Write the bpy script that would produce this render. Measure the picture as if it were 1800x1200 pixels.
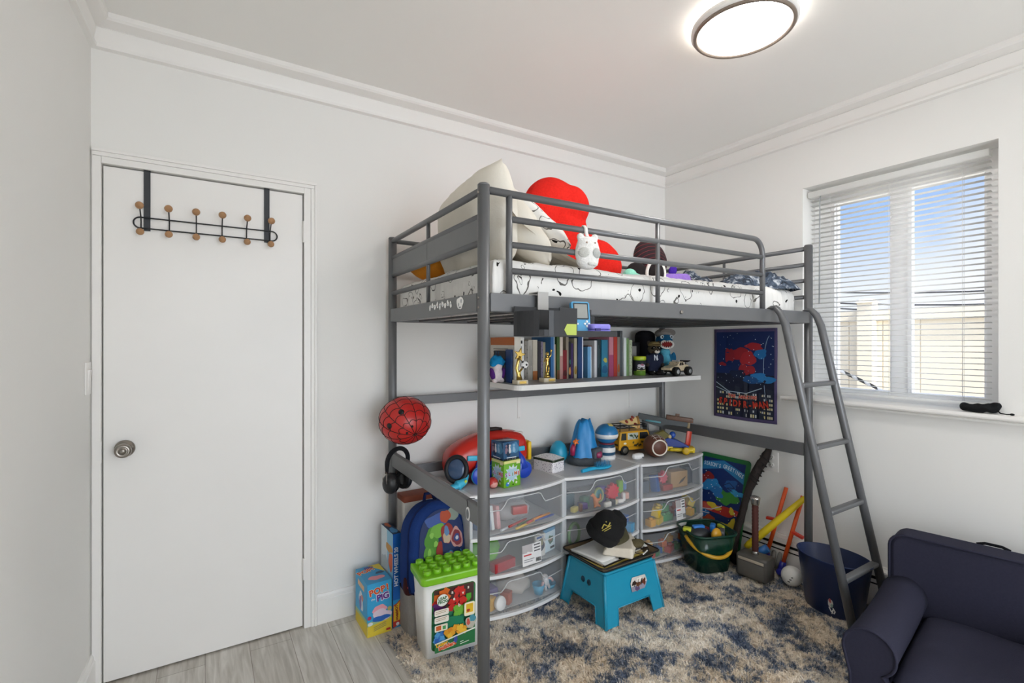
import bpy, bmesh, math, random
import numpy as np
from mathutils import Vector, Matrix, noise, Euler

for o in list(bpy.data.objects):
    bpy.data.objects.remove(o)
scene = bpy.context.scene
C = scene.collection
PI = math.pi
RND = random.Random(7)

# ------------------------------------------------------------------ camera
YAW = math.radians(32.17)
cam_d = bpy.data.cameras.new('camera')
cam_d.sensor_width = 36.0
cam_d.lens = 857.0 / 1800.0 * 36.0
cam_d.shift_y = 0.0006
cam_d.clip_start = 0.02
cam = bpy.data.objects.new('camera', cam_d)
cam.location = (0, 0, 1.343)
cam.rotation_euler = (PI / 2, 0, -YAW)
C.objects.link(cam)
scene.camera = cam

# ------------------------------------------------------------------ world, sun, exposure
def lin(h):
    h = h.lstrip('#')
    v = [int(h[i:i + 2], 16) / 255.0 for i in (0, 2, 4)]
    return tuple(c / 12.92 if c <= 0.04045 else ((c + 0.055) / 1.055) ** 2.4 for c in v) + (1.0,)

scene.view_settings.view_transform = 'Standard'
scene.view_settings.look = 'None'
scene.view_settings.gamma = 1.0
scene.view_settings.use_curve_mapping = False
EXPOSURE = -0.03
SKY = 1.22
LAMP = 32.0
HALO = 60.0
SUN = 9.0
FILL_GLOW = 6.3
scene.view_settings.exposure = EXPOSURE
scene.cycles.max_bounces = 14
scene.cycles.diffuse_bounces = 8
scene.cycles.transparent_max_bounces = 24
scene.cycles.transmission_bounces = 6
scene.cycles.caustics_reflective = False
scene.cycles.caustics_refractive = False
scene.cycles.sample_clamp_indirect = 6.0

world = bpy.data.worlds.new('sky')
scene.world = world
world.use_nodes = True
nt = world.node_tree
nt.nodes.clear()
wo = nt.nodes.new('ShaderNodeOutputWorld')
bg = nt.nodes.new('ShaderNodeBackground')
tc = nt.nodes.new('ShaderNodeTexCoord')
sep = nt.nodes.new('ShaderNodeSeparateXYZ')
ramp = nt.nodes.new('ShaderNodeValToRGB')
els = ramp.color_ramp.elements
els[0].position = 0.0; els[0].color = lin('#f2f4f6')
els[1].position = 0.42; els[1].color = lin('#74a2ec')
e = els.new(0.09); e.color = lin('#e3ebf6')
e = els.new(0.2); e.color = lin('#9cc0f1')
ns = nt.nodes.new('ShaderNodeTexNoise')
ns.inputs['Scale'].default_value = 3.2
ns.inputs['Detail'].default_value = 6
cr = nt.nodes.new('ShaderNodeValToRGB')
cr.color_ramp.elements[0].position = 0.5
cr.color_ramp.elements[1].position = 0.72
mx = nt.nodes.new('ShaderNodeMixRGB')
mx.inputs['Color2'].default_value = lin('#f6f7f9')
L = nt.links.new
L(tc.outputs['Generated'], sep.inputs[0])
L(sep.outputs['Z'], ramp.inputs[0])
L(tc.outputs['Generated'], ns.inputs['Vector'])
L(ns.outputs['Fac'], cr.inputs[0])
L(cr.outputs['Color'], mx.inputs['Fac'])
L(ramp.outputs['Color'], mx.inputs['Color1'])
# added bright lobe low in the sky behind the camera, to brighten the room
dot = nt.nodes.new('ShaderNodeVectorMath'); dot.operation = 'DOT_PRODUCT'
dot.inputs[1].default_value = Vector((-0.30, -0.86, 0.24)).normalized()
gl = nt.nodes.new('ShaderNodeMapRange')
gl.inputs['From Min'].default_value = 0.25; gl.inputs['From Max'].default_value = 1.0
gl.inputs['To Min'].default_value = 1.0; gl.inputs['To Max'].default_value = FILL_GLOW
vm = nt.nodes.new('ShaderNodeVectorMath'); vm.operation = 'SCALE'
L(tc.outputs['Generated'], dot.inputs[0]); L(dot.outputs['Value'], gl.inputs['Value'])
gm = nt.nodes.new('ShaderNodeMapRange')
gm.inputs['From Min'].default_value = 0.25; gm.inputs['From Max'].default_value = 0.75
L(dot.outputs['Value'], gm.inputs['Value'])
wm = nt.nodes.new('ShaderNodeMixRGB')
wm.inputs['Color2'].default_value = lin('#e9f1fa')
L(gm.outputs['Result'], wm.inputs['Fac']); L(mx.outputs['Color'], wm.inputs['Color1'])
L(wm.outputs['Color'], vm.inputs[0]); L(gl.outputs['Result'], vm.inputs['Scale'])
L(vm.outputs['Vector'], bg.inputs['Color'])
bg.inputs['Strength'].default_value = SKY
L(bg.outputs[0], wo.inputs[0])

sun_d = bpy.data.lights.new('sun', 'SUN')
sun_d.energy = SUN
sun_d.angle = math.radians(1.0)
sun_d.color = (1.0, 0.95, 0.88)
sun = bpy.data.objects.new('sun', sun_d)
sun.rotation_euler = Vector((0.10, 0.58, -0.80)).to_track_quat('-Z', 'Y').to_euler()
sun.location = (-3, 0, 6)
C.objects.link(sun)

# ------------------------------------------------------------------ materials
_M = {}
def mat(name, col, rough=0.55, metal=0.0, var=0.07, scale=40.0, bump=0.0, spec=0.4, bscale=None, coat=0.0):
    """principled with a little procedural colour variation and optional bump"""
    if name in _M: return _M[name]
    m = bpy.data.materials.new(name); _M[name] = m
    m.use_nodes = True
    t = m.node_tree; n = t.nodes; l = t.links.new
    b = n['Principled BSDF']
    b.inputs['Roughness'].default_value = rough
    b.inputs['Metallic'].default_value = metal
    b.inputs['Specular IOR Level'].default_value = spec
    if coat: b.inputs['Coat Weight'].default_value = coat
    c = lin(col)
    co = n.new('ShaderNodeTexCoord')
    no = n.new('ShaderNodeTexNoise')
    no.inputs['Scale'].default_value = scale
    no.inputs['Detail'].default_value = 3
    mi = n.new('ShaderNodeMixRGB')
    mi.inputs['Color1'].default_value = tuple(x * (1 - var) for x in c[:3]) + (1,)
    mi.inputs['Color2'].default_value = tuple(min(1, x * (1 + var)) for x in c[:3]) + (1,)
    l(co.outputs['Object'], no.inputs['Vector'])
    l(no.outputs['Fac'], mi.inputs['Fac'])
    l(mi.outputs['Color'], b.inputs['Base Color'])
    if bump:
        nb = n.new('ShaderNodeTexNoise')
        nb.inputs['Scale'].default_value = bscale or scale * 4
        nb.inputs['Detail'].default_value = 2
        bp = n.new('ShaderNodeBump')
        bp.inputs['Strength'].default_value = bump
        bp.inputs['Distance'].default_value = 0.004
        l(co.outputs['Object'], nb.inputs['Vector'])
        l(nb.outputs['Fac'], bp.inputs['Height'])
        l(bp.outputs['Normal'], b.inputs['Normal'])
    return m

def flat(col):
    return mat('ink ' + col, col, rough=0.5, var=0.04, scale=60)

def plastic(col, rough=0.32):
    return mat('plastic ' + col + str(rough), col, rough=rough, var=0.04, scale=25, spec=0.5)

def cloth(col, bump=0.35):
    return mat('cloth ' + col, col, rough=0.9, var=0.12, scale=120, bump=bump, bscale=420, spec=0.15)

def plush(col):
    return mat('plush ' + col, col, rough=0.95, var=0.16, scale=90, bump=0.8, bscale=260, spec=0.1)

def emit(name, col, strength):
    m = bpy.data.materials.new(name); m.use_nodes = True
    t = m.node_tree; t.nodes.clear()
    o = t.nodes.new('ShaderNodeOutputMaterial'); e = t.nodes.new('ShaderNodeEmission')
    no = t.nodes.new('ShaderNodeTexNoise'); no.inputs['Scale'].default_value = 3
    mi = t.nodes.new('ShaderNodeMixRGB')
    c = lin(col)
    mi.inputs['Color1'].default_value = c
    mi.inputs['Color2'].default_value = tuple(x * 0.97 for x in c[:3]) + (1,)
    t.links.new(no.outputs['Fac'], mi.inputs['Fac'])
    t.links.new(mi.outputs['Color'], e.inputs['Color'])
    e.inputs['Strength'].default_value = strength
    t.links.new(e.outputs[0], o.inputs[0])
    return m

def frosted(name, col, fac, rough=0.25, var=0.05):
    """milky see-through plastic: part clear, part white and glossy"""
    m = bpy.data.materials.new(name); m.use_nodes = True
    t = m.node_tree; n = t.nodes; l = t.links.new
    b = n['Principled BSDF']; o = n['Material Output']
    c = lin(col)
    b.inputs['Base Color'].default_value = c
    b.inputs['Roughness'].default_value = rough
    no = n.new('ShaderNodeTexNoise'); no.inputs['Scale'].default_value = 9
    co = n.new('ShaderNodeTexCoord')
    l(co.outputs['Object'], no.inputs['Vector'])
    mr = n.new('ShaderNodeMapRange')
    mr.inputs['To Min'].default_value = fac - var
    mr.inputs['To Max'].default_value = fac + var
    l(no.outputs['Fac'], mr.inputs['Value'])
    tr = n.new('ShaderNodeBsdfTransparent')
    mx = n.new('ShaderNodeMixShader')
    l(mr.outputs['Result'], mx.inputs['Fac'])
    l(tr.outputs[0], mx.inputs[1]); l(b.outputs[0], mx.inputs[2])
    l(mx.outputs[0], o.inputs['Surface'])
    return m

# ------------------------------------------------------------------ mesh builder
def R(x=0, y=0, z=0):
    return Euler((math.radians(x), math.radians(y), math.radians(z))).to_matrix().to_4x4()
def T(x=0, y=0, z=0):
    return Matrix.Translation((x, y, z))

def world_m(o):
    m = o.matrix_basis.copy()
    while o.parent:
        o = o.parent
        m = o.matrix_basis @ m
    return m

class MB:
    def __init__(self): self.bm = bmesh.new(); self.mi = 0; self.sm = False; self.xf = Matrix()
    def _fin(self, verts, faces, smooth=None):
        s = self.sm if smooth is None else smooth
        for f in faces: f.material_index = self.mi; f.smooth = s
        if self.xf != Matrix():
            for v in verts: v.co = self.xf @ v.co
    def geo(self, vs, fs, smooth=None):
        bv = [self.bm.verts.new(v) for v in vs]
        bf = []
        for f in fs:
            try: bf.append(self.bm.faces.new([bv[i] for i in f]))
            except ValueError: pass
        self._fin(bv, bf, smooth)
        return bv, bf
    def box(self, c, s, rot=None, bev=0.0, seg=2, taper=None):
        """box centred at c, size s; taper=(tx,ty): scale of its top"""
        x, y, z = s[0] / 2, s[1] / 2, s[2] / 2
        tx, ty = taper or (1, 1)
        vs = [(-x, -y, -z), (x, -y, -z), (x, y, -z), (-x, y, -z), (-x * tx, -y * ty, z), (x * tx, -y * ty, z), (x * tx, y * ty, z), (-x * tx, y * ty, z)]
        fs = [(3, 2, 1, 0), (4, 5, 6, 7), (0, 1, 5, 4), (1, 2, 6, 5), (2, 3, 7, 6), (3, 0, 4, 7)]
        m = T(*c) @ (rot or Matrix())
        if bev:
            b2 = bmesh.new()
            bv = [b2.verts.new(v) for v in vs]
            for f in fs: b2.faces.new([bv[i] for i in f])
            bmesh.ops.bevel(b2, geom=list(b2.edges), offset=bev, segments=seg, affect='EDGES', profile=0.5)
            b2.verts.index_update()
            vv = [m @ v.co for v in b2.verts]
            ff = [[v.index for v in f.verts] for f in b2.faces]
            b2.free()
            return self.geo(vv, ff, smooth=self.sm or seg > 1)
        return self.geo([m @ Vector(v) for v in vs], fs)
    def tube(self, pts, r, n=12, closed=False, cap=True):
        pts = [Vector(p) for p in pts]
        k = len(pts)
        rs = r if isinstance(r, (list, tuple)) else [r] * k
        tang = []
        for i in range(k):
            a = pts[i - 1] if (i > 0 or closed) else pts[i]
            b = pts[(i + 1) % k] if (i < k - 1 or closed) else pts[i]
            t_ = (b - a)
            tang.append(t_.normalized() if t_.length > 1e-9 else Vector((0, 0, 1)))
        up = Vector((0, 0, 1)) if abs(tang[0].z) < 0.9 else Vector((1, 0, 0))
        nrm = (up - tang[0] * up.dot(tang[0])).normalized()
        vs = []
        for i in range(k):
            nrm = (nrm - tang[i] * nrm.dot(tang[i]))
            nrm = nrm.normalized() if nrm.length > 1e-6 else tang[i].orthogonal().normalized()
            bn = tang[i].cross(nrm)
            for j in range(n):
                a = 2 * PI * j / n
                vs.append(pts[i] + (nrm * math.cos(a) + bn * math.sin(a)) * rs[i])
        fs = []
        for i in range(k if closed else k - 1):
            i2 = (i + 1) % k
            for j in range(n):
                j2 = (j + 1) % n
                fs.append((i * n + j, i * n + j2, i2 * n + j2, i2 * n + j))
        bv, bf = self.geo(vs, fs, smooth=True)
        if cap and not closed:
            for ring in (list(reversed(bv[:n])), bv[-n:]):
                try:
                    f = self.bm.faces.new(ring); f.material_index = self.mi
                except ValueError: pass
        return bv, bf
    def cyl(self, a, b, r, r2=None, n=20):
        return self.tube([a, b], [r, r if r2 is None else r2], n)
    def lathe(self, prof, c=(0, 0, 0), n=28, rot=None, sx=1, sy=1, smooth=True):
        """prof: [(r, z)...] turned about z"""
        m = T(*c) @ (rot or Matrix())
        vs, fs = [], []
        k = len(prof)
        for i, (r, z) in enumerate(prof):
            for j in range(n):
                a = 2 * PI * j / n
                vs.append(m @ Vector((max(r, 1e-5) * math.cos(a) * sx, max(r, 1e-5) * math.sin(a) * sy, z)))
        for i in range(k - 1):
            for j in range(n):
                j2 = (j + 1) % n
                fs.append((i * n + j, i * n + j2, (i + 1) * n + j2, (i + 1) * n + j))
        fs.append(tuple(reversed(range(n)))); fs.append(tuple((k - 1) * n + j for j in range(n)))
        return self.geo(vs, fs, smooth)
    def ell(self, c, r, rot=None, nu=20, nv=12):
        if not isinstance(r, (list, tuple)): r = (r, r, r)
        m = T(*c) @ (rot or Matrix())
        vs = [m @ Vector((0, 0, r[2]))]
        for i in range(1, nv):
            th = PI * i / nv
            for j in range(nu):
                a = 2 * PI * j / nu
                vs.append(m @ Vector((r[0] * math.sin(th) * math.cos(a), r[1] * math.sin(th) * math.sin(a), r[2] * math.cos(th))))
        vs.append(m @ Vector((0, 0, -r[2])))
        fs = [(0, 1 + j, 1 + (j + 1) % nu) for j in range(nu)]
        for i in range(nv - 2):
            for j in range(nu):
                a = 1 + i * nu; j2 = (j + 1) % nu
                fs.append((a + j, a + nu + j, a + nu + j2, a + j2))
        e = len(vs) - 1; a = 1 + (nv - 2) * nu
        fs += [(a + j, e, a + (j + 1) % nu) for j in range(nu)]
        return self.geo(vs, fs, smooth=True)
    def prism(self, poly, h, m=None, smooth=False):
        """2D polygon (x,y) (counter-clockwise) extruded from z=0 to h, then moved by m"""
        m = m or Matrix(); n = len(poly)
        vs = [m @ Vector((x, y, 0)) for x, y in poly] + [m @ Vector((x, y, h)) for x, y in poly]
        fs = [tuple(reversed(range(n))), tuple(range(n, 2 * n))]
        sides = [(i, (i + 1) % n, n + (i + 1) % n, n + i) for i in range(n)]
        bv, bf = self.geo(vs, fs + sides)
        if smooth:
            for f in bf[2:]: f.smooth = True
        return bv, bf
    def grid(self, fn, nu, nv, smooth=True, flip=False):
        vs = [fn(i / nu, j / nv) for j in range(nv + 1) for i in range(nu + 1)]
        fs = []
        for j in range(nv):
            for i in range(nu):
                a = j * (nu + 1) + i
                q = (a, a + 1, a + nu + 2, a + nu + 1)
                fs.append(tuple(reversed(q)) if flip else q)
        return self.geo(vs, fs, smooth)
    def torus(self, c, Rr, r, rot=None, n=32, k=8, sx=1, sy=1):
        m = T(*c) @ (rot or Matrix())
        return self.tube([m @ Vector((Rr * sx * math.cos(2 * PI * i / n), Rr * sy * math.sin(2 * PI * i / n), 0)) for i in range(n)], r, k, closed=True)
    def noise(self, amp, scale, seed=0.0):
        self.bm.normal_update()
        off = [v.normal * (noise.noise(v.co * scale + Vector((seed, seed * 1.7, seed * .3))) * amp) for v in self.bm.verts]
        for v, o in zip(self.bm.verts, off): v.co += o
        return self
    def build(self, name, mats, parent=None, loc=None, rz=0.0, world=False, bevel=0.0, sub=0, remesh=0.0, smooth_it=0, solid=0.0, rot=None):
        me = bpy.data.meshes.new(name)
        bm = self.bm
        bm.verts.ensure_lookup_table()
        if world and parent is not None:
            bm.transform(world_m(parent).inverted())
        if solid == 0 and not remesh:
            pass
        bm.to_mesh(me); bm.free()
        for m_ in (mats if isinstance(mats, (list, tuple)) else [mats]): me.materials.append(m_)
        o = bpy.data.objects.new(name, me); C.objects.link(o)
        if parent is not None: o.parent = parent
        if loc is not None: o.location = loc
        if rot is not None: o.rotation_euler = rot
        elif rz: o.rotation_euler = (0, 0, rz)
        if world and parent is None and loc is not None:
            me.transform(world_m(o).inverted())
        if remesh:
            md = o.modifiers.new('r', 'REMESH'); md.mode = 'VOXEL'; md.voxel_size = remesh; md.use_smooth_shade = True
        if smooth_it:
            md = o.modifiers.new('s', 'SMOOTH'); md.iterations = smooth_it; md.factor = 0.5
        if solid:
            md = o.modifiers.new('t', 'SOLIDIFY'); md.thickness = solid; md.offset = 0
        if bevel:
            md = o.modifiers.new('b', 'BEVEL'); md.width = bevel; md.segments = 2; md.limit_method = 'ANGLE'; md.angle_limit = math.radians(40)
        if sub:
            md = o.modifiers.new('u', 'SUBSURF'); md.levels = sub; md.render_levels = sub
        return o

def thing(name, label, cat, loc=(0, 0, 0), rz=0.0, group=None, rot=None):
    o = bpy.data.objects.new(name, None); C.objects.link(o)
    o.empty_display_size = 0.05
    o.location = loc
    o.rotation_euler = rot if rot is not None else (0, 0, rz)
    return tag(o, label, cat, group)
def tag(o, label, cat, group=None):
    o['label'] = label; o['category'] = cat
    if group: o['group'] = group
    return o
def struct(o, label=None, cat=None):
    o['kind'] = 'structure'
    if label: o['label'] = label
    if cat: o['category'] = cat
    return o

def rrect(w, h, r, n=5, cx=0, cy=0):
    p = []
    for (sx, sy, a0) in ((1, 1, 0), (-1, 1, 90), (-1, -1, 180), (1, -1, 270)):
        for k in range(n + 1):
            a = math.radians(a0 + 90 * k / n)
            p.append((cx + sx * (w / 2 - r) + r * math.cos(a), cy + sy * (h / 2 - r) + r * math.sin(a)))
    return p
def ellp(cx, cy, rx, ry=None, n=20, rot=0):
    ry = rx if ry is None else ry
    c, s = math.cos(rot), math.sin(rot)
    return [(cx + rx * math.cos(2 * PI * i / n) * c - ry * math.sin(2 * PI * i / n) * s, cy + rx * math.cos(2 * PI * i / n) * s + ry * math.sin(2 * PI * i / n) * c) for i in range(n)]
def starp(cx, cy, r, r2, n=5, a0=PI / 2):
    return [(cx + (r if i % 2 == 0 else r2) * math.cos(a0 + PI * i / n), cy + (r if i % 2 == 0 else r2) * math.sin(a0 + PI * i / n)) for i in range(2 * n)]
def blobp(cx, cy, rx, ry, seed, n=22, amp=0.25):
    rr = random.Random(seed)
    ph = [rr.uniform(0, 6.28) for _ in range(4)]
    out = []
    for i in range(n):
        a = 2 * PI * i / n
        k = 1 + amp * (0.5 * math.sin(2 * a + ph[0]) + 0.35 * math.sin(3 * a + ph[1]) + 0.3 * math.sin(5 * a + ph[2]))
        out.append((cx + rx * k * math.cos(a), cy + ry * k * math.sin(a)))
    return out

_TX = {}
def text_geo(s, size, bold):
    key = (s, round(bold / size, 3))
    if key not in _TX:
        c = bpy.data.curves.new('t', 'FONT'); c.body = s; c.size = 1.0; c.align_x = 'CENTER'; c.offset = bold / size; c.resolution_u = 3
        o = bpy.data.objects.new('t', c)
        me = bpy.data.meshes.new_from_object(o)
        _TX[key] = ([(v.co.x, v.co.y) for v in me.vertices], [tuple(p.vertices) for p in me.polygons])
        bpy.data.objects.remove(o); bpy.data.curves.remove(c); bpy.data.meshes.remove(me)
    return _TX[key]

class Print:
    """flat printed artwork: layered 2D shapes in metres on a face (or mapped onto a curved one by mapf(u, v, h))"""
    def __init__(self): self.items = []; self.lay = 0
    def poly(self, pts, col):
        self.lay += 1
        self.items.append((list(pts), None, col, self.lay)); return self
    def rect(self, x0, y0, x1, y1, col): return self.poly([(x0, y0), (x1, y0), (x1, y1), (x0, y1)], col)
    def line(self, pts, w, col):
        for a, b in zip(pts[:-1], pts[1:]):
            d = Vector((b[0] - a[0], b[1] - a[1]))
            if d.length < 1e-9: continue
            n = Vector((-d.y, d.x)).normalized() * w / 2
            self.lay -= 1 if (a is not pts[0]) else 0
            self.poly([(a[0] - n.x, a[1] - n.y), (b[0] - n.x, b[1] - n.y), (b[0] + n.x, b[1] + n.y), (a[0] + n.x, a[1] + n.y)], col)
        return self
    def text(self, s, x, y, size, col, rot=0.0, bold=0.0, sx=1.0, arch=0.0, out=None):
        if out: self.text(s, x, y, size, out[0], rot, bold + out[1], sx, arch)
        self.lay += 1
        vs, fs = text_geo(s, size, bold)
        c, sn = math.cos(rot), math.sin(rot)
        w = max(abs(v[0]) for v in vs) or 1
        p = []
        for vx, vy in vs:
            a, b = vx * size * sx, vy * size
            if arch: b += arch * (1 - (vx / w) ** 2)
            p.append((x + a * c - b * sn, y + a * sn + b * c))
        self.items.append((p, fs, col, self.lay)); return self
    def build(self, name, parent, M=None, mapf=None, step=0.00018, base=0.0004, world=False, loc=None):
        mb = MB(); cols = []
        M = M or Matrix()
        for pts, fs, col, lay in self.items:
            if col not in cols: cols.append(col)
            mb.mi = cols.index(col)
            h = base + step * lay
            vv = [mapf(u, v, h) for u, v in pts] if mapf else [M @ Vector((u, v, h)) for u, v in pts]
            if fs is None:
                if mapf:   # fan about the centre so it follows the curve
                    cu = sum(p[0] for p in pts) / len(pts); cv = sum(p[1] for p in pts) / len(pts)
                    n = len(vv)
                    mid = [mapf(u * .5 + cu * .5, v * .5 + cv * .5, h) for u, v in pts]
                    mb.geo(vv + mid + [mapf(cu, cv, h)], [(i, (i + 1) % n, n + (i + 1) % n, n + i) for i in range(n)] + [(n + i, n + (i + 1) % n, 2 * n) for i in range(n)], smooth=False)
                else: mb.geo(vv, [tuple(range(len(vv)))], smooth=False)
            else: mb.geo(vv, fs, smooth=False)
        return mb.build(name, [flat(c) if isinstance(c, str) else c for c in cols], parent, world=world, loc=loc)

def face_m(origin, u, v):
    """matrix whose x runs along u, y along v, z out of the face"""
    u = Vector(u).normalized(); v = Vector(v).normalized(); n = u.cross(v)
    m = Matrix((u, v, n)).transposed().to_4x4()
    m.translation = Vector(origin)
    return m

def pillow_mb(w, d, h, seed=1.0, nu=26, nv=20, wr=0.006, pinch=0.12, rnd=0.0):
    mb = MB()
    def f(sgn):
        def g(a, b):
            u, v = 2 * a - 1, 2 * b - 1
            k = max(0.0, (1 - abs(u) ** 3.2) * (1 - abs(v) ** 3.2)) ** 0.5
            x = u * w / 2 * (1 - pinch * (1 - v * v) * abs(u) ** 2 * 0.5)
            y = v * d / 2 * (1 - pinch * (1 - u * u) * abs(v) ** 2 * 0.5)
            z = sgn * h / 2 * k
            p = Vector((x, y, z))
            z += noise.noise(Vector((x * 9 + seed, y * 9, seed + sgn))) * wr * k * 2 + abs(noise.noise(Vector((x * 22 + seed, y * 7, seed)))) * wr * k
            return Vector((x, y, z))
        return g
    mb.grid(f(1), nu, nv); mb.grid(f(-1), nu, nv, flip=True)
    if rnd:
        for v in mb.bm.verts:
            a, b = v.co.x / (w / 2), v.co.y / (d / 2)
            v.co.x *= math.sqrt(max(0, 1 - rnd * b * b * .5)); v.co.y *= math.sqrt(max(0, 1 - rnd * a * a * .5))
    bmesh.ops.remove_doubles(mb.bm, verts=list(mb.bm.verts), dist=1e-5)
    return mb
# ================================================================== THE ROOM
YB, XR, CZ = 2.466, 2.897, 2.607
YF = -2.4
wall_m = mat('wall paint', '#e9e8e5', rough=0.7, var=0.012, scale=3, bump=0.05, bscale=160, spec=0.2)
ceil_m = mat('ceiling paint', '#f0efec', rough=0.8, var=0.012, scale=3, spec=0.1)
trim_m = mat('trim gloss paint', '#eceae7', rough=0.35, var=0.012, scale=6, spec=0.4)
door_m = mat('door paint', '#eceae7', rough=0.4, var=0.02, scale=5, bump=0.03, bscale=30, spec=0.4)

def floor_mat():
    m = bpy.data.materials.new('grey oak laminate'); m.use_nodes = True
    t = m.node_tree; n = t.nodes; l = t.links.new; b = n['Principled BSDF']
    co = n.new('ShaderNodeTexCoord')
    mp = n.new('ShaderNodeMapping'); mp.inputs['Rotation'].default_value = (0, 0, math.radians(90))
    l(co.outputs['Object'], mp.inputs['Vector'])
    br = n.new('ShaderNodeTexBrick')
    br.inputs['Scale'].default_value = 1.0
    br.inputs['Brick Width'].default_value = 1.2; br.inputs['Row Height'].default_value = 0.165
    br.inputs['Mortar Size'].default_value = 0.0012; br.inputs['Mortar Smooth'].default_value = 0.2
    br.inputs['Color1'].default_value = lin('#dcd8d1'); br.inputs['Color2'].default_value = lin('#cec9c1'); br.inputs['Mortar'].default_value = lin('#8f867b')
    l(mp.outputs[0], br.inputs['Vector'])
    gm = n.new('ShaderNodeMapping'); gm.inputs['Scale'].default_value = (2.2, 26, 1)
    l(mp.outputs[0], gm.inputs['Vector'])
    g = n.new('ShaderNodeTexNoise'); g.inputs['Scale'].default_value = 2.0; g.inputs['Detail'].default_value = 7; g.inputs['Distortion'].default_value = 0.6
    l(gm.outputs[0], g.inputs['Vector'])
    r = n.new('ShaderNodeValToRGB')
    r.color_ramp.elements[0].position = 0.3; r.color_ramp.elements[0].color = lin('#cfccc7')
    r.color_ramp.elements[1].position = 0.7; r.color_ramp.elements[1].color = lin('#ffffff')
    l(g.outputs['Fac'], r.inputs[0])
    mx = n.new('ShaderNodeMixRGB'); mx.blend_type = 'MULTIPLY'; mx.inputs['Fac'].default_value = 1.0
    l(br.outputs['Color'], mx.inputs['Color1']); l(r.outputs['Color'], mx.inputs['Color2'])
    l(mx.outputs['Color'], b.inputs['Base Color'])
    b.inputs['Roughness'].default_value = 0.42
    return m

mb = MB(); mb.box((1.1, 0.1, -0.05), (4.4, 5.4, 0.1)); struct(mb.build('floor', floor_mat()), 'grey oak laminate floor', 'floor')
mb = MB(); mb.box((1.1, 0.05, CZ + 0.05), (4.6, 5.4, 0.1)); struct(mb.build('ceiling', ceil_m), 'plain white ceiling', 'ceiling')

# door wall with its opening
DX0, DX1, DZ = -0.343, 0.392, 2.040
mb = MB()
def wallbox(mb, x0, x1, y0, y1, z0, z1): mb.box(((x0 + x1) / 2, (y0 + y1) / 2, (z0 + z1) / 2), (x1 - x0, y1 - y0, z1 - z0))
wallbox(mb, -0.9, DX0, YB, YB + .12, 0, CZ)
wallbox(mb, DX0, DX1, YB, YB + .12, DZ, CZ)
wallbox(mb, DX1, XR + .3, YB, YB + .12, 0, CZ)
struct(mb.build('wall_back', wall_m), 'white wall with the door', 'wall')
# window wall with its opening
WY0, WY1, WZ0, WZ1 = 0.663, 1.478, 1.0, 2.222
mb = MB()
wallbox(mb, XR, XR + .2, YF - .2, WY0, 0, CZ)
wallbox(mb, XR, XR + .2, WY1, YB + .1, 0, CZ)
wallbox(mb, XR, XR + .2, WY0, WY1, 0, WZ0)
wallbox(mb, XR, XR + .2, WY0, WY1, WZ1, CZ)
struct(mb.build('wall_right', wall_m), 'white wall with the window', 'wall')
FX0, FX1, FZ0, FZ1 = -0.1, 2.3, 0.12, 2.46
mb = MB(); wallbox(mb, -0.9, FX0, YF - .1, YF, 0, CZ); wallbox(mb, FX1, XR + .1, YF - .1, YF, 0, CZ); wallbox(mb, FX0, FX1, YF - .1, YF, 0, FZ0); wallbox(mb, FX0, FX1, YF - .1, YF, FZ1, CZ)
struct(mb.build('wall_front', wall_m), 'white wall behind the camera', 'wall')
LA = math.radians(-2.4)
mb = MB(); wallbox(mb, -.1, 0, -5.0, 0.06, 0, CZ)
struct(mb.build('wall_left', wall_m, loc=(-0.375, YB, 0), rz=LA), 'white wall beside the door', 'wall')

# crown moulding
CP = [(0, 2.482), (.020, 2.486), (.021, 2.497), (.006, 2.500), (.010, 2.512), (.020, 2.560), (.014, 2.566), (.055, 2.580), (.062, 2.588), (.062, CZ + .01), (0, CZ + .01)]
def run(name, prof, p0, p1, inward, m, n_):
    """profile (out from wall, z) swept from p0 to p1"""
    inward = Vector(inward)
    mb = MB(); k = len(prof)
    vs = [Vector((p[0], p[1], 0)) + inward * d + Vector((0, 0, z)) for p in (p0, p1) for d, z in prof]
    mb.geo(vs, [(i, (i + 1) % k, k + (i + 1) % k, k + i) for i in range(k)] + [tuple(range(k)), tuple(reversed(range(k, 2 * k)))])
    bmesh.ops.recalc_face_normals(mb.bm, faces=list(mb.bm.faces))
    o = mb.build(name, m)
    return struct(o, n_, 'moulding')
lw = Vector((math.sin(-LA), math.cos(LA), 0))      # along the wall beside the door
li = Vector((lw.y, -lw.x, 0))
pc = Vector((-0.375, YB, 0))
run('trim_1', CP, (-0.375, YB), (XR, YB), (0, -1, 0), trim_m, 'white crown moulding over the door wall')
run('trim_2', CP, (XR, YB), (XR, YF), (-1, 0, 0), trim_m, 'white crown moulding over the window wall')
q = pc - lw * 4.86
run('trim_3', CP, (pc.x, pc.y), (q.x, q.y), li, trim_m, 'white crown moulding on the wall beside the door')
BP = [(0, 0), (.016, 0), (.016, .112), (.012, .116), (.011, .128), (.006, .139), (0, .140)]
run('baseboard_back', BP, (0.449, YB), (XR, YB), (0, -1, 0), trim_m, 'white baseboard under the door wall')
run('baseboard_left', BP, (pc.x, pc.y), (q.x, q.y), li, trim_m, 'white baseboard under the wall beside the door')
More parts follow.
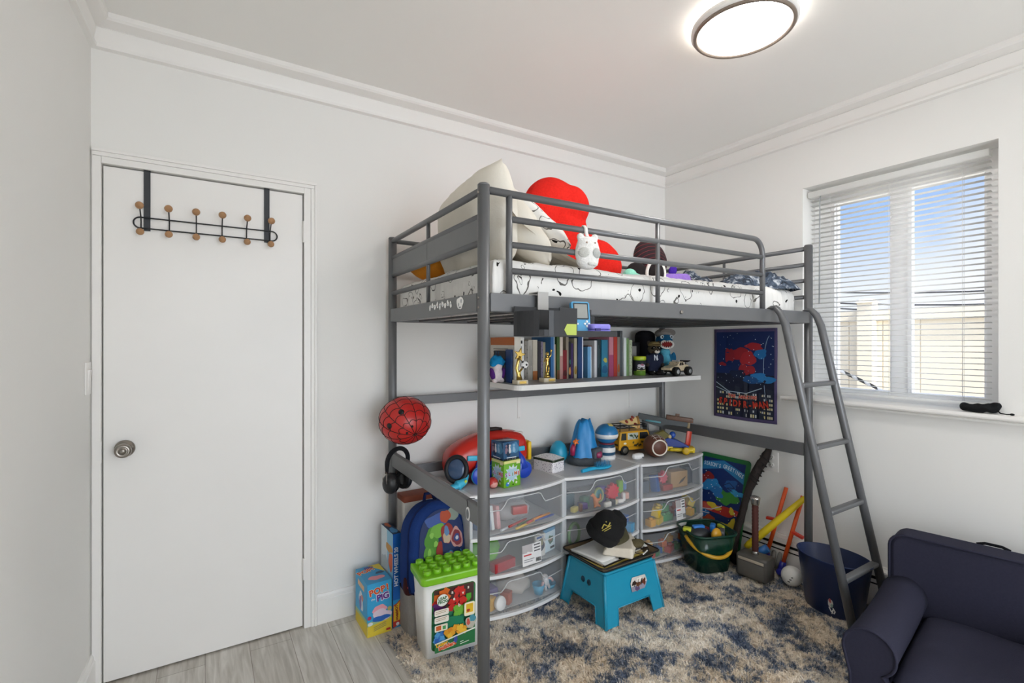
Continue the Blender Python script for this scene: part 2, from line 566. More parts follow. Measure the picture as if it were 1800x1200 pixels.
# door casing
mb = MB()
def cas(x0, x1, z0, z1, t): wallbox(mb, x0, x1, YB - t, YB + .001, z0, z1)
cas(-.371, DX0, 0, DZ + .026, .014)
cas(DX1, DX1 + .03, 0, DZ + .026, .014); cas(DX1 + .03, DX1 + .045, 0, DZ + .026, .019); cas(DX1 + .045, .447, 0, DZ + .042, .023)
cas(DX0, DX1, DZ, DZ + .026, .014); cas(-.371, DX1 + .045, DZ + .026, DZ + .042, .019); cas(-.371, .447, DZ + .042, DZ + .055, .023)
for x0, x1, z0, z1 in ((DX0 - .02, DX0 + .012, 0, DZ), (DX1 - .012, DX1 + .02, 0, DZ), (DX0, DX1, DZ - .012, DZ + .02)):
    wallbox(mb, x0, x1, YB + .042, YB + .11, z0, z1)
struct(mb.build('trim_4', trim_m, bevel=.002), 'white stepped door casing', 'trim')
# door
mb = MB(); mb.box((0.0245, YB + .02, 1.021), (DX1 - DX0 - .009, .036, 2.026))
door = struct(mb.build('door_1', door_m, bevel=.0015), 'plain white flush door', 'door')
nick = mat('satin nickel', '#9a948c', rough=0.28, metal=1.0, var=0.06)
dark_metal = mat('dark wire', '#2b2c2e', rough=0.45, metal=0.3)
mb = MB()
mb.lathe([(.034, 0), (.034, .004), (.029, .009), (.014, .012), (.013, .03), (.024, .036), (.0285, .05), (.026, .062), (.018, .067), (.0165, .0655), (.012, .0655), (.0115, .068), (0, .068)], rot=R(90, 0, 0), c=(-.272, YB + .002, .919))
mb.box((-.272, YB - .068, .919), (.012, .004, .003))
mb.build('door_knob', nick, door)
for z in (1.861, .277):
    mb = MB(); mb.cyl((.3915, YB - .006, z - .05), (.3915, YB - .006, z + .05), .0062, n=12)
    for k in (-.026, .0, .026): mb.cyl((.3915, YB - .006, z + k - .001), (.3915, YB - .006, z + k + .001), .0066, n=12)
    mb.box((.396, YB - .0148, z), (.014, .003, .098))
    mb.build('hinge', trim_m, door)
mb = MB(); mb.box((-.3465, YB - .015, .915), (.010, .004, .085)); mb.build('strike_plate', trim_m, door)
# dark panel added behind the door blocks light leaking through its gap
mb = MB(); mb.box((0.02, YB + .115, 1.03), (.9, .01, 2.2)); struct(mb.build('gap_blocker', mat('dark gap backing', '#3a3937')), 'dark panel added behind the door to block light at its gap', 'trim')

# ------------------------------------------------------------------ window
mb = MB()
def wb(y0, y1, z0, z1, x0=3.03, x1=3.085): mb.box(((x0 + x1) / 2, (y0 + y1) / 2, (z0 + z1) / 2), (x1 - x0, y1 - y0, z1 - z0))
wb(WY0, .735, WZ0, WZ1); wb(1.371, WY1, WZ0, WZ1); wb(1.019, 1.099, 1.086, 2.126); wb(.735, 1.371, WZ0, 1.086); wb(.735, 1.371, 2.126, WZ1)
wb(.725, .745, 1.07, 2.14, 3.046, 3.076); wb(1.361, 1.381, 1.07, 2.14, 3.046, 3.076)
wb(1.009, 1.028, 1.0865, 2.1255, 3.02, 3.05); wb(1.091, 1.112, 1.0865, 2.1255, 3.046, 3.084)
win = struct(mb.build('window_1', mat('window vinyl', '#fafafa', rough=.35, var=.01), bevel=.002), 'white two-pane sliding window', 'window')
glass = frosted('window glass', '#ffffff', 0.05, rough=0.02, var=0.005)
for y0, y1 in ((.735, 1.019), (1.099, 1.371)):
    mb = MB(); mb.box((3.06, (y0 + y1) / 2, 1.606), (.004, y1 - y0, 1.05)); mb.build('pane', glass, win)
SP = [(-.18, .995), (.034, .995), (.036, 1.003), (.030, 1.006), (.040, 1.012), (.052, 1.013), (.054, 1.020), (.052, 1.030), (.046, 1.033), (-.18, 1.033)]
mb = MB(); k = len(SP)
vs = [Vector((XR - d, y, z)) for y in (1.579, .40) for d, z in SP]
mb.geo(vs, [(i, (i + 1) % k, k + (i + 1) % k, k + i) for i in range(k)] + [tuple(range(k)), tuple(reversed(range(k, 2 * k)))])
bmesh.ops.recalc_face_normals(mb.bm, faces=list(mb.bm.faces))
mb.build('window_sill', trim_m, win)

# blind
slat_m = mat('white blind vinyl', '#f6f6f5', rough=0.4, var=0.01)
_t = slat_m.node_tree; _tl = _t.nodes.new('ShaderNodeBsdfTranslucent'); _tl.inputs['Color'].default_value = lin('#f4f4f2'); _mx = _t.nodes.new('ShaderNodeMixShader'); _mx.inputs['Fac'].default_value = .45
_t.links.new(_t.nodes['Principled BSDF'].outputs[0], _mx.inputs[1]); _t.links.new(_tl.outputs[0], _mx.inputs[2]); _t.links.new(_mx.outputs[0], _t.nodes['Material Output'].inputs['Surface'])
bl = thing('window_blind', 'white horizontal slat blind hanging open inside the window', 'blind', (2.975, 1.085, 2.20))
mb = MB(); mb.box((2.962, 1.086, 2.186), (.050, .768, .034), bev=.004); mb.build('headrail', slat_m, bl, world=True)
mb = MB(); mb.box((2.972, 1.086, 1.062), (.028, .764, .014), bev=.004); mb.build('bottom_rail', slat_m, bl, world=True)
NS = 41
first = None
for i in range(NS):
    z = 2.152 - i * (2.152 - 1.083) / (NS - 1)
    if first is None:
        mb = MB()
        mb.grid(lambda a, b: Vector(((b - .5) * .025, (a - .5) * .764, .0022 * (1 - (2 * b - 1) ** 2))), 2, 6)
        first = mb.build('slat', slat_m, bl, solid=.0007); so = first
    else:
        so = first.copy(); C.objects.link(so)
    so.location = (0.0, 0.001, z - 2.20)
    so.rotation_euler = (0, math.radians(9), 0)
for y in (.80, 1.086, 1.36):
    mb = MB()
    for dx in (-.0125, .0125): mb.cyl((2.975 + dx, y, 1.065), (2.975 + dx, y, 2.17), .0008, n=6)
    mb.build('ladder_cord', slat_m, bl, world=True)
mb = MB(); mb.tube([(2.945, 1.405, 2.168), (2.938, 1.405, 2.14), (2.937, 1.408, 1.56)], .0032, 8); mb.build('tilt_wand', mat('clear grey wand', '#9fa3a6', rough=.2), bl, world=True)

# wide unseen window added behind the camera to brighten the room
mb = MB()
for x in (FX0 + .03, (FX0 + FX1) / 2, FX1 - .03): mb.box((x, YF - .06, (FZ0 + FZ1) / 2), (.06, .05, FZ1 - FZ0))
for z in (FZ0 + .03, FZ1 - .03): mb.box(((FX0 + FX1) / 2, YF - .06, z), (FX1 - FX0 - .06, .05, .06))
struct(mb.build('fill_window', bpy.data.materials['window vinyl']), 'added unseen window behind the camera, brightening the room', 'window')

# black pouch on the sill
mb = MB()
for c, r in (((0, 0, .018), (.03, .05, .018)), ((.005, .035, .020), (.026, .03, .018)), ((0, -.03, .022), (.028, .036, .019)), ((-.004, -.055, .026), (.018, .02, .02))): mb.ell(c, r)
mb.noise(.008, 40, 2)
tag(mb.build('pouch', cloth('#1b1c1e'), loc=(2.885, .725, 1.034), remesh=.004, smooth_it=2), 'small crumpled black drawstring pouch lying on the window sill', 'pouch')
pch = bpy.data.objects['pouch']
mb = MB(); mb.tube([(-.01, -.06, .02), (-.02, -.075, .006), (-.025, -.095, .004), (-.03, -.11, .006)], .0025, 8); mb.ell((-.03, -.113, .006), (.005, .008, .005)); mb.build('drawstring', cloth('#1b1c1e'), pch)

# ------------------------------------------------------------------ outside
fm = mat('cream vinyl fence', '#d9cfba', rough=.5, var=.02, scale=3)
fe = thing('fence', 'cream vinyl privacy fence outside the window', 'fence', (5.5, 1.8, -.5))
mb = MB()
for i in range(28):
    y = -2.0 + i * .29
    mb.box((5.5, y + .145, .57), (.022, .283, 2.12))
mb.box((5.49, 2.0, 1.60), (.05, 8.2, .10)); mb.box((5.49, 2.0, -.2), (.05, 8.2, .12))
mb.build('fence_panel', fm, fe, world=True)
for y in (-.4, 2.17, 4.6):
    mb = MB(); mb.box((5.44, y, .61), (.125, .125, 2.22)); mb.box((5.44, y, 1.74), (.16, .16, .04), bev=.008, taper=(.6, .6)); mb.build('post', fm, fe, world=True)
mb = MB(); mb.box((8, 2, -.55), (10, 30, .1)); struct(mb.build('ground', mat('pale concrete', '#bdb8ae', rough=.9, var=.1, scale=3)), 'pale ground outside', 'ground')
wire_m = mat('black cable', '#26282c', rough=.7)
for i, (z0, z1, x) in enumerate(((1.98, 1.70, 8.0), (2.22, 2.02, 8.4), (2.05, 1.83, 8.2))):
    mb = MB()
    mb.tube([(x, 4.6 - k * .6, z0 + (z1 - z0) * k / 8 - .12 * math.sin(PI * k / 8)) for k in range(9)], .011, 6)
    tag(mb.build('utility_wire', wire_m), ('lowest sagging dark utility wire outside the window', 'highest sagging dark utility wire outside the window', 'middle sagging dark utility wire outside the window')[i], 'wire', 'utility wires beyond the fence')
t = thing('striped_rope', 'black and white spiral striped rope stretched across the outside of the window', 'rope', (3.098, 1.42, 1.20))
A, B = Vector((3.094, 1.425, 1.205)), Vector((3.094, 1.165, 1.082))
mb = MB(); mb.cyl(A, B, .0085, n=10); mb.build('white_core', flat('#f2f2f2'), t, world=True)
mb = MB()
dd = (B - A).normalized(); n1 = dd.orthogonal().normalized(); n2 = dd.cross(n1); Lh = (B - A).length
mb.grid(lambda a, b: A + dd * (a * Lh) + (n1 * math.cos(a * 26 + b * PI) + n2 * math.sin(a * 26 + b * PI)) * .0091, 120, 8); mb.build('stripe', flat('#161616'), t, world=True)

# ------------------------------------------------------------------ ceiling lamp
cl = thing('ceiling_light', 'round flush ceiling light with a bronze rim, switched on', 'lamp', (1.785, 1.135, CZ))
mb = MB(); mb.lathe([(.06, 0), (.06, -.014), (.183, -.014), (.192, -.018), (.193, -.034), (.184, -.041), (.178, -.041)], n=64); mb.build('housing', mat('lamp white', '#f0eeea', rough=.4, var=.01), cl)
mb = MB(); mb.lathe([(.184, -.040), (.1845, -.047), (.180, -.051), (.174, -.051), (.166, -.045), (.166, -.040)], n=64); mb.build('rim', mat('bronze rim', '#8d8075', rough=.35, metal=.6), cl)
mb = MB(); mb.lathe([(.166, -.042), (.166, -.045), (.0, -.0462)], n=64); mb.build('diffuser', emit('lit diffuser', '#fffcf8', LAMP), cl)
mb = MB(); mb.lathe([(.120, -.0136), (.120, -.0135 + .0065), (.172, -.0135 + .0065), (.172, -.0136)], n=64); mb.build('glow_ring', emit('lit back ring', '#fff6ea', HALO), cl)

# ------------------------------------------------------------------ light switch, outlet, heater
sw = thing('light_switch', 'white painted rocker light switch on the wall beside the door', 'switch', tuple(pc - lw * .06 + Vector((0, 0, 1.206))), rz=LA)
mb = MB(); mb.box((.003, 0, 0), (.006, .072, .122), bev=.002); mb.build('plate', trim_m, sw)
mb = MB(); mb.box((.007, 0, 0), (.006, .033, .066), R(0, 4, 0), bev=.001); mb.build('rocker', trim_m, sw)
ou = thing('wall_outlet', 'white double wall outlet under the bed rail beside the dark staff', 'outlet', (XR, 1.655, .625))
mb = MB(); mb.box((-.003, 0, 0), (.006, .078, .118), bev=.002); mb.build('plate', trim_m, ou)
for z in (-.024, .024):
    mb = MB(); mb.lathe([(.0165, 0), (.0165, .003), (0, .0032)], c=(-.006, 0, z), rot=R(0, -90, 0)); f = mb.build('socket', trim_m, ou)
    mb = MB()
    for y in (-.006, .006): mb.box((-.0095, y, z + .003), (.0012, .0022, .008))
    mb.ell((-.0092, 0, z - .008), (.001, .0025, .0025), nu=8, nv=6); mb.build('slots', flat('#2a2a2a'), f)
he = thing('baseboard_heater', 'long white baseboard heater with black slots under the window', 'heater', (XR - .03, 1.0, 0))
mb = MB()
mb.box((XR - .008, .6, .11), (.014, 3.0, .20)); mb.box((XR - .060, .6, .075), (.008, 3.0, .11)); mb.box((XR - .058, .6, .1475), (.008, 3.0, .016))
mb.box((XR - .034, .6, .198), (.05, 3.0, .012)); mb.box((XR - .060, .6, .187), (.008, 3.0, .026)); mb.box((XR - .034, 2.1, .11), (.056, .012, .2))
mb.build('casing', trim_m, he, world=True)
mb = MB(); mb.box((XR - .030, .6, .10), (.04, 2.98, .17)); mb.build('fin_core', flat('#151515'), he, world=True)

# ------------------------------------------------------------------ over-door hook rack
hr = thing('hook_rack', 'black wire hook rack with wooden ball knobs hung over the white door', 'hook rack', (.017, YB, 2.03))
for x in (-.2, .236):
    mb = MB(); mb.box((x, YB - .0025, 1.916), (.022, .003, .245)); mb.box((x, YB + .017, 2.0365), (.022, .042, .0025)); mb.build('strap', mat('strap black', '#3b3d40', rough=.5, metal=.3), hr, world=True)
pts = []
for i in range(13): a = PI / 2 + PI * i / 12; pts.append((-.222 + .0215 * math.cos(a), YB - .008, 1.824 + .0215 * math.sin(a)))
for i in range(13): a = -PI / 2 + PI * i / 12; pts.append((.256 + .0215 * math.cos(a), YB - .008, 1.824 + .0215 * math.sin(a)))
mb = MB(); mb.tube(pts, .0029, 8, closed=True); mb.build('wire_loop', dark_metal, hr, world=True)
knob_m = mat('turned wood', '#a9805a', rough=.5, var=.2, scale=60)
for x in (-.219, -.1255, -.032, .0615, .155, .2485):
    mb = MB(); mb.tube([(x, YB - .040, 1.783), (x, YB - .026, 1.786), (x, YB - .012, 1.80), (x, YB - .010, 1.83), (x, YB - .022, 1.85), (x, YB - .045, 1.866), (x, YB - .062, 1.876)], .0024, 8); h = mb.build('hook', dark_metal, hr, world=True)
    for y, z, r in ((YB - .068, 1.880, .0145), (YB - .046, 1.781, .0138)):
        mb = MB(); mb.ell((x, y, z), r, nu=16, nv=10); mb.build('knob', knob_m, h, world=True)
# ================================================================== LOFT BED
metal = mat('grey powder coat', '#6d6e70', rough=0.38, metal=0.35, var=0.05, scale=20, bump=0.04, bscale=700)
NL, NR, BL, BR = Vector((.785, 1.426, 0)), Vector((2.776, 1.386, 0)), Vector((.801, 2.407, 0)), Vector((2.80, 2.41, 0))
bed = thing('loft_bed', 'grey metal tube loft bed with guard rails and a sloping ladder', 'bed', (1.79, 1.90, 0))
up = Vector((0, 0, 1))
def at(p, q, t, z): return p.lerp(q, t) + up * z
for p in (NL, NR, BL, BR):
    mb = MB(); mb.cyl(p, p + up * 1.864, .0205, n=24); mb.lathe([(.0205, 0), (.0205, .004), (.017, .008), (0, .009)], c=tuple(p + up * 1.863), n=24)
    mb.lathe([(.022, 0), (.022, .02)], c=tuple(p)); mb.build('post', metal, bed, world=True)
def flatbar(mb, p, q, z0, z1, t, inset=.018, shift=0.0):
    d = (q - p).normalized(); n = Vector((-d.y, d.x, 0))
    a = p + d * inset + n * shift; b = q - d * inset + n * shift
    vs = [v + n * s * t / 2 + up * z for v in (a, b) for s, z in ((-1, z0), (1, z0), (1, z1), (-1, z1))]
    mb.geo(vs, [(0, 1, 5, 4), (1, 2, 6, 5), (2, 3, 7, 6), (3, 0, 4, 7), (3, 2, 1, 0), (4, 5, 6, 7)])
# platform beams
for nm, p, q in (('side_beam', NL, NR), ('side_beam', BL, BR), ('end_beam', NL, BL), ('end_beam', NR, BR)):
    mb = MB(); flatbar(mb, p, q, 1.444, 1.508, .034)
    mb.build(nm, metal, bed, world=True, bevel=.004)
for i in range(13):
    x = .95 + i * .139
    mb = MB(); mb.box((x, 1.905, 1.452), (.03, .96, .008)); mb.build('slat', mat('dark slat', '#4a4b4d', rough=.5, metal=.3), bed, world=True)
# lower braces
mb = MB(); flatbar(mb, NL, BL, .722, .79, .022); mb.build('end_brace', metal, bed, world=True, bevel=.003)
mb = MB(); flatbar(mb, NR, BR, .722, .79, .022); mb.build('end_brace', metal, bed, world=True, bevel=.003)
mb = MB(); flatbar(mb, BL, BR, .66, .708, .022); mb.build('back_brace', metal, bed, world=True, bevel=.003)
mb = MB(); flatbar(mb, BL, BR, 1.02, 1.066, .022); mb.build('back_brace', metal, bed, world=True, bevel=.003)
# end rails
ZR = (1.852, 1.766, 1.678, 1.588)
for p, q in ((NL, BL), (NR, BR)):
    for i, z in enumerate(ZR):
        mb = MB(); mb.cyl(at(p, q, .01, z), at(p, q, .99, z), .0125 if i == 0 else .0112, n=14); mb.build('end_rail', metal, bed, world=True)
    mb = MB(); mb.cyl(at(p, q, .505, 1.50), at(p, q, .505, 1.85), .0085, n=12); mb.build('rail_bar', metal, bed, world=True)
mb = MB(); flatbar(mb, NL, BL, 1.682, 1.762, .006, inset=.02, shift=.004); mb.build('end_panel', metal, bed, world=True)
# front guard with its bent end
def fx_(x): return NL.lerp(NR, (x - NL.x) / (NR.x - NL.x))
xb, rb = 2.354, .075
pts = [fx_(.79) + up * 1.852] + [fx_(xb - rb) + up * 1.852]
for i in range(1, 9):
    a = PI / 2 * i / 8
    pts.append(fx_(xb - rb + rb * math.sin(a)) + up * (1.852 - rb + rb * math.cos(a)))
pts.append(fx_(xb) + up * 1.5)
mb = MB(); mb.tube(pts, .0128, 14); mb.build('guard_rail', metal, bed, world=True)
for z in ZR[1:]:
    mb = MB(); mb.cyl(fx_(.884) + up * z, fx_(xb) + up * z, .0112, n=14); mb.build('guard_rail', metal, bed, world=True)
for x, r in ((.884, .0115), (1.61, .0095)):
    mb = MB(); mb.cyl(fx_(x) + up * 1.50, fx_(x) + up * 1.85, r, n=14); mb.build('rail_bar', metal, bed, world=True)
for z in (1.852, 1.72):
    mb = MB(); mb.cyl(at(BL, BR, .01, z), at(BL, BR, .99, z), .0112, n=12); mb.build('back_rail', metal, bed, world=True)
# bolts
for p in ([fx_(1.735) + Vector((0, -.019, 1.472))]):
    mb = MB(); mb.lathe([(.008, 0), (.008, .003), (.0055, .005), (.004, .003), (0, .003)], c=tuple(p), rot=R(90, 0, 0), n=16); mb.build('bolt', nick, bed, world=True)
for z in (1.84, 1.49, 1.458):
    mb = MB(); mb.ell(tuple(NL + Vector((-.020, 0, z))), (.003, .005, .005), nu=10, nv=6); mb.build('bolt', nick, bed, world=True)
# ladder
lad_m = metal
lad = None
for x in (2.405, 2.733):
    y0 = fx_(x).y
    P0 = Vector((x, y0 + .006, 1.509)); P1 = Vector((x, y0 - .035, 1.515)); 
    pts = [P0, Vector((x, y0 - .016, 1.516)), P1, Vector((x, y0 - .062, 1.485)), Vector((x, y0 - .085, 1.43)), Vector((x, y0 - .405 + .012, .022))]
    rr = [.006, .010, .014, .017, .0185, .0185]
    mb = MB(); mb.tube(pts, rr, 16); mb.cyl(pts[-1] + Vector((0, .003, 0)), pts[-1] + Vector((0, -.003, -.022)), .021, n=16)
    o = mb.build('ladder_rail', lad_m, bed, world=True)
def lady(z): return fx_(2.57).y - .085 - (1.43 - z) / (1.43 - .022) * (.405 - .012 - .085)
for z in (1.135, .849, .563, .279):
    y = lady(z)
    mb = MB(); mb.box((2.569, y, z), (.312, .034, .022), R(0, 0, 0), bev=.006); mb.build('ladder_rung', lad_m, bed, world=True)

# stickers on the end beam and the key tag on the lower brace
SM = face_m(BL + Vector((-.0175, 0, 1.475)), NL - BL, (0, 0, 1))
for i in range(9):
    pr = Print()
    pr.poly(blobp(.55 + i * .0255, .012 + (.004 if i % 2 else -.003) - .002, .009, .0115, i + 2, amp=.3), '#f4f4f2'); pr.poly(ellp(.55 + i * .0255, .010, .0028, .003, 10), '#9fb4c4' if i % 3 else '#b7a9a0')
    pr.build('letter_sticker', bed, SM, world=True)
pr = Print()
pr.poly(blobp(.835, .008, .026, .024, 8, amp=.2), '#f4f4f2'); pr.poly(ellp(.845, .014, .006, .008), '#a9aeb2'); pr.poly(ellp(.825, .002, .005, .007), '#a9aeb2'); pr.poly(ellp(.835, -.008, .010, .003), '#8c9196')
pr.build('round_sticker', bed, SM, world=True)
kt = thing('key_tag', 'small white oval tag hanging on a black cord from the lower bed brace', 'tag', (.775, 1.52, .745))
mb = MB(); mb.lathe([(0, -.002), (.017, -.002), (.018, 0), (.017, .002), (0, .002)], sx=.8, sy=1.35, rot=R(90, 0, 90)); mb.build('disc', flat('#e9e9ea'), kt)
mb = MB(); mb.lathe([(0, -.0028), (.0125, -.0028), (.0125, .0028), (0, .0028)], sx=.8, sy=1.35, rot=R(90, 0, 90)); mb.build('inlay', flat('#74777c'), kt)
mb = MB(); mb.tube([(0, 0, .022), (-.001, .002, .03), (.0, .008, .047), (.012, .01, .0485), (.032, .01, .046)], .0013, 6); mb.build('cord', flat('#17181a'), kt)

# ================================================================== BEDDING
def sheet_mat(name, base='#f0eeea'):
    """white cotton printed with thin black outline drawings"""
    m = bpy.data.materials.new(name); m.use_nodes = True
    t = m.node_tree; n = t.nodes; l = t.links.new; b = n['Principled BSDF']; b.inputs['Roughness'].default_value = .85
    b.inputs['Specular IOR Level'].default_value = .15
    co = n.new('ShaderNodeTexCoord')
    wn = n.new('ShaderNodeTexNoise'); wn.inputs['Scale'].default_value = 16; wn.inputs['Detail'].default_value = 1.5
    l(co.outputs['Object'], wn.inputs['Vector'])
    ad = n.new('ShaderNodeVectorMath'); ad.operation = 'MULTIPLY_ADD'; ad.inputs[1].default_value = (.07, .07, .07)
    l(wn.outputs['Color'], ad.inputs[0]); l(co.outputs['Object'], ad.inputs[2])
    def lines(scale, lo, width, rand):
        v = n.new('ShaderNodeTexVoronoi'); v.inputs['Scale'].default_value = scale; v.inputs['Randomness'].default_value = rand
        l(ad.outputs[0], v.inputs['Vector'])
        s = n.new('ShaderNodeMath'); s.operation = 'SUBTRACT'; s.inputs[1].default_value = lo; l(v.outputs['Distance'], s.inputs[0])
        a = n.new('ShaderNodeMath'); a.operation = 'ABSOLUTE'; l(s.outputs[0], a.inputs[0])
        c = n.new('ShaderNodeMath'); c.operation = 'LESS_THAN'; c.inputs[1].default_value = width; l(a.outputs[0], c.inputs[0])
        return c
    a = lines(9.5, .40, .016, .9); c = lines(26, .22, .026, 1.0); d = lines(17, 0.0, .13, 1.0)
    # small shapes only inside some cells
    wn2 = n.new('ShaderNodeTexNoise'); wn2.inputs['Scale'].default_value = 11; l(co.outputs['Object'], wn2.inputs['Vector'])
    g1 = n.new('ShaderNodeMath'); g1.operation = 'GREATER_THAN'; g1.inputs[1].default_value = .56; l(wn2.outputs['Fac'], g1.inputs[0])
    g2 = n.new('ShaderNodeMath'); g2.operation = 'LESS_THAN'; g2.inputs[1].default_value = .49; l(wn2.outputs['Fac'], g2.inputs[0])
    m1 = n.new('ShaderNodeMath'); m1.operation = 'MULTIPLY'; l(c.outputs[0], m1.inputs[0]); l(g1.outputs[0], m1.inputs[1])
    m2 = n.new('ShaderNodeMath'); m2.operation = 'MULTIPLY'; l(d.outputs[0], m2.inputs[0]); l(g2.outputs[0], m2.inputs[1])
    mx1 = n.new('ShaderNodeMixRGB'); mx1.inputs['Color1'].default_value = lin(base); mx1.inputs['Color2'].default_value = lin('#6b6864'); l(a.outputs[0], mx1.inputs['Fac'])
    mx2 = n.new('ShaderNodeMixRGB'); mx2.inputs['Color2'].default_value = lin('#56534f'); l(m1.outputs[0], mx2.inputs['Fac']); l(mx1.outputs[0], mx2.inputs['Color1'])
    mx3 = n.new('ShaderNodeMixRGB'); mx3.inputs['Color2'].default_value = lin('#1d1c1b'); l(m2.outputs[0], mx3.inputs['Fac']); l(mx2.outputs[0], mx3.inputs['Color1'])
    l(mx3.outputs[0], b.inputs['Base Color'])
    sm = n.new('ShaderNodeMapping'); sm.inputs['Scale'].default_value = (14, 14, 2.5); sm.inputs['Rotation'].default_value = (0, .25, 0); l(co.outputs['Object'], sm.inputs['Vector'])
    wr_ = n.new('ShaderNodeTexNoise'); wr_.inputs['Scale'].default_value = 1.0; wr_.inputs['Detail'].default_value = 3; l(sm.outputs[0], wr_.inputs['Vector'])
    bp_ = n.new('ShaderNodeBump'); bp_.inputs['Strength'].default_value = .8; bp_.inputs['Distance'].default_value = .02; l(wr_.outputs['Fac'], bp_.inputs['Height']); l(bp_.outputs['Normal'], b.inputs['Normal'])
    return m
sheet = sheet_mat('printed cotton')
# mattress
mx0, mx1, my0, my1, mz0, mz1 = .83, 2.752, 1.446, 2.386, 1.457, 1.635
def mfun():
    mb = MB()
    nx, ny = 150, 60; r = .045
    hx, hy = (mx1 - mx0) / 2, (my1 - my0) / 2
    cx, cy = (mx0 + mx1) / 2, (my0 + my1) / 2
    def prof(s):   # s 0..1 from under edge up to the middle of the top: returns (inset, z)
        if s < .45: return (0, mz0 + (mz1 - r - mz0) * s / .45)
        if s < .7:
            a = (s - .45) / .25 * PI / 2
            return (r - r * math.cos(a), mz1 - r + r * math.sin(a))
        return (r + (s - .7) / .3 * .43, mz1)
    per = []
    n1, n2 = 170, 84
    for i in range(n1): per.append((-1 + 2 * i / n1, -1))
    for i in range(n2): per.append((1, -1 + 2 * i / n2))
    for i in range(n1): per.append((1 - 2 * i / n1, 1))
    for i in range(n2): per.append((-1, 1 - 2 * i / n2))
    K = 26; N = len(per)
    vs = []
    for k in range(K):
        ins, z = prof(k / (K - 1))
        for (a, b) in per:
            kx = max(hx - ins, hx - .475); ky = max(hy - ins, .001)
            x, y = a * kx, b * ky
            # round the corners in plan
            ex, ey = max(0, abs(a) - (1 - .05 / hx)), max(0, abs(b) - (1 - .05 / hy))
            p = Vector((cx + x, cy + y, z))
            w = noise.noise(Vector((p.x * 16 + p.z * 9, p.y * 16, p.z * 3))) * .006 + noise.noise(Vector((p.x * 40 - p.z * 30, p.y * 40, p.z * 5))) * .0025
            sag = noise.noise(Vector((p.x * 5, p.y * 5, 3.3))) * .010
            if k < 18:
                if abs(b) == 1: p.y += -b * abs(w) * 1.2
                if abs(a) == 1: p.x += -a * abs(w) * 1.2
            if z > mz1 - r: p.z += (w + sag) * (z - (mz1 - r)) / r
            vs.append(p)
    fs = []
    for k in range(K - 1):
        for i in range(N):
            j = (i + 1) % N
            fs.append((k * N + i, k * N + j, (k + 1) * N + j, (k + 1) * N + i))
    mb.geo(vs, fs, smooth=True)
    mb.geo([Vector((mx0, my0, mz0)), Vector((mx1, my0, mz0)), Vector((mx1, my1, mz0)), Vector((mx0, my1, mz0))], [(3, 2, 1, 0)])
    return mb
tag(mfun().build('mattress', sheet, loc=(1.79, 1.916, 1.457), world=True), 'mattress in a white sheet printed with line drawings on the loft bed', 'mattress')

cream = mat('cream cotton', '#e2dcd0', rough=.9, var=.03, scale=12, bump=.25, bscale=90, spec=.1)
MT = 1.632
# cream cushions at the head end
o = pillow_mb(.66, .42, .19, 2.0, wr=.010, rnd=.45).build('cushion', cream, loc=(.945, 1.80, MT + .180), rot=Euler((math.radians(86), math.radians(3), math.radians(86))))
tag(o, 'big plain cream cushion standing against the head end rails', 'cushion')
o = pillow_mb(.42, .42, .15, 5.0, wr=.012, rnd=.5).build('cushion', cream, loc=(1.085, 1.70, MT + .165), rot=Euler((math.radians(56), 0, math.radians(68))))
tag(o, 'slumped cream cushion behind the head end corner post', 'cushion')
mb = MB()
def wed(a, b):
    u = a; v = b
    x = .93 + .36 * u; z = MT + .012 + .235 * (1 - u) ** 1.25 * (0.35 + .65 * math.sin(PI * min(1, v * .9 + .12)) ** .6)
    y = 1.475 + .42 * v + .03 * math.sin(4 * u)
    p = Vector((x, y, z))
    p.z += .012 * noise.noise(Vector((u * 3, v * 13, 1))) + .016 * math.sin(v * 15 + u * 4) * u * (1 - u)
    return p
mb.grid(wed, 34, 34)
mb.grid(lambda a, b: Vector((.93 + .36 * a, 1.475 + .42 * b + .03 * math.sin(4 * a), MT + .004)), 34, 34, flip=True)
o = mb.build('blanket', cream, loc=(1.1, 1.66, MT), world=True); tag(o, 'rumpled cream blanket wedge at the head of the bed', 'blanket')
o = pillow_mb(.40, .36, .10, 8.0, wr=.010, rnd=.3).build('pillow', sheet, loc=(1.205, 1.725, MT + .175), rot=Euler((math.radians(46), math.radians(10), math.radians(62))))
tag(o, 'pillow in a white line-drawing case leaning on the cream cushions', 'pillow')
o = pillow_mb(.30, .26, .12, 11.0, rnd=.2).build('pillow', cloth('#e0912e', .2), loc=(1.0, 2.20, MT + .062), rot=Euler((0, math.radians(4), math.radians(12))))
tag(o, 'orange pillow in the corner by the wall', 'pillow')

# red plush: two fat lobes
red = plush('#dd2a22')
mb = MB()
for c, r in (((0, .02, .405), (.165, .105, .135)), ((.085, .0, .40), (.115, .10, .115)), ((-.09, .02, .34), (.11, .10, .12)), ((.10, .0, .29), (.085, .08, .10)), ((.05, .01, .27), (.13, .10, .13)),
             ((.20, -.06, .115), (.125, .12, .125)), ((.25, -.07, .10), (.10, .11, .11)), ((.12, -.02, .15), (.13, .11, .15))):
    mb.ell(c, r)
mb.noise(.008, 9, 4)
o = mb.build('plush_cushion', red, loc=(1.50, 1.97, MT + .004), remesh=.011, smooth_it=6)
tag(o, 'big bright red plush cushion with two fat lobes on the bed', 'cushion')

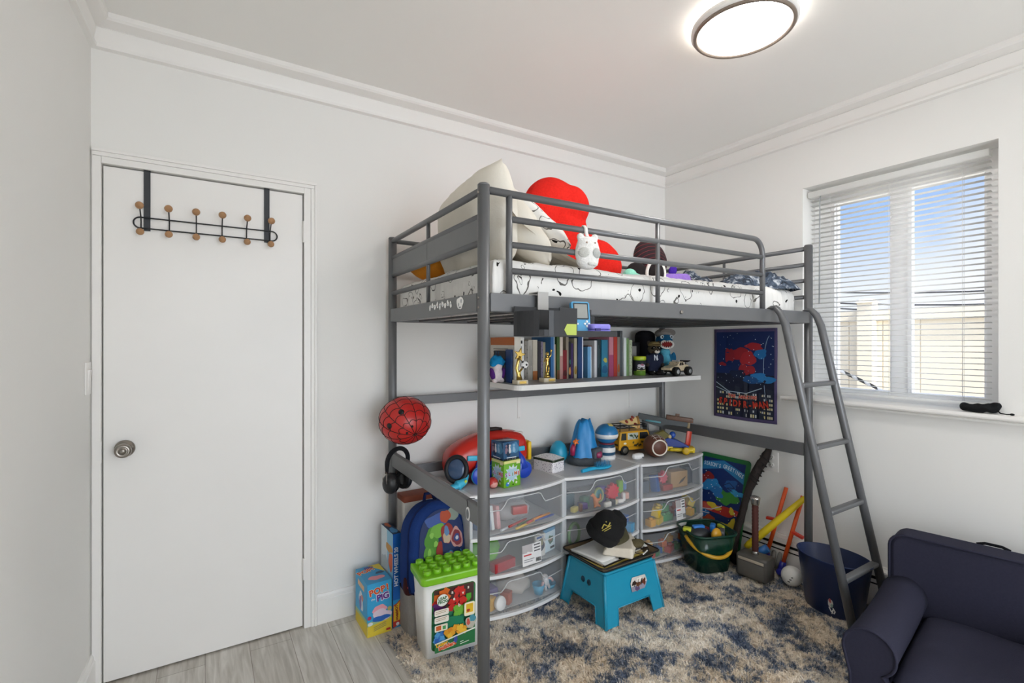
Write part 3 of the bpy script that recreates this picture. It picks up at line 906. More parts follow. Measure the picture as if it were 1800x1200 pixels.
# dark round plush with thin red rings
def ring_mat():
    m = bpy.data.materials.new('dark ringed plush'); m.use_nodes = True
    t = m.node_tree; n = t.nodes; l = t.links.new; b = n['Principled BSDF']; b.inputs['Roughness'].default_value = .95
    co = n.new('ShaderNodeTexCoord'); w = n.new('ShaderNodeTexWave'); w.wave_type = 'RINGS'; w.rings_direction = 'SPHERICAL'
    w.inputs['Scale'].default_value = 14; w.inputs['Distortion'].default_value = 1.2
    mp = n.new('ShaderNodeMapping'); mp.inputs['Location'].default_value = (.0, .10, 0); l(co.outputs['Object'], mp.inputs['Vector']); l(mp.outputs[0], w.inputs['Vector'])
    r = n.new('ShaderNodeValToRGB'); r.color_ramp.elements[0].position = .93; r.color_ramp.elements[0].color = lin('#2a1b20'); r.color_ramp.elements[1].position = .985; r.color_ramp.elements[1].color = lin('#7a2b30')
    l(w.outputs['Fac'], r.inputs[0]); l(r.outputs[0], b.inputs['Base Color'])
    return m
dk = ring_mat()
mb = MB(); mb.ell((0, 0, .180), (.122, .06, .118), rot=R(-14, 0, 0)); mb.ell((.0, .03, .05), (.09, .06, .055)); mb.noise(.004, 15)
o = mb.build('plush_cushion', dk, loc=(2.145, 1.93, MT), remesh=.008, smooth_it=4)
tag(o, 'round dark maroon plush with thin red rings on the bed', 'cushion')
mb = MB(); mb.ell((0, 0, .065), (.075, .05, .066)); mb.noise(.004, 20)
o = mb.build('plush_toy', mat('black plush', '#1c1517', rough=.95, var=.2, bump=.4), loc=(1.93, 1.83, MT)); tag(o, 'small black plush ball with red stripes under the dark maroon plush', 'plush toy')
mb = MB()
for k in range(5): mb.torus((0, -.018 - .006 * k, .07), .052 - .010 * k, .0024, rot=R(78, 0, 0), n=24, k=6, sy=.9)
mb.build('stripe', flat('#c4202a'), o)
mb = MB(); mb.ell((0, 0, .032), (.04, .03, .034)); mb.ell((.042, -.01, .022), (.026, .02, .022)); mb.ell((.066, -.012, .016), (.015, .014, .015))
o = mb.build('plush_toy', plush('#8fd3bd'), loc=(1.735, 1.69, MT), remesh=.005, smooth_it=4); tag(o, 'small mint green plush toy at the foot of the red plush', 'plush toy')
pt = thing('plush_toy', 'dark plush foot with a thick white edge beside the purple plush', 'plush toy', (1.985, 1.75, MT), rz=math.radians(-28))
mb = MB(); mb.ell((0, 0, .068), (.045, .022, .062)); mb.build('sole', mat('black plush', '#1c1517'), pt)
mb = MB(); mb.torus((0, 0, .068), .046, .010, rot=R(90, 0, 0), sy=1.4, n=36); mb.build('edge', plush('#eeece8'), pt)
pp = thing('plush_toy', 'purple plush toy with one dark violet ear lying on the sheet', 'plush toy', (2.105, 1.72, MT), rz=math.radians(-28))
mb = MB(); mb.box((0, 0, .036), (.155, .09, .07), bev=.022, seg=4, taper=(.86, .8)); mb.build('body', plush('#9a78cf'), pp)
mb = MB(); mb.ell((-.005, .03, .092), (.022, .014, .03), rot=R(0, 20, 0)); mb.build('ear', plush('#4a2c9c'), pp)

# heap of denim and a grey throw at the foot end
def heap(cx, cy, rx, ry, h, seed, n=44, rough=1.0, rot=0.0):
    mb = MB()
    cs, sn = math.cos(rot), math.sin(rot)
    def f(a, b):
        th = 2 * PI * a; r = b
        k = 1 + .16 * math.sin(3 * th + seed) + .10 * math.sin(5 * th + seed * 2)
        x, y = rx * r * k * math.cos(th), ry * r * k * math.sin(th)
        q = Vector((x * 11 + seed, y * 11, seed))
        w = noise.noise(q) + .6 * abs(noise.noise(q * 2.3)) + .35 * abs(noise.noise(q * 5.0))
        z = h * (1 - r ** 3) * (.62 + .42 * w * rough) if r < 1 else 0
        z = max(z, .004 * (1 - r))
        return Vector((cx + x * cs - y * sn, cy + x * sn + y * cs, z))
    mb.grid(f, n * 2, n)
    bmesh.ops.remove_doubles(mb.bm, verts=list(mb.bm.verts), dist=1e-5)
    return mb
def denim_mat():
    m = mat('faded denim', '#3d4f68', rough=.9, var=.2, scale=200)
    t = m.node_tree; n = t.nodes; l = t.links.new; b = n['Principled BSDF']
    co = n.new('ShaderNodeTexCoord')
    g = n.new('ShaderNodeTexNoise'); g.inputs['Scale'].default_value = 26; g.inputs['Detail'].default_value = 6; g.inputs['Distortion'].default_value = 1.4
    l(co.outputs['Object'], g.inputs['Vector'])
    r = n.new('ShaderNodeValToRGB'); e = r.color_ramp.elements
    e[0].position = .35; e[0].color = lin('#2a2f38'); e[1].position = .68; e[1].color = lin('#c3c8ce')
    x = e.new(.52); x.color = lin('#4d5a6c')
    l(g.outputs['Fac'], r.inputs[0]); l(r.outputs[0], b.inputs['Base Color'])
    return m
dn = denim_mat()
o = heap(0, 0, .23, .15, .150, 3.1, rough=.75, rot=-.6).build('denim_jeans', dn, loc=(2.60, 1.60, MT - .004)); tag(o, 'crumpled blue denim jeans heaped at the foot end of the bed', 'jeans')
o = heap(0, 0, .22, .15, .15, 6.4, rough=.8, rot=.4).build('denim_jacket', dn, loc=(2.46, 1.90, MT - .004)); tag(o, 'crumpled denim jacket behind the jeans on the bed', 'jacket')
o = heap(0, 0, .25, .15, .085, 9.2, rough=.9, rot=-.25).build('throw_blanket', mat('grey throw', '#77746f', rough=.95, var=.3, scale=14, bump=.4), loc=(2.34, 1.84, MT - .004)); tag(o, 'grey throw blanket bunched between purple plush and denim', 'blanket')
o = heap(0, 0, .17, .07, .055, 4.4, rough=.6, rot=.35).build('shirt', cloth('#34353b'), loc=(2.42, 1.66, MT - .002)); tag(o, 'dark charcoal shirt crumpled in front of the grey throw', 'shirt')

# owl-shaped night light hung on the guard rail
ow = thing('owl_night_light', 'white owl-shaped plush soother hanging by a strap from the guard rail', 'night light', tuple(fx_(1.205) + Vector((0, -.030, 1.676))), rz=math.radians(-14))
mb = MB(); mb.ell((0, 0, 0), (.050, .030, .058)); mb.ell((0, 0, .025), (.044, .028, .036)); mb.ell((-.030, 0, .056), (.014, .010, .016)); mb.ell((.030, 0, .056), (.014, .010, .016)); mb.ell((0, 0, -.03), (.044, .030, .034))
mb.build('body', plush('#ecebe8'), ow, remesh=.004, smooth_it=5)
for s in (-1, 1):
    mb = MB(); mb.ell((s * .026, -.0235, -.004), (.021, .007, .019), rot=R(0, 0, s * 24)); mb.build('wing', plush('#c9c9c4' if s < 0 else '#b9bbb8'), ow)
    mb = MB(); mb.ell((s * .017, -.029, .032), (.0035, .002, .0035), nu=10, nv=6); mb.build('eye', flat('#a98f80'), ow)
mb = MB(); mb.ell((.0, -.028, -.045), (.012, .006, .007)); mb.ell((.018, -.027, -.047), (.010, .006, .007)); mb.build('feet', plush('#dcdcd8'), ow)
mb = MB()
lo = [Vector((0, -.005, .05)), Vector((0, .010, .075)), Vector((0, .014, .095)), Vector((0, .030, .108)), Vector((0, .046, .095)), Vector((0, .040, .07)), Vector((0, .008, .048))]
for s in (-.006, ):
    pass
mb.grid(lambda a, b: (lambda i, f: lo[i].lerp(lo[i + 1], f))(min(5, int(a * 6)), a * 6 - min(5, int(a * 6))) + Vector(((b - .5) * .014, 0, 0)), 24, 1)
mb.build('strap', cloth('#e6e4e0'), ow, solid=.002)
# ================================================================== WALL SHELF UNDER THE BED
SZ = 1.132
sh = thing('wall_shelf', 'long pale grey shelf board with white edge on wall brackets under the bed', 'shelf', (1.95, 2.46, 1.10))
x0, x1, y0, y1 = 1.28, 2.66, 1.98, 2.402
poly = [(x1, y1), (x0, y1)] + [(x0 + .05 - .05 * math.cos(a), y0 + .05 - .05 * math.sin(a)) for a in [PI / 2 * k / 6 for k in range(7)]] + [(x1, y0)]
mb = MB(); mb.prism(poly, .0255, T(0, 0, SZ - .026)); mb.build('edge_band', mat('shelf white edge', '#e4e3e0', rough=.45, var=.01), sh, world=True)
poly2 = [(x1 - .001, y1 - .001), (x0 + .001, y1 - .001)] + [(x0 + .051 - .05 * math.cos(a), y0 + .051 - .05 * math.sin(a)) for a in [PI / 2 * k / 6 for k in range(7)]] + [(x1 - .001, y0 + .001)]
mb = MB(); mb.prism(poly2, .001, T(0, 0, SZ - .001)); mb.build('top_laminate', mat('grey laminate', '#a9a8a8', rough=.4, var=.04), sh, world=True)
for x in (1.60, 2.53):
    mb = MB(); mb.box((x, YB - .003, .995), (.022, .006, .22)); mb.box((x, 2.30, 1.103), (.022, .32, .006)); mb.box((x, YB - .007, .890), (.009, .008, .009))
    mb.build('bracket', trim_m, sh, world=True)

paper = mat('book pages', '#ddd8cb', rough=.9, var=.06, scale=200)
def book(x0, x1, yf, h, col, label, depth=.17, z=SZ, art=None, group='books on the wall shelf'):
    w = x1 - x0
    t = thing('book', label, 'book', ((x0 + x1) / 2, yf, z), group=group)
    mb = MB(); cv = .0022
    mb.box((-w / 2 + cv / 2, depth / 2, h / 2), (cv, depth, h)); mb.box((w / 2 - cv / 2, depth / 2, h / 2), (cv, depth, h)); mb.box((0, cv / 2, h / 2), (w - cv * 1.9, cv, h))
    mb.build('cover', mat('cover ' + col, col, rough=.45, var=.08, scale=30), t)
    mb = MB(); mb.box((0, depth / 2, h / 2), (w - 2 * cv, depth - .008, h - .008)); mb.build('pages', paper, t)
    if art:
        pr = Print(); art(pr, w, h); pr.build('spine_print', t, face_m((0, 0, 0), (1, 0, 0), (0, 0, 1)))
    return t
def spine(kind, c1, c2=None):
    def a(p, w, h):
        if kind == 'lines':     # vertical squiggle of a title
            p.line([(-w * .12, h * .25), (-w * .12, h * .85)], w * .14, c1)
            p.line([(w * .16, h * .35), (w * .16, h * .75)], w * .08, c1)
        elif kind == 'band': p.rect(-w / 2, 0, w / 2, h * .22, c1)
        elif kind == 'low': p.rect(-w / 2, 0, w / 2, h * .55, c1)
        elif kind == 'edge': p.rect(w * .28, 0, w / 2, h, c1)
        elif kind == 'square': p.rect(-w * .2, h * .86, w * .2, h * .93, c1); p.line([(0, h * .3), (0, h * .8)], w * .2, c2 or c1)
        elif kind == 'pic':
            p.poly(blobp(0, h * .2, w * .4, h * .12, 3), c1)
            if c2: p.poly(blobp(w * .1, h * .45, w * .3, h * .06, 5), c2)
        elif kind == 'dots':
            for i in range(9): p.poly(ellp((i % 2 - .5) * w * .4, h * (.08 + .1 * i), w * .12, w * .18, 8), c1)
    return a
BK = [(1.388, 1.417, 2.19, 0.241, '#e9e7e2', 'white paperback with thin dark spine text at the start of the book row', spine('lines', '#8b8d92')),
(1.427, 1.46, 2.2, 0.236, '#efeeea', 'white hardback with a small black square on its spine', spine('square', '#2b2b2b', '#8f8f8f')),
(1.49, 1.515, 2.24, 0.217, '#8d8880', 'grey speckled book between the white hardback and pale grey book', spine('dots', '#5f5a54')),
(1.515, 1.544, 2.24, 0.224, '#b9b4ab', 'pale grey book with a worn spine beside the speckled grey one', spine('lines', '#77726a')),
(1.546, 1.577, 2.24, 0.224, '#cfc7b6', 'cream book with an orange band at its foot', spine('band', '#b06a33')),
(1.581, 1.602, 2.24, 0.217, '#2a2830', 'thin black book behind the golden player trophy', None),
(1.604, 1.623, 2.25, 0.214, '#8a7f93', 'mauve grey book behind the golden player trophy', spine('dots', '#4b4350')),
(1.624, 1.640, 2.25, 0.211, '#a79f86', 'khaki book behind the golden player trophy', None),
(1.641, 1.667, 2.2, 0.24, '#2d6598', 'medium blue book with a pale spine edge beside the golden player trophy', spine('edge', '#a8c3d8')),
(1.668, 1.683, 2.21, 0.198, '#b79c86', 'short tan book next to the medium blue one', None),
(1.684, 1.704, 2.2, 0.24, '#3d5a2c', 'dark green book with a brown foot', spine('band', '#6b4526')),
(1.705, 1.726, 2.2, 0.24, '#d3c6b8', 'cream spined book with a rose lower half', spine('low', '#b98a84')),
(1.727, 1.756, 2.2, 0.166, '#7c1320', 'short dark red book beside the cream spine', spine('pic', '#4d0d15')),
(1.757, 1.776, 2.21, 0.242, '#8e8474', 'tall taupe book beside the short dark red one', None),
(1.777, 1.794, 2.21, 0.214, '#1f1b26', 'black book with an orange picture at its foot', spine('pic', '#c98b4e', '#2d6d68')),
(1.795, 1.809, 2.21, 0.204, '#463064', 'thin violet book beside the olive cream one', None),
(1.810, 1.830, 2.2, 0.234, '#b6ae93', 'olive cream book with an ochre patch', spine('pic', '#9a7c36')),
(1.831, 1.868, 2.19, 0.241, '#1f3f73', 'thick navy book with a white spine edge', spine('edge', '#d4dbe6')),
(1.869, 1.898, 2.27, 0.208, '#3a3f55', 'slate blue book standing further back than the row', spine('pic', '#70604a')),
(1.903, 1.932, 2.19, 0.184, '#6fa9d6', 'short light blue book standing proud of the row', spine('edge', '#cfe5f5')),
(1.935, 1.962, 2.22, 0.19, '#7d3f2b', 'rust brown book with a beige foot', spine('low', '#b5aa98')),
(1.965, 1.986, 2.2, 0.221, '#e4e4e6', 'thin white book beside the rust brown one', spine('edge', '#9a9aa0')),
(1.995, 2.022, 2.21, 0.228, '#1d3038', 'dark teal book beside the turquoise one', spine('lines', '#4c666e')),
(2.030, 2.082, 2.21, 0.225, '#2c7c9b', 'wide turquoise book with a yellow drawing', spine('pic', '#1f5f86', '#b9b04a')),
(2.084, 2.119, 2.2, 0.242, '#c4808f', 'rose pink book between turquoise and brick red', spine('low', '#a2496f')),
(2.121, 2.150, 2.2, 0.243, '#b3382a', 'brick red book beside the rose pink one', None),
(2.152, 2.173, 2.2, 0.243, '#8b8078', 'brown grey book next to the brick red one', spine('pic', '#a2603a')),
(2.175, 2.195, 2.2, 0.282, '#4f5559', 'tallest charcoal book of the row', None),
(2.197, 2.219, 2.19, 0.239, '#dfe6e4', 'thin white book beside the tallest charcoal book', None),
(2.224, 2.250, 2.2, 0.236, '#7fa169', 'sage green book next to the pale green one', spine('lines', '#56753f')),
(2.254, 2.279, 2.2, 0.225, '#aeb99c', 'pale green book at the end of the row by the tub', spine('dots', '#7d8a6c'))]
for a, b, yf, h, c, lb, ar in BK: book(a, b, yf, h, c, lb, depth=.165 if yf > 2.21 else .19, art=ar)
t = book(1.345, 1.384, 2.115, .236, '#d9d4c8', 'pale book with an orange band across the top of its cover', depth=.245)
pr = Print(); pr.rect(-.245, .195, 0, .236, '#c1692f')
for i in range(6): pr.line([(-.215, .175 - i * .017), (-.06, .175 - i * .017)], .005, '#9b968c')
pr.build('cover_print', t, face_m((-.0195, 0, 0), (0, -1, 0), (0, 0, 1)))
book(1.332, 1.3435, 2.185, .165, '#17171f', 'small black book against the orange banded cover', depth=.12)
book(1.332, 1.3435, 2.128, .172, '#24457e', 'small dark blue book against the orange banded cover', depth=.053)

# figures and trophies
fg = thing('toy_creature', 'small white and purple plush creature with a fluffy blue top', 'plush toy', (1.285, 2.19, SZ))
mb = MB(); mb.ell((0, 0, .045), (.032, .026, .042)); mb.ell((-.02, -.012, .012), (.014, .018, .013)); mb.ell((.02, -.012, .012), (.014, .018, .013)); mb.ell((0, -.004, .085), (.028, .024, .022)); mb.build('body', plush('#e6dadb'), fg, remesh=.004, smooth_it=4)
for s in (-1, 1):
    mb = MB(); mb.ell((s * .030, -.004, .045), (.012, .02, .034), rot=R(0, s * 14, 0)); mb.build('side_wing', plush('#5b2f7e'), fg)
mb = MB(); mb.ell((0, 0, .112), (.040, .034, .030)); mb.ell((-.022, .0, .10), (.018, .022, .018)); mb.ell((.024, .0, .104), (.018, .022, .018)); mb.noise(.010, 60, 3); mb.build('tuft', plush('#1f86bd'), fg)
for x in (-.006, .008):
    mb = MB(); mb.cyl((x, 0, .135), (x + .001, 0, .158), .0024, n=8); mb.ell((x + .001, 0, .159), .004, nu=10, nv=6); mb.build('antenna', flat('#23486a'), fg)

gold = mat('gold chrome', '#d9b968', rough=.14, metal=1.0, var=.05)
marble = mat('cream marble', '#d8ccb2', rough=.3, var=.2, scale=60)
t1 = thing('trophy', 'gold star trophy with a small football on a marble base', 'trophy', (1.335, 2.045, SZ), group='trophies on the shelf')
mb = MB(); mb.box((0, 0, .011), (.064, .05, .022), bev=.002); mb.build('base', marble, t1)
mb = MB(); mb.box((0, -.0255, .011), (.04, .001, .012)); mb.build('plaque', gold, t1)
mb = MB(); mb.tube([(-.004, 0, .022), (-.012, 0, .05), (-.022, 0, .08), (-.012, 0, .115), (-.004, 0, .14)], [.016, .009, .008, .008, .009], 10); mb.tube([(.0, 0, .03), (-.006, 0, .06), (.018, 0, .085)], [.01, .006, .005], 8); mb.build('stem', gold, t1)
mb = MB(); mb.prism(starp(0, 0, .036, .015), .008, T(-.004, .004, .148) @ R(90, 14, 0)); mb.build('star', gold, t1, bevel=.002)
mb = MB(); mb.ell((.020, -.006, .098), .021)
ball = mb.build('ball', flat('#f1f0ee'), t1)
mb = MB()
for a, b in ((0, 0), (62, 40), (-62, 40), (0, -70), (50, -35), (-50, -35)):
    d = R(-b, 0, a) @ Vector((0, -1, 0)); q = d.to_track_quat('Z', 'Y').to_matrix().to_4x4()
    mb.prism(ellp(0, 0, .0058, n=5), .0022, T(*(Vector((.020, -.006, .098)) + d * .0198)) @ q)
mb.build('patch', flat('#1c1c1c'), ball)
t2 = thing('trophy', 'gold player figure trophy on a marble base', 'trophy', (1.535, 2.09, SZ), group='trophies on the shelf')
mb = MB(); mb.box((0, 0, .011), (.075, .05, .022), bev=.002); mb.build('base', marble, t2)
mb = MB(); mb.box((.012, -.0255, .011), (.04, .001, .012)); mb.build('plaque', gold, t2)
mb = MB(); mb.lathe([(.017, .022), (.015, .034), (.012, .036), (.012, .05), (.016, .053)], n=18); mb.build('pedestal', gold, t2)
mb = MB()
for pts, r in (([(-.006, 0, .053), (-.009, -.004, .075), (-.003, 0, .094)], [.006, .005, .007]), ([(.008, 0, .053), (.012, .002, .075), (.003, 0, .094)], [.006, .005, .007]), ([(0, 0, .09), (0, 0, .107), (.001, 0, .128)], [.010, .009, .013]),
               ([(.011, 0, .128), (.022, -.004, .142), (.026, 0, .160)], [.005, .004, .004]), ([(-.010, 0, .128), (-.020, -.006, .115), (-.028, -.01, .106)], [.005, .004, .004]), ([(.001, 0, .128), (.001, 0, .14)], [.006, .006])): mb.tube(pts, r, 10)
mb.ell((.001, -.001, .148), (.0095, .0105, .012)); mb.ell((.027, 0, .166), .0065)
mb.build('player', gold, t2, remesh=.0022, smooth_it=2)

tub = thing('toy_tub', 'round tub with a lime lid and a dark car picture on its label', 'tub', (2.345, 2.20, SZ))
mb = MB(); mb.lathe([(.036, 0), (.038, .004), (.038, .098), (.036, .100)]); mb.build('body', plastic('#6f9a34'), tub)
mb = MB(); mb.lathe([(.0386, .028), (.0386, .094)]); mb.build('label', flat('#33343a'), tub)
mb = MB(); mb.lathe([(.0395, .099), (.0405, .101), (.0405, .118), (.0385, .121), (0, .121)]); mb.build('lid', plastic('#b7c92a'), tub)
def cyl_map(r, cx=0, cy=0, a0=-90):
    def f(u, v, h):
        a = math.radians(a0) + u / r
        return Vector((cx + (r + h) * math.cos(a), cy + (r + h) * math.sin(a), v))
    return f
pr = Print(); pr.poly(blobp(0, .062, .024, .010, 4), '#c9c3cd'); pr.poly(blobp(.005, .068, .012, .006, 5), '#9a5a6d'); pr.poly(ellp(-.016, .050, .009), '#d0d0d2'); pr.poly(ellp(-.016, .050, .005), '#2c2c30'); pr.poly(ellp(.016, .050, .008), '#d0d0d2'); pr.poly(ellp(.016, .050, .004), '#2c2c30'); pr.rect(-.03, .030, .03, .036, '#c8d26a')
pr.build('picture', tub, mapf=cyl_map(.0387, a0=-118))
mb = MB(); mb.box((0, 0, .105), (.105, .07, .21), bev=.003); tag(mb.build('storage_box', mat('black card', '#25232a', rough=.6), loc=(2.43, 2.36, SZ)), 'black cardboard box standing behind the lime lidded tub', 'box')
mb = MB(); mb.box((0, 0, .0925), (.040, .04, .185), bev=.002); tag(mb.build('carton', mat('grey card', '#8d8b89', rough=.7), loc=(2.372, 2.29, SZ)), 'small pale grey carton behind the tub with the lime lid', 'carton')

# raccoon plush in a hooded outfit
rc = thing('raccoon_plush', 'dark raccoon plush in a navy top and a tan peaked cap', 'plush toy', (2.44, 2.165, SZ), rz=math.radians(-25))
navy = cloth('#252a3e')
mb = MB()
for c, r in (((0, 0, .085), (.042, .034, .055)), ((0, 0, .12), (.034, .028, .03)), ((-.022, -.004, .045), (.022, .022, .04)), ((.022, -.004, .045), (.022, .022, .04)), ((-.046, -.006, .10), (.016, .016, .036)), ((.046, -.006, .10), (.016, .016, .036))): mb.ell(c, r)
mb.build('clothed_body', navy, rc, remesh=.005, smooth_it=4)
for s in (-1, 1):
    mb = MB(); mb.ell((s * .024, -.014, .014), (.020, .034, .015)); mb.build('foot', plush('#2a2727'), rc)
    mb = MB(); mb.ell((s * .050, -.012, .066), (.013, .013, .013)); mb.build('paw', plush('#3a3431'), rc)
mb = MB(); mb.ell((0, -.002, .168), (.042, .036, .036)); mb.ell((0, -.034, .158), (.016, .018, .012)); mb.build('head', plush('#4a4338'), rc, remesh=.004, smooth_it=3)
for s in (-1, 1):
    mb = MB(); mb.ell((s * .018, -.032, .173), (.016, .008, .009), rot=R(0, s * 20, 0)); mb.build('eye_patch', plush('#121212'), rc)
    mb = MB(); mb.ell((s * .018, -.040, .175), .003, nu=8, nv=6); mb.build('eye', flat('#e9e4da'), rc)
    mb = MB(); mb.ell((s * .034, .004, .205), (.013, .007, .015)); mb.build('ear', plush('#3c352d'), rc)
mb = MB(); mb.ell((0, -.047, .150), (.017, .010, .011)); mb.build('muzzle', plush('#d8d2c8'), rc)
mb = MB(); mb.ell((0, -.055, .157), (.005, .004, .004), nu=10, nv=6); mb.build('nose', flat('#101010'), rc)
mb = MB(); mb.ell((0, .004, .196), (.040, .036, .020)); mb.prism(ellp(0, 0, .030, .022), .004, T(0, -.040, .192) @ R(12, 0, 0)); mb.build('peaked_cap', cloth('#7a6a45'), rc)
pr = Print(); pr.line([(-.012, .13), (-.012, .095)], .005, '#cfd3da'); pr.line([(-.012, .13), (.006, .095)], .005, '#cfd3da'); pr.line([(.006, .13), (.006, .095)], .005, '#cfd3da'); pr.line([(.0, .12), (.012, .10)], .004, '#cfd3da')
pr.build('chest_print', rc, mapf=lambda u, v, h: Vector((u, -.0362 - h + abs(v - .10) * .12, v)))

# shark plush with a cap
sk = thing('shark_plush', 'seated blue shark plush with an open toothy mouth and a grey cap', 'plush toy', (2.615, 2.235, SZ), rz=math.radians(-32))
sb = plush('#2b6f97'); sl = plush('#5fb4cf')
mb = MB()
for c, r in (((0, 0, .075), (.050, .045, .075)), ((0, .0, .14), (.042, .038, .04)), ((-.065, 0, .10), (.018, .018, .045)), ((.065, 0, .10), (.018, .018, .045)), ((-.04, -.05, .022), (.022, .045, .022)), ((.04, -.05, .022), (.022, .045, .022))): mb.ell(c, r)
mb.build('body', sb, sk, remesh=.006, smooth_it=4)
mb = MB(); mb.ell((0, -.022, .08), (.038, .030, .068)); mb.ell((0, -.026, .145), (.034, .026, .026)); mb.build('belly', sl, sk)
mb = MB(); mb.ell((0, 0, .222), (.056, .055, .050)); mb.ell((0, -.028, .235), (.046, .045, .034)); mb.build('head', plush('#235a80'), sk, remesh=.006, smooth_it=4)
mb = MB(); mb.ell((0, -.050, .196), (.042, .020, .024)); mb.build('mouth_lining', plush('#7e2b2a'), sk)
mb = MB()
for i in range(9):
    a = PI * (i + .5) / 9
    for s in (1, -1):
        c = Vector((.043 * math.cos(a), -.066 - .004 * math.sin(a), .196 + s * .024 * math.sin(a)))
        mb.tube([c, c + Vector((-.004 * math.cos(a), 0, -s * .011))], [.0052, .0006], 6)
mb.torus((0, -.062, .196), .043, .005, rot=R(90, 0, 0), sy=.60, n=28); mb.build('teeth', flat('#e8e4de'), sk)
for s in (-1, 1):
    mb = MB(); mb.ell((s * .030, -.058, .245), (.013, .008, .012)); mb.build('eye', flat('#dfe9ee'), sk)
    mb = MB(); mb.ell((s * .030, -.066, .245), (.006, .003, .006), nu=10, nv=6); mb.build('pupil', flat('#101418'), sk)
mb = MB(); mb.ell((0, .004, .268), (.060, .060, .034)); mb.prism(ellp(0, 0, .050, .042, 28), .004, T(.012, -.045, .272) @ R(-34, 8, 0)); mb.build('cap', cloth('#8a8480'), sk)
mb = MB(); mb.box((0, 0, .145), (.15, .10, .29), bev=.045, seg=5); mb.build('', navy).name = 'lunch_bag'
lb = bpy.data.objects['lunch_bag']; lb.location = (2.575, 2.365, SZ); lb.data.materials[0] = cloth('#1b1a1f'); tag(lb, 'black rounded fabric bag behind the raccoon and shark plush', 'bag')

# beige off-road truck
tk = thing('toy_truck', 'beige spotted toy buggy with big black tyres on the shelf end', 'toy truck', (2.535, 2.075, SZ), rz=math.radians(4))
sand_m = mat('spotted sand paint', '#d6c3a1', rough=.4, var=.0)
t_ = sand_m.node_tree; n_ = t_.nodes
vo = n_.new('ShaderNodeTexVoronoi'); vo.inputs['Scale'].default_value = 70
rp = n_.new('ShaderNodeValToRGB'); rp.color_ramp.interpolation = 'CONSTANT'; rp.color_ramp.elements[0].color = lin('#5d4a33'); rp.color_ramp.elements[1].position = .22; rp.color_ramp.elements[1].color = lin('#d8c6a6')
co_ = n_.new('ShaderNodeTexCoord'); t_.links.new(co_.outputs['Object'], vo.inputs['Vector']); t_.links.new(vo.outputs['Distance'], rp.inputs[0]); t_.links.new(rp.outputs[0], n_['Principled BSDF'].inputs['Base Color'])
mb = MB()
side = [(-.098, .036), (-.100, .050), (-.060, .060), (-.028, .064), (-.012, .086), (.030, .088), (.052, .070), (.085, .066), (.094, .050), (.088, .036), (.035, .030), (-.030, .030)]
mb.prism(side, .072, T(0, .036, 0) @ R(90, 0, 0)); mb.build('body', sand_m, tk, bevel=.003)
for s in (-1, 1):
    mb = MB(); mb.prism([(-.010, .064), (-.004, .082), (.008, .083), (.008, .064)], .001, T(0, s * .0365 + .0005, 0) @ R(90, 0, 0)); mb.prism([(.012, .064), (.012, .083), (.027, .083), (.036, .066)], .001, T(0, s * .0365 + .0005, 0) @ R(90, 0, 0)); mb.build('side_window', flat('#23211f'), tk)
mb = MB(); mb.box((0, 0, .028), (.16, .05, .012)); mb.cyl((-.062, -.05, .027), (-.062, .05, .027), .004); mb.cyl((.064, -.05, .027), (.064, .05, .027), .004); mb.build('chassis', flat('#1a1a1a'), tk)
for x in (-.062, .064):
    for y in (-.050, .050):
        mb = MB(); mb.lathe([(.012, -.015), (.024, -.015), (.0275, -.010), (.0275, .010), (.024, .015), (.012, .015)], c=(x, y, .0275), rot=R(90, 0, 0), n=24)
        for k in range(14):
            a = 2 * PI * k / 14; mb.box((x + .0275 * math.cos(a), y, .0275 + .0275 * math.sin(a)), (.003, .026, .003), R(0, -math.degrees(a), 0))
        w = mb.build('wheel', mat('toy rubber', '#171717', rough=.8), tk)
        mb = MB(); mb.lathe([(.014, -.0155), (.014, .0155)], c=(x, y, .0275), rot=R(90, 0, 0), n=16); mb.lathe([(.005, -.018), (.005, .018)], c=(x, y, .0275), rot=R(90, 0, 0), n=10); mb.build('rim', plastic('#a9abac'), w)
mb = MB(); mb.box((.090, 0, .088), (.030, .074, .004), R(0, -14, 0)); mb.box((.080, -.02, .077), (.004, .004, .02)); mb.box((.080, .02, .077), (.004, .004, .02)); mb.build('spoiler', flat('#1d1d1d'), tk)
mb = MB(); mb.box((.004, 0, .092), (.010, .05, .008)); mb.build('lamp_bar', plastic('#cfcfcf'), tk)

# ------------------------------------------------------------------ caddy hung on the bed beam
cd = thing('bedside_caddy', 'black plastic bedside caddy hooked over the bed beam', 'caddy', (1.06, 1.33, 1.36))
cb = mat('caddy black', '#2f3033', rough=.4, var=.06, spec=.4)
Bk = 1.392
mb = MB()
def wallp(mb, p, q, z0, z1, t=.004):
    p = Vector((p[0], p[1], 0)); q = Vector((q[0], q[1], 0)); d = (q - p).normalized(); n = Vector((-d.y, d.x, 0))
    vs = [v + n * s * t / 2 + up * z for v in (p, q) for s, z in ((-1, z0), (1, z0), (1, z1), (-1, z1))]
    mb.geo(vs, [(0, 1, 5, 4), (1, 2, 6, 5), (2, 3, 7, 6), (3, 0, 4, 7), (3, 2, 1, 0), (4, 5, 6, 7)])
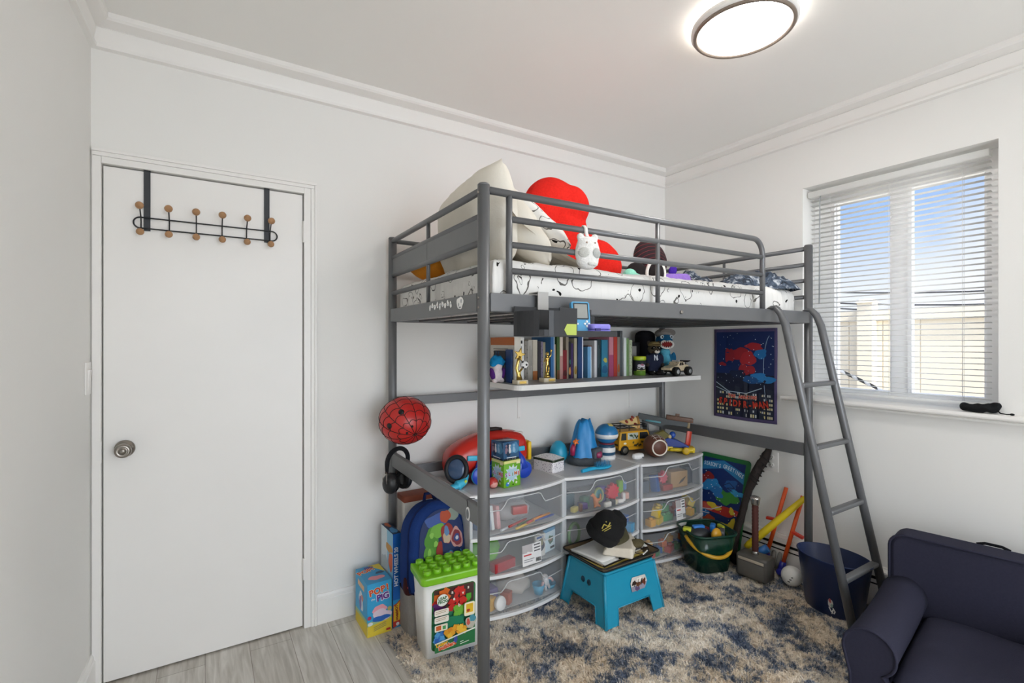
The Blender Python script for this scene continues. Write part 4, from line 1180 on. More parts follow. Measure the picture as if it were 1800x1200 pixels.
# rounded end: arc from the back to the front
A0, B0 = Vector((.884, Bk)), Vector((.980, 1.272))
arc = [Vector((.984 - .100 * math.sin(a) ** .8 if a > 0 else .984, 1.272 + .120 * (1 - math.cos(a)))) for a in [PI / 2 * k / 10 for k in range(11)]]
arc = list(reversed(arc))      # from the back to the front
for i in range(10):
    f = i / 10
    z1 = 1.446 if f < .6 or f >= .8 else 1.384
    wallp(mb, arc[i], arc[i + 1], 1.362, z1)
wallp(mb, (.984, 1.272), (1.058, 1.272), 1.362, 1.456)
wallp(mb, (1.058, 1.272), (1.242, 1.272), 1.362, 1.381)
wallp(mb, (1.242, 1.272), (1.242, Bk), 1.362, 1.381); wallp(mb, (1.058, 1.272), (1.058, 1.36), 1.362, 1.40)
wallp(mb, (.884, Bk), (1.20, Bk), 1.362, 1.464); wallp(mb, (1.20, Bk), (1.242, Bk), 1.362, 1.44)
mb.prism([(a.x, a.y) for a in arc] + [(1.242, 1.272), (1.242, Bk)], .004, T(0, 0, 1.362))
mb.build('tray', cb, cd, world=True)
mb = MB(); mb.box((1.0, 1.386, 1.487), (.045, .003, .062)); mb.box((1.0, 1.412, 1.5165), (.045, .056, .003)); mb.build('hook_strap', mat('grey strap', '#b4b2af', rough=.4), cd, world=True)
mb = MB(); mb.box((1.208, 1.388, 1.449), (.030, .004, .03), bev=.001); mb.build('side_hook', cb, cd, world=True)
mb = MB(); mb.prism([(1.002, 1.384), (1.014, 1.403), (1.054, 1.403), (1.054, 1.366), (1.014, 1.366)], .001, T(0, 1.2698, 0) @ R(90, 0, 0)); mb.build('arrow_sticker', flat('#b2c25c'), cd, world=True)
gc = thing('handheld_game', 'light blue handheld game with a grey screen standing in the black caddy', 'game console', (1.13, 1.335, 1.3665), rz=math.radians(-14), rot=(math.radians(-8), 0, math.radians(-12)))
gb = plastic('#4fa0cf')
mb = MB(); mb.prism(rrect(.073, .118, .008), .018, T(0, .009, .062) @ R(90, 0, 0)); mb.build('shell', gb, gc, bevel=.003)
mb = MB(); mb.prism(rrect(.060, .060, .003), .001, T(0, -.009, .086) @ R(90, 0, 0)); s_ = mb.build('bezel', flat('#2d3a42'), gc)
mb = MB(); mb.prism(rrect(.050, .050, .002), .0006, T(0, -.0102, .086) @ R(90, 0, 0)); mb.build('screen', mat('lcd', '#9a9c98', rough=.2), s_)
for x, z, r in ((.016, .040, .0045), (.024, .032, .0045), (.024, .048, .0045), (.032, .040, .0045)):
    mb = MB(); mb.lathe([(r, 0), (r, .003), (0, .0034)], c=(x - .004, -.0092, z), rot=R(90, 0, 0), n=14); mb.build('button', plastic('#e9eef1'), gc)
mb = MB(); mb.prism([(-.008, -.003), (-.003, -.003), (-.003, -.008), (.003, -.008), (.003, -.003), (.008, -.003), (.008, .003), (.003, .003), (.003, .008), (-.003, .008), (-.003, .003), (-.008, .003)], .003, T(-.022, -.0092, .040) @ R(90, 0, 0)); mb.build('direction_pad', plastic('#e9eef1'), gc)
pc_ = thing('pencil_case', 'small violet hard case lying in the tray of the black caddy', 'case', (1.195, 1.322, 1.3665), rz=math.radians(-6))
mb = MB(); mb.prism(rrect(.088, .060, .018), .020); mb.build('base', plastic('#7b74cf'), pc_, bevel=.003)
mb = MB(); mb.prism(rrect(.088, .060, .018), .020, T(0, 0, .0208)); mb.build('lid', plastic('#8f88e0'), pc_, bevel=.006)
mb = MB(); mb.box((-.02, -.0305, .021), (.022, .003, .008)); mb.build('latch', flat('#3a3575'), pc_)
# ================================================================== DRAWER UNITS
DT, RZ = .622, .026          # top height, rug surface
frost_f = frosted('frosted drawer', '#d7dade', .17, rough=.3)
frost_s = frosted('frosted side', '#d5d8dc', .62, rough=.35)
frost_p = frosted('frosted post', '#dcdfe2', .7)
white_p = mat('white drawer plastic', '#e6e6e6', rough=.4, var=.01)
grey_top = mat('grey drawer top', '#c9c9ca', rough=.45, var=.03)
UNITS = []
DW, DD, BOW = .560, .385, .052
def bow(x, w=DW): return -BOW * max(0.0, 1 - (2 * x / w) ** 2)
def barc(w, y=0.0, n=14): return [(-w / 2 + w * i / n, y + bow(-w / 2 + w * i / n)) for i in range(n + 1)]
def unit(label, x, yf, rz=0.0):
    """front corners at local y=0, back at +DD"""
    t = thing('drawer_unit', label, 'drawer unit', (x, yf, RZ), rz=rz, group='plastic drawer units along the wall')
    H = DT - RZ
    mb = MB()
    p = barc(DW + .004, -.006)
    mb.prism(p + [(DW / 2 + .002, DD), (-DW / 2 - .002, DD)], .016, T(0, 0, H - .016))
    o = mb.build('top_rim', white_p, t, bevel=.003)
    mb = MB(); p = barc(DW - .03, .008)
    mb.prism(p + [(DW / 2 - .016, DD - .012), (-DW / 2 + .016, DD - .012)], .0012, T(0, 0, H)); mb.build('top_panel', grey_top, t)
    mb = MB()
    for s in (-1, 1):
        mb.box((s * (DW / 2 - .002), DD / 2, (H - .016) / 2), (.003, DD - .01, H - .018))
    mb.box((0, DD - .004, (H - .016) / 2), (DW - .01, .003, H - .018)); mb.build('side_walls', frost_s, t)
    for s in (-1, 1):
        mb = MB(); mb.box((s * (DW / 2 - .0075), .006, (H - .016) / 2), (.015, .018, H - .018), bev=.002)
        mb.build('corner_post', frost_p, t)
    for k in range(3):
        z = .186 * k + .006 * (k > 0)
        mb = MB(); mb.prism(barc(DW, -.007) + list(reversed(barc(DW, .012))), .016, T(0, 0, z)); mb.prism([(-DW / 2 + .004, .01), (DW / 2 - .004, .01), (DW / 2 - .004, DD - .008), (-DW / 2 + .004, DD - .008)], .003, T(0, 0, z + .004))
        mb.build('cross_rail', white_p, t, bevel=.002)
        zb, hh = z + .019, .150
        if k == 2: hh = H - .016 - zb - .012
        w = DW - .036
        mb = MB()
        n = 24
        def fr(a, b):
            x = -w / 2 + w * a
            return Vector((x, bow(x) + .006 + .012 * b * b, zb + hh * b))
        mb.grid(fr, n, 6)
        mb.build_front = None
        mb.geo([Vector((s * w / 2, y, z_)) for s, y, z_ in ()], [])
        for s in (-1, 1):
            vs = [Vector((s * w / 2, .006, zb)), Vector((s * w / 2, DD - .02, zb)), Vector((s * w / 2, DD - .02, zb + hh * .86)), Vector((s * w / 2, .018, zb + hh * .86))]
            mb.geo(vs, [(0, 1, 2, 3)])
        mb.geo([Vector((x_, bow(x_) + .008, zb)) for x_ in [-w / 2 + w * i / n for i in range(n + 1)]] + [Vector((w / 2, DD - .02, zb)), Vector((-w / 2, DD - .02, zb))], [tuple(range(n + 3))])
        d = mb.build('drawer', frost_f, t)
        # scooped handle rim: lower across the middle
        mb = MB()
        pts = []
        for i in range(33):
            a = i / 32; x = -w / 2 + w * a
            q = abs(2 * a - 1); zz = zb + hh * (.98 if q < .36 else (.98 - .30 * min(1, (q - .36) / .12)))
            pts.append(Vector((x, bow(x) + .004, zz)))
        mb.tube(pts, .0032, 6); mb.build('handle_rim', frosted('handle rim', '#e4e6e8', .5), d)
        UNITS.append((t, k, RZ + zb, hh))
    return t
u1 = unit('plastic three-drawer unit holding the red toy vehicle, beside the backpack', 1.328, 2.038)
u2 = unit('plastic three-drawer unit in the middle, half hidden by the blue stool', 1.892, 2.045)
u3 = unit('plastic three-drawer unit by the room corner, under the yellow van', 2.458, 2.030, rz=math.radians(-.6))
UX = {0: 1.328, 1: 1.892, 2: 2.458}
def inside(u, k): return UX[u], 2.04, UNITS[u * 3 + k][2] + .001

def label_card(u, k, x, z, w, h, bars=True, tilt=0.0, tint='#e9e7e6'):
    """white product sticker with a bar code stuck on a drawer front"""
    t, kk, zb, hh = UNITS[u * 3 + k]
    d = [c for c in t.children if c.name.startswith('drawer')][k]
    pr = Print(); pr.rect(-w / 2, -h / 2, w / 2, h / 2, tint)
    pr.rect(-w / 2, h * .12, w * .02, h / 2, '#b9b4b4' if bars else '#9fb5c4')
    for i in range(3): pr.rect(w * .10, h * (.38 - .14 * i), w * .44, h * (.44 - .14 * i), '#56565a')
    pr.rect(-w * .44, -h * .02, -w * .05, h * .05, '#c24a4a'); pr.line([(-w * .44, -h * .2), (w * .1, -h * .2)], h * .035, '#8b8b90'); pr.line([(-w * .44, -h * .3), (w * .0, -h * .3)], h * .035, '#8b8b90')
    for i in range(9): pr.rect(w * (.18 + .03 * i), -h * .42, w * (.18 + .03 * i + (.018 if i % 3 else .010)), -h * .22, '#222222')
    def mp(a, b, hgt):
        xx = x + a; f = (z + b) / hh
        return Vector((xx, bow(xx) + .006 + .012 * f * f - .0012 - hgt, zb - RZ + z + b))
    pr.build('product_sticker', d, mapf=mp)
label_card(0, 1, .045, .055, .118, .10)
label_card(2, 1, .02, .075, .085, .118)

# ---- things inside the drawers (each one its own object)
def at_in(u, k, x, y, z=0.0):
    X, Y, Z = inside(u, k); return (X + x, Y + y, Z + z)
CONT = 'toys inside the clear drawers'
def inbox(name, label, cat, u, k, x, y, s, col, rz=0, z=0.0, tilt=0, bev=.003, m=None):
    mb = MB(); mb.box((0, 0, s[2] / 2), s, bev=bev)
    o = mb.build(name, m or plastic(col), loc=at_in(u, k, x, y, z), rot=Euler((math.radians(tilt), 0, math.radians(rz))))
    return tag(o, label, cat)
def brick(label, u, k, x, y, col, rz=0, n=(2, 1), s=.032, z=0.0, tilt=0, group=None):
    """stud-topped toy brick"""
    t = thing('toy_brick', label, 'toy brick', at_in(u, k, x, y, z), rot=Euler((math.radians(tilt), 0, math.radians(rz))), group=group)
    mb = MB(); mb.box((0, 0, s * .45), (s * n[0], s * n[1], s * .9), bev=.002); mb.build('block', plastic(col), t)
    mb = MB()
    for i in range(n[0]):
        for j in range(n[1]): mb.lathe([(s * .30, 0), (s * .30, s * .22), (0, s * .22)], c=((i - (n[0] - 1) / 2) * s, (j - (n[1] - 1) / 2) * s, s * .9), n=12)
    mb.build('stud', plastic(col), t)
    return t
# unit 1, top drawer: pens, notebooks, bags
inbox('notebook', 'blue notebook leaning in the top drawer by the backpack', 'notebook', 0, 2, -.19, .05, (.02, .12, .11), '#3f74b4', 8, tilt=-12)
inbox('notebook', 'white notebook leaning in the top drawer by the backpack', 'notebook', 0, 2, -.155, .06, (.018, .12, .115), '#dfe3e4', 6, tilt=-10)
inbox('notebook', 'pale pink notebook leaning in the top drawer by the backpack', 'notebook', 0, 2, -.12, .06, (.02, .12, .11), '#d8a3a3', 4, tilt=-9)
mb = MB(); mb.ell((0, 0, .045), (.10, .07, .045)); mb.noise(.02, 24, 3); tag(mb.build('plastic_bag', frosted('clear bag', '#e6e4e4', .45, .2), loc=at_in(0, 2, .03, .12)), 'crumpled clear plastic bag of sweets in the top drawer of the first unit', 'bag')
inbox('sweet_bag', 'red sweet wrapper inside the top drawer of the first unit', 'wrapper', 0, 2, .02, .035, (.08, .03, .04), '#b8352c', -10, z=.05)
for i, (c, x, y, a, l) in enumerate((('#d8b52f', .03, .0, 18, .15), ('#c23a2c', .09, .01, 22, .13), ('#d98a2a', .12, -.005, 14, .12), ('#3b4f9e', .16, .03, 8, .13), ('#c9ccd0', -.06, .0, 24, .16), ('#a83a34', -.03, -.015, 20, .13), ('#5a7d3e', .06, .03, 12, .14))):
    cn = {'#d8b52f': 'yellow', '#c23a2c': 'red', '#d98a2a': 'orange', '#3b4f9e': 'blue', '#c9ccd0': 'silver', '#a83a34': 'brick red', '#5a7d3e': 'green'}[c]
    mb = MB(); mb.cyl((-l / 2, 0, .007), (l / 2, 0, .007), .006, n=10); mb.cyl((l / 2, 0, .007), (l / 2 + .016, 0, .007), .006, .001, n=10)
    tag(mb.build('crayon', plastic(c), loc=at_in(0, 2, x, y - .01, .012 * (i % 3)), rz=math.radians(a)), cn + ' crayon in the top drawer by the backpack', 'crayon')
# unit 1, middle drawer: green cloth, red brick box, game cases
mb = MB(); mb.ell((0, 0, .065), (.11, .10, .065)); mb.noise(.025, 14, 6); tag(mb.build('cloth_bag', cloth('#6fb24a', .3), loc=at_in(0, 1, -.16, .12)), 'bright green cloth bag filling the middle drawer by the backpack', 'bag')
inbox('toy_case', 'dark red plastic case on the floor of the middle drawer of the first unit', 'case', 0, 1, -.10, .0, (.13, .05, .045), '#a7282f', 10)
inbox('game_case', 'game case with black and white cover in the middle drawer of the first unit', 'case', 0, 1, .13, .012, (.075, .015, .115), '#c5c3bd', 12)
o = bpy.data.objects['game_case']; pr = Print(); pr.rect(-.034, .002, .034, .112, '#d8d6d0'); pr.poly(blobp(0, .06, .026, .036, 3), '#3b3d4a'); pr.poly(blobp(.008, .075, .014, .016, 5), '#8f8a6a'); pr.rect(-.03, .098, .02, .108, '#3f62a0'); pr.build('cover_print', o, face_m((0, -.0077, 0), (1, 0, 0), (0, 0, 1)))
o = inbox('game_case', 'game case with a pale blue cover in the middle drawer of the first unit', 'case', 0, 1, .215, .045, (.09, .015, .12), '#5a99c0', 16)
pr = Print(); pr.rect(-.043, .002, .043, .105, '#cfe2ea'); pr.poly(blobp(.004, .06, .020, .024, 7), '#54705f'); pr.poly(blobp(.004, .062, .010, .012, 8), '#8a6a52'); pr.rect(.0, .012, .036, .024, '#35353a'); pr.build('cover_print', o, face_m((0, -.0077, 0), (1, 0, 0), (0, 0, 1)))
# unit 1, bottom drawer
mb = MB(); mb.ell((0, 0, .05), (.10, .08, .05)); mb.noise(.025, 18, 9); tag(mb.build('plastic_bag', frosted('milky bag', '#e0d8cf', .55, .3), loc=at_in(0, 0, .02, .10)), 'crumpled milky plastic bag in the bottom drawer of the first unit', 'bag')
mb = MB(); mb.lathe([(.031, -.01), (.033, -.006), (.033, .006), (.031, .01)], rot=R(80, 0, 15)); tag(mb.build('jar_lid', plastic('#efeeec'), loc=at_in(0, 0, -.12, -.012, .034)), 'round white lid leaning inside the bottom drawer front', 'lid')
inbox('toy_block', 'yellow block behind the round white lid in the bottom drawer', 'toy block', 0, 0, -.155, .02, (.04, .04, .06), '#d8a94a', 20)
inbox('toy_block', 'violet box inside the bottom drawer behind the white lid', 'toy block', 0, 0, -.13, .10, (.08, .08, .07), '#6a5a8e', 5)
inbox('toy_block', 'brick red block between violet box and milky bag in the bottom drawer', 'toy block', 0, 0, -.06, .03, (.04, .05, .06), '#a8563c', 30)
mb = MB(); mb.lathe([(.022, 0), (.034, .05), (.032, .05), (.02, .004), (0, .004)]); tag(mb.build('cup', plastic('#4aa3c8'), loc=at_in(0, 0, .13, .02)), 'small light blue cup in the bottom drawer of the first unit', 'cup')
mb = MB(); mb.lathe([(.03, 0), (.036, .02), (.034, .02), (.028, .004), (0, .004)]); tag(mb.build('toy_bowl', plastic('#2f9ec4'), loc=at_in(0, 0, .22, .05)), 'turquoise toy bowl in the bottom drawer corner', 'bowl')
fgm = thing('toy_robot', 'small white and pink toy robot lying in the bottom drawer of the first unit', 'toy robot', at_in(0, 0, .18, .02, .03), rot=Euler((math.radians(20), math.radians(-25), 0)))
mb = MB(); mb.box((0, 0, .03), (.03, .022, .045), bev=.006); mb.ell((0, 0, .066), .017); mb.build('body', plastic('#e8e4e4'), fgm)
for s in (-1, 1):
    mb = MB(); mb.tube([(s * .018, 0, .045), (s * .032, -.008, .03), (s * .034, -.014, .015)], .007, 8); mb.build('arm', plastic('#e0b9b4'), fgm)
    mb = MB(); mb.tube([(s * .009, 0, .008), (s * .012, -.004, -.03)], .008, 8); mb.build('leg', plastic('#e8e4e4'), fgm)
# unit 2, top drawer: mixed toys
mb = MB()
mb.prism(starp(0, 0, .052, .036, 11), .03, T(0, .015, .06) @ R(90, 0, 0)); tag(mb.build('spiky_toy', plastic('#cf3042'), loc=at_in(1, 2, .09, .03, .0), remesh=.004, smooth_it=3), 'spiky pinkish red splat toy in the drawer above the black cap', 'toy')
mb = MB(); mb.torus((0, 0, .06), .036, .007, rot=R(82, 0, 10)); o = tag(mb.build('hand_lens', plastic('#8f9a63'), loc=at_in(1, 2, -.02, .02, 0)), 'round olive toy hand lens with a teal disc in the second unit', 'toy')
mb = MB(); mb.lathe([(.03, -.002), (.03, .002), (0, .002)], rot=R(82, 0, 10), c=(0, 0, .06)); mb.build('disc', plastic('#2f7f86'), o)
cr_ = mat('orange rubber', '#d07a3e', rough=.6)
mb = MB()
for p, r in (([(0, 0, .012), (-.01, .0, .05), (-.03, 0, .085)], [.016, .013, .006]), ([(-.006, 0, .04), (.02, -.01, .05), (.03, 0, .075)], [.010, .008, .005]), ([(0, 0, .02), (.02, -.01, .008)], [.010, .006]), ([(-.02, 0, .07), (-.045, 0, .075)], [.007, .004]), ([(-.004, 0, .02), (-.022, -.008, .008)], [.010, .006])): mb.tube(p, r, 10)
tag(mb.build('rubber_creature', cr_, loc=at_in(1, 2, -.055, .0, 0), remesh=.004, smooth_it=2), 'orange rubber toy creature in the drawer above the black cap', 'toy')
for i, (x, y, s, c, rz, z, lb) in enumerate(((-.20, .015, (.045, .03, .03), '#cdbf6a', 20, 0, 'pale yellow toy piece'), (-.17, .0, (.02, .02, .045), '#7c4a34', 5, 0, 'brown toy piece with white edge'), (-.13, .03, (.05, .04, .035), '#5b3c86', -15, 0, 'purple toy piece'), (-.10, .05, (.05, .04, .06), '#3d6e57', 10, 0, 'dark green toy piece'),
        (.01, -.02, (.05, .02, .028), '#e6e3da', 6, 0, 'white toy piece'), (.05, -.016, (.03, .025, .035), '#26262a', -10, 0, 'black toy piece'), (.08, -.01, (.03, .02, .026), '#d6cfae', 30, 0, 'cream toy piece'), (.12, -.006, (.04, .02, .022), '#e4e2dd', -8, 0, 'small white toy piece by the splat toy'),
        (.155, .004, (.022, .02, .05), '#e9e7e3', 4, 0, 'upright white toy piece'), (.18, .06, (.035, .03, .075), '#83b44a', 0, .03, 'lime green toy piece'), (.21, .06, (.03, .03, .05), '#6f8fbd', 10, .045, 'soft blue toy piece'), (.195, .03, (.04, .03, .04), '#d8a99a', -12, 0, 'pink toy piece'), (.04, .07, (.06, .04, .09), '#5c4b94', 8, 0, 'violet toy piece'), (-.2, .1, (.09, .07, .08), '#3e5a66', 0, 0, 'slate blue toy piece'))):
    inbox('toy_piece', lb + ' in the top drawer of the second unit', 'toy', 1, 2, x, y, s, c, rz, z, bev=.006)
# unit 2, middle and bottom drawers, mostly hidden by the stool
mb = MB(); mb.torus((0, 0, .06), .055, .009, rot=R(86, 0, 20), n=28); tag(mb.build('toy_ring', plastic('#6f9a63'), loc=at_in(1, 1, -.19, .03)), 'pale green ring in the drawer behind the black cap', 'ring')
inbox('toy_block', 'royal blue block in the drawer behind the black cap', 'toy block', 1, 1, .17, .05, (.09, .07, .09), '#2f62a8', 12)
inbox('toy_block', 'sky blue block in the drawer behind the black cap', 'toy block', 1, 1, .21, .01, (.04, .05, .05), '#5fa7cf', 25)
inbox('toy_block', 'dark grey box in the bottom drawer behind the blue stool', 'toy block', 1, 0, -.15, .10, (.14, .12, .08), '#4a4d55', 3)
# unit 3, top drawer
inbox('card_box', 'tan card box with a dark swoosh in the top drawer below the brown ball', 'box', 2, 2, .09, .05, (.14, .08, .10), '#b08d62', -6)
o = bpy.data.objects['card_box']; pr = Print(); pr.poly([(-.01, .02), (.03, .035), (.055, .065), (.04, .06), (.01, .045)], '#3a2f28'); pr.build('mark', o, face_m((0, -.0405, 0), (1, 0, 0), (0, 0, 1)))
inbox('toy_block', 'dark blue bar in the top drawer below the yellow van', 'toy block', 2, 2, -.11, .03, (.03, .05, .10), '#2a5a9c', 10, tilt=-10)
mb = MB(); mb.prism(starp(0, 0, .045, .026, 9), .03, T(0, .015, .075) @ R(90, 0, 0)); tag(mb.build('spiky_toy', plastic('#c94a5c'), loc=at_in(2, 2, -.045, .035, 0), remesh=.004, smooth_it=3), 'pink spiky toy in the top drawer below the yellow van', 'toy')
inbox('toy_block', 'brick red block in the top drawer under the pink spiky toy', 'toy block', 2, 2, -.03, .02, (.08, .04, .035), '#9c3a32', -5)
inbox('toy_block', 'dark grey block at the outer end of the top drawer by the bucket', 'toy block', 2, 2, .21, .06, (.07, .05, .11), '#3d4652', 0)
inbox('toy_block', 'slate block at the inner end of the top drawer by the second unit', 'toy block', 2, 2, -.20, .07, (.09, .06, .07), '#56606b', 0)
# unit 3, middle drawer: big toy bricks
for x, y, c, rz, n, s, z, tl, lb in ((-.13, .01, '#d9b832', 35, (2, 1), .052, .055, 10, 'large yellow toy brick tipped up in the middle drawer of the corner unit'), (-.19, .0, '#dfa52e', 5, (1, 1), .045, 0, 0, 'amber toy brick standing in the middle drawer of the corner unit'), (-.11, .01, '#d9b832', 20, (2, 1), .040, 0, 0, 'yellow toy brick under the tipped one in the corner unit'),
        (-.03, .04, '#3a8a4c', -4, (2, 2), .042, 0, 0, 'green toy brick beside the sticker in the corner unit'), (-.03, .05, '#3a8a4c', -8, (2, 1), .040, .046, 0, 'second green toy brick stacked on the green one'), (.13, .05, '#bd3328', 6, (2, 1), .045, .035, 0, 'red toy brick beside the sticker in the corner unit'),
        (.11, .03, '#2c5f9e', 0, (2, 1), .040, 0, 0, 'blue toy brick below the red one in the corner unit'), (.19, .04, '#d9c25a', 70, (2, 1), .045, .055, 25, 'pale yellow toy brick at the outer end of the corner unit'), (.17, .0, '#d9a93a', 10, (1, 1), .045, 0, 0, 'amber toy brick at the outer end of the corner unit'), (.215, .02, '#2f6e3e', 4, (1, 1), .042, 0, 0, 'dark green toy brick at the outer end of the corner unit'), (.21, .05, '#d9c25a', 30, (1, 1), .042, .038, 0, 'straw yellow toy brick on the dark green one'), (.06, .08, '#a8432f', 12, (2, 2), .045, 0, 0, 'rust toy brick behind the sticker in the corner unit')):
    brick(lb, 2, 1, x, y, c, rz, n, s, z, tl)
for i in range(14):
    rr = random.Random(40 + i)
    c, cn = [('#b8382b', 'red'), ('#d9a53a', 'amber'), ('#3a7d47', 'green'), ('#34609c', 'blue'), ('#c9662f', 'orange'), ('#d3c158', 'yellow')][i % 6]
    brick(cn + ' toy brick loose in the bottom drawer of the corner unit', 2, 0, -.20 + .031 * i, -.012 + .03 * (i % 2) + .02, c, rr.uniform(-30, 30), (1 + (i % 3 == 0), 1), .04, .044 * (i % 3 == 1), 0, 'toy bricks of the bottom drawer, ' + cn)
# ================================================================== TOYS ON THE DRAWER UNITS
UT = DT + .0015
# big red toy vehicle with blue wheel legs
rv = thing('toy_vehicle', 'big red toy vehicle with blue wheel legs and a dark round visor', 'toy vehicle', (1.285, 2.285, UT), rz=math.radians(-3))
rp_ = plastic('#c32a20', .25); bl_ = plastic('#2347b8', .3); cy_ = plastic('#3fb4d6', .35); yl_ = plastic('#e3bd20', .3)
mb = MB()
secs = [(-.245, .060, .050, .085), (-.228, .080, .074, .092), (-.19, .090, .090, .105), (-.12, .093, .105, .120), (-.04, .094, .115, .130), (.05, .094, .115, .134), (.13, .092, .108, .134), (.185, .088, .098, .130), (.208, .078, .080, .125)]
n = 20
vs = []
for x, hw, hh, zc in secs:
    for j in range(n):
        a = 2 * PI * j / n
        ca, sa = math.cos(a), math.sin(a)
        vs.append(Vector((x, hw * (abs(ca) ** .7) * (1 if ca > 0 else -1), zc + hh * (abs(sa) ** .8) * (1 if sa > 0 else -1) * (1.0 if sa > 0 else .8))))
fs = []
for i in range(len(secs) - 1):
    for j in range(n): fs.append((i * n + j, i * n + (j + 1) % n, (i + 1) * n + (j + 1) % n, (i + 1) * n + j))
fs += [tuple(reversed(range(n))), tuple(range((len(secs) - 1) * n, len(secs) * n))]
mb.geo(vs, fs, smooth=True); bmesh.ops.recalc_face_normals(mb.bm, faces=list(mb.bm.faces)); mb.build('body', rp_, rv, sub=1)
mb = MB(); mb.torus((-.220, -.090, .085), .052, .012, rot=R(76, 0, -38), n=28, sy=1.15); v_ = mb.build('visor_frame', flat('#1a1a1e'), rv)
mb = MB(); mb.ell((-.217, -.084, .085), (.050, .018, .056), rot=R(-14, 0, -38)); mb.build('visor_glass', mat('blue grey visor', '#3d5270', rough=.12, var=.05), v_)
mb = MB(); mb.tube([(-.06, -.01, .236), (-.02, -.01, .252), (.04, -.01, .252), (.075, -.01, .245)], .012, 10); mb.build('roof_scoop', flat('#2a1d1c'), rv)
mb = MB(); mb.box((.165, -.02, .224), (.07, .03, .012), R(0, 8, 0), bev=.003); mb.build('white_badge', flat('#d9d2cc'), rv)
mb = MB(); mb.box((-.165, -.045, .182), (.03, .03, .006), R(12, -20, 0), bev=.001); mb.build('white_badge', flat('#d9d2cc'), rv)
mb = MB(); mb.box((.222, .005, .135), (.035, .09, .085), bev=.008); mb.box((.225, -.05, .125), (.022, .03, .10), bev=.006); mb.build('tail_block', yl_, rv)
for x, sgn in ((-.105, -1), (.155, 1), (.085, 1), (-.02, -1)):
    front = x in (-.105, .155)
    y = -.115 if front else -.10
    mb = MB(); mb.lathe([(.040, -.014), (.044, -.010), (.044, .010), (.040, .014)], c=(x, y, .044), rot=R(90, 0, 0)); mb.tube([(x, y + .004, .05), (x - sgn * .012, y + .012, .10), (x - sgn * .03, y + .03, .135)], [.030, .022, .016], 12); w = mb.build('wheel_leg', bl_, rv)
    mb = MB(); mb.torus((x, y - .004, .044), .042, .0045, rot=R(90, 0, 0), n=28); mb.build('wheel_edge', cy_, w)
for x, z, r in ((-.125, .130, 4), (.135, .150, -2)):
    mb = MB(); mb.box((x, -.094, z), (.075, .012, .026), R(0, r, 0), bev=.004); mb.build('side_plate', cy_, rv)
mb = MB(); mb.tube([(-.17, -.105, .055), (-.195, -.13, .030), (-.235, -.135, .016)], [.012, .018, .026], 10); mb.ell((-.247, -.135, .014), (.03, .022, .013)); mb.build('front_claw', plastic('#3fb4d6', .4), rv, remesh=.004, smooth_it=2)
mb = MB(); mb.box((-.196, -.134, .034), (.012, .03, .018), R(0, 40, 0)); mb.build('claw_band', plastic('#b8c83a'), rv)

# boxes in front of it
sbx = thing('slime_box', 'green toy slime carton with splash artwork, below the dark figure box', 'box', (1.288, 2.105, UT), rz=math.radians(6))
mb = MB(); mb.box((0, 0, .066), (.104, .104, .132), bev=.0015); mb.build('carton', mat('slime green', '#6fae2c', rough=.4, var=.08), sbx)
def slime(pr, w):
    pr.rect(-w / 2, .118, w / 2, .132, '#d9d78a'); pr.poly(starp(0, .066, w * .46, w * .30, 11, .3), '#cfdde2'); pr.poly(blobp(0, .065, w * .30, w * .32, 4, amp=.3), '#a9c9d8')
    cols = ['#6d2f7e', '#c04a9a', '#2f7d5a', '#d06a2a', '#b3265a']
    for i, ch in enumerate('SLIME'):
        pr.text(ch, (-.039 + .0195 * i) * w / .104, .055 + (.003 if i % 2 else 0), .025, cols[i], bold=.0009, out=('#f2f2f2', .001))
    pr.poly(ellp(-w * .30, .018, .011), '#2b78c4'); pr.poly(ellp(-w * .27, .022, .004), '#e9eef2'); pr.poly(ellp(w * .22, .020, .006), '#dfe6c8'); pr.poly(ellp(w * .02, .012, .004), '#1f1f1f')
    pr.rect(w * .22, .112, w * .44, .126, '#e9e3b4')
pr = Print(); slime(pr, .104); pr.build('front_print', sbx, face_m((0, -.052, 0), (1, 0, 0), (0, 0, 1)))
pr = Print(); slime(pr, .104); pr.build('side_print', sbx, face_m((-.052, 0, 0), (0, -1, 0), (0, 0, 1)))
fb = thing('figure_box', 'dark blue figure display box standing on the green slime carton', 'box', (1.284, 2.105, UT + .1325), rz=math.radians(6))
mb = MB(); mb.box((0, 0, .048), (.104, .098, .090), bev=.003); mb.box((0, 0, .003), (.08, .07, .006)); mb.build('carton', mat('night blue card', '#24405f', rough=.18, var=.25, scale=14), fb)
def fig(pr):
    pr.rect(-.048, .008, .048, .090, '#2f587d'); pr.poly(blobp(.02, .055, .026, .03, 3), '#4f86ad'); pr.poly(blobp(-.022, .05, .018, .03, 5), '#1b2f4a')
    for x, c in ((-.01, '#d8d6d8'), (.016, '#8fb4cf'), (-.032, '#8a6f7d')): pr.poly(blobp(x, .048, .008, .016, int(x * 1000)), c); pr.poly(ellp(x, .070, .006), c)
    pr.line([(-.03, .012), (.03, .010)], .004, '#dfe4e8'); pr.rect(-.048, .0, .048, .007, '#101216')
    for i in range(6): pr.text('.', -.025 + .01 * i, .002, .014, '#c8ccd0', bold=.0006)
pr = Print(); fig(pr); pr.build('front_print', fb, face_m((0, -.049, .003), (1, 0, 0), (0, 0, 1)))
pr = Print(); fig(pr); pr.build('side_print', fb, face_m((-.052, 0, .003), (0, -1, 0), (0, 0, 1)))
sp_ = thing('toy_ball_figure', 'small red and pink ball figure beside the slime carton', 'toy', (1.198, 2.085, UT), rz=math.radians(-10))
mb = MB(); mb.ell((0, 0, .027), (.027, .025, .027)); mb.build('body', plastic('#b5302c'), sp_)
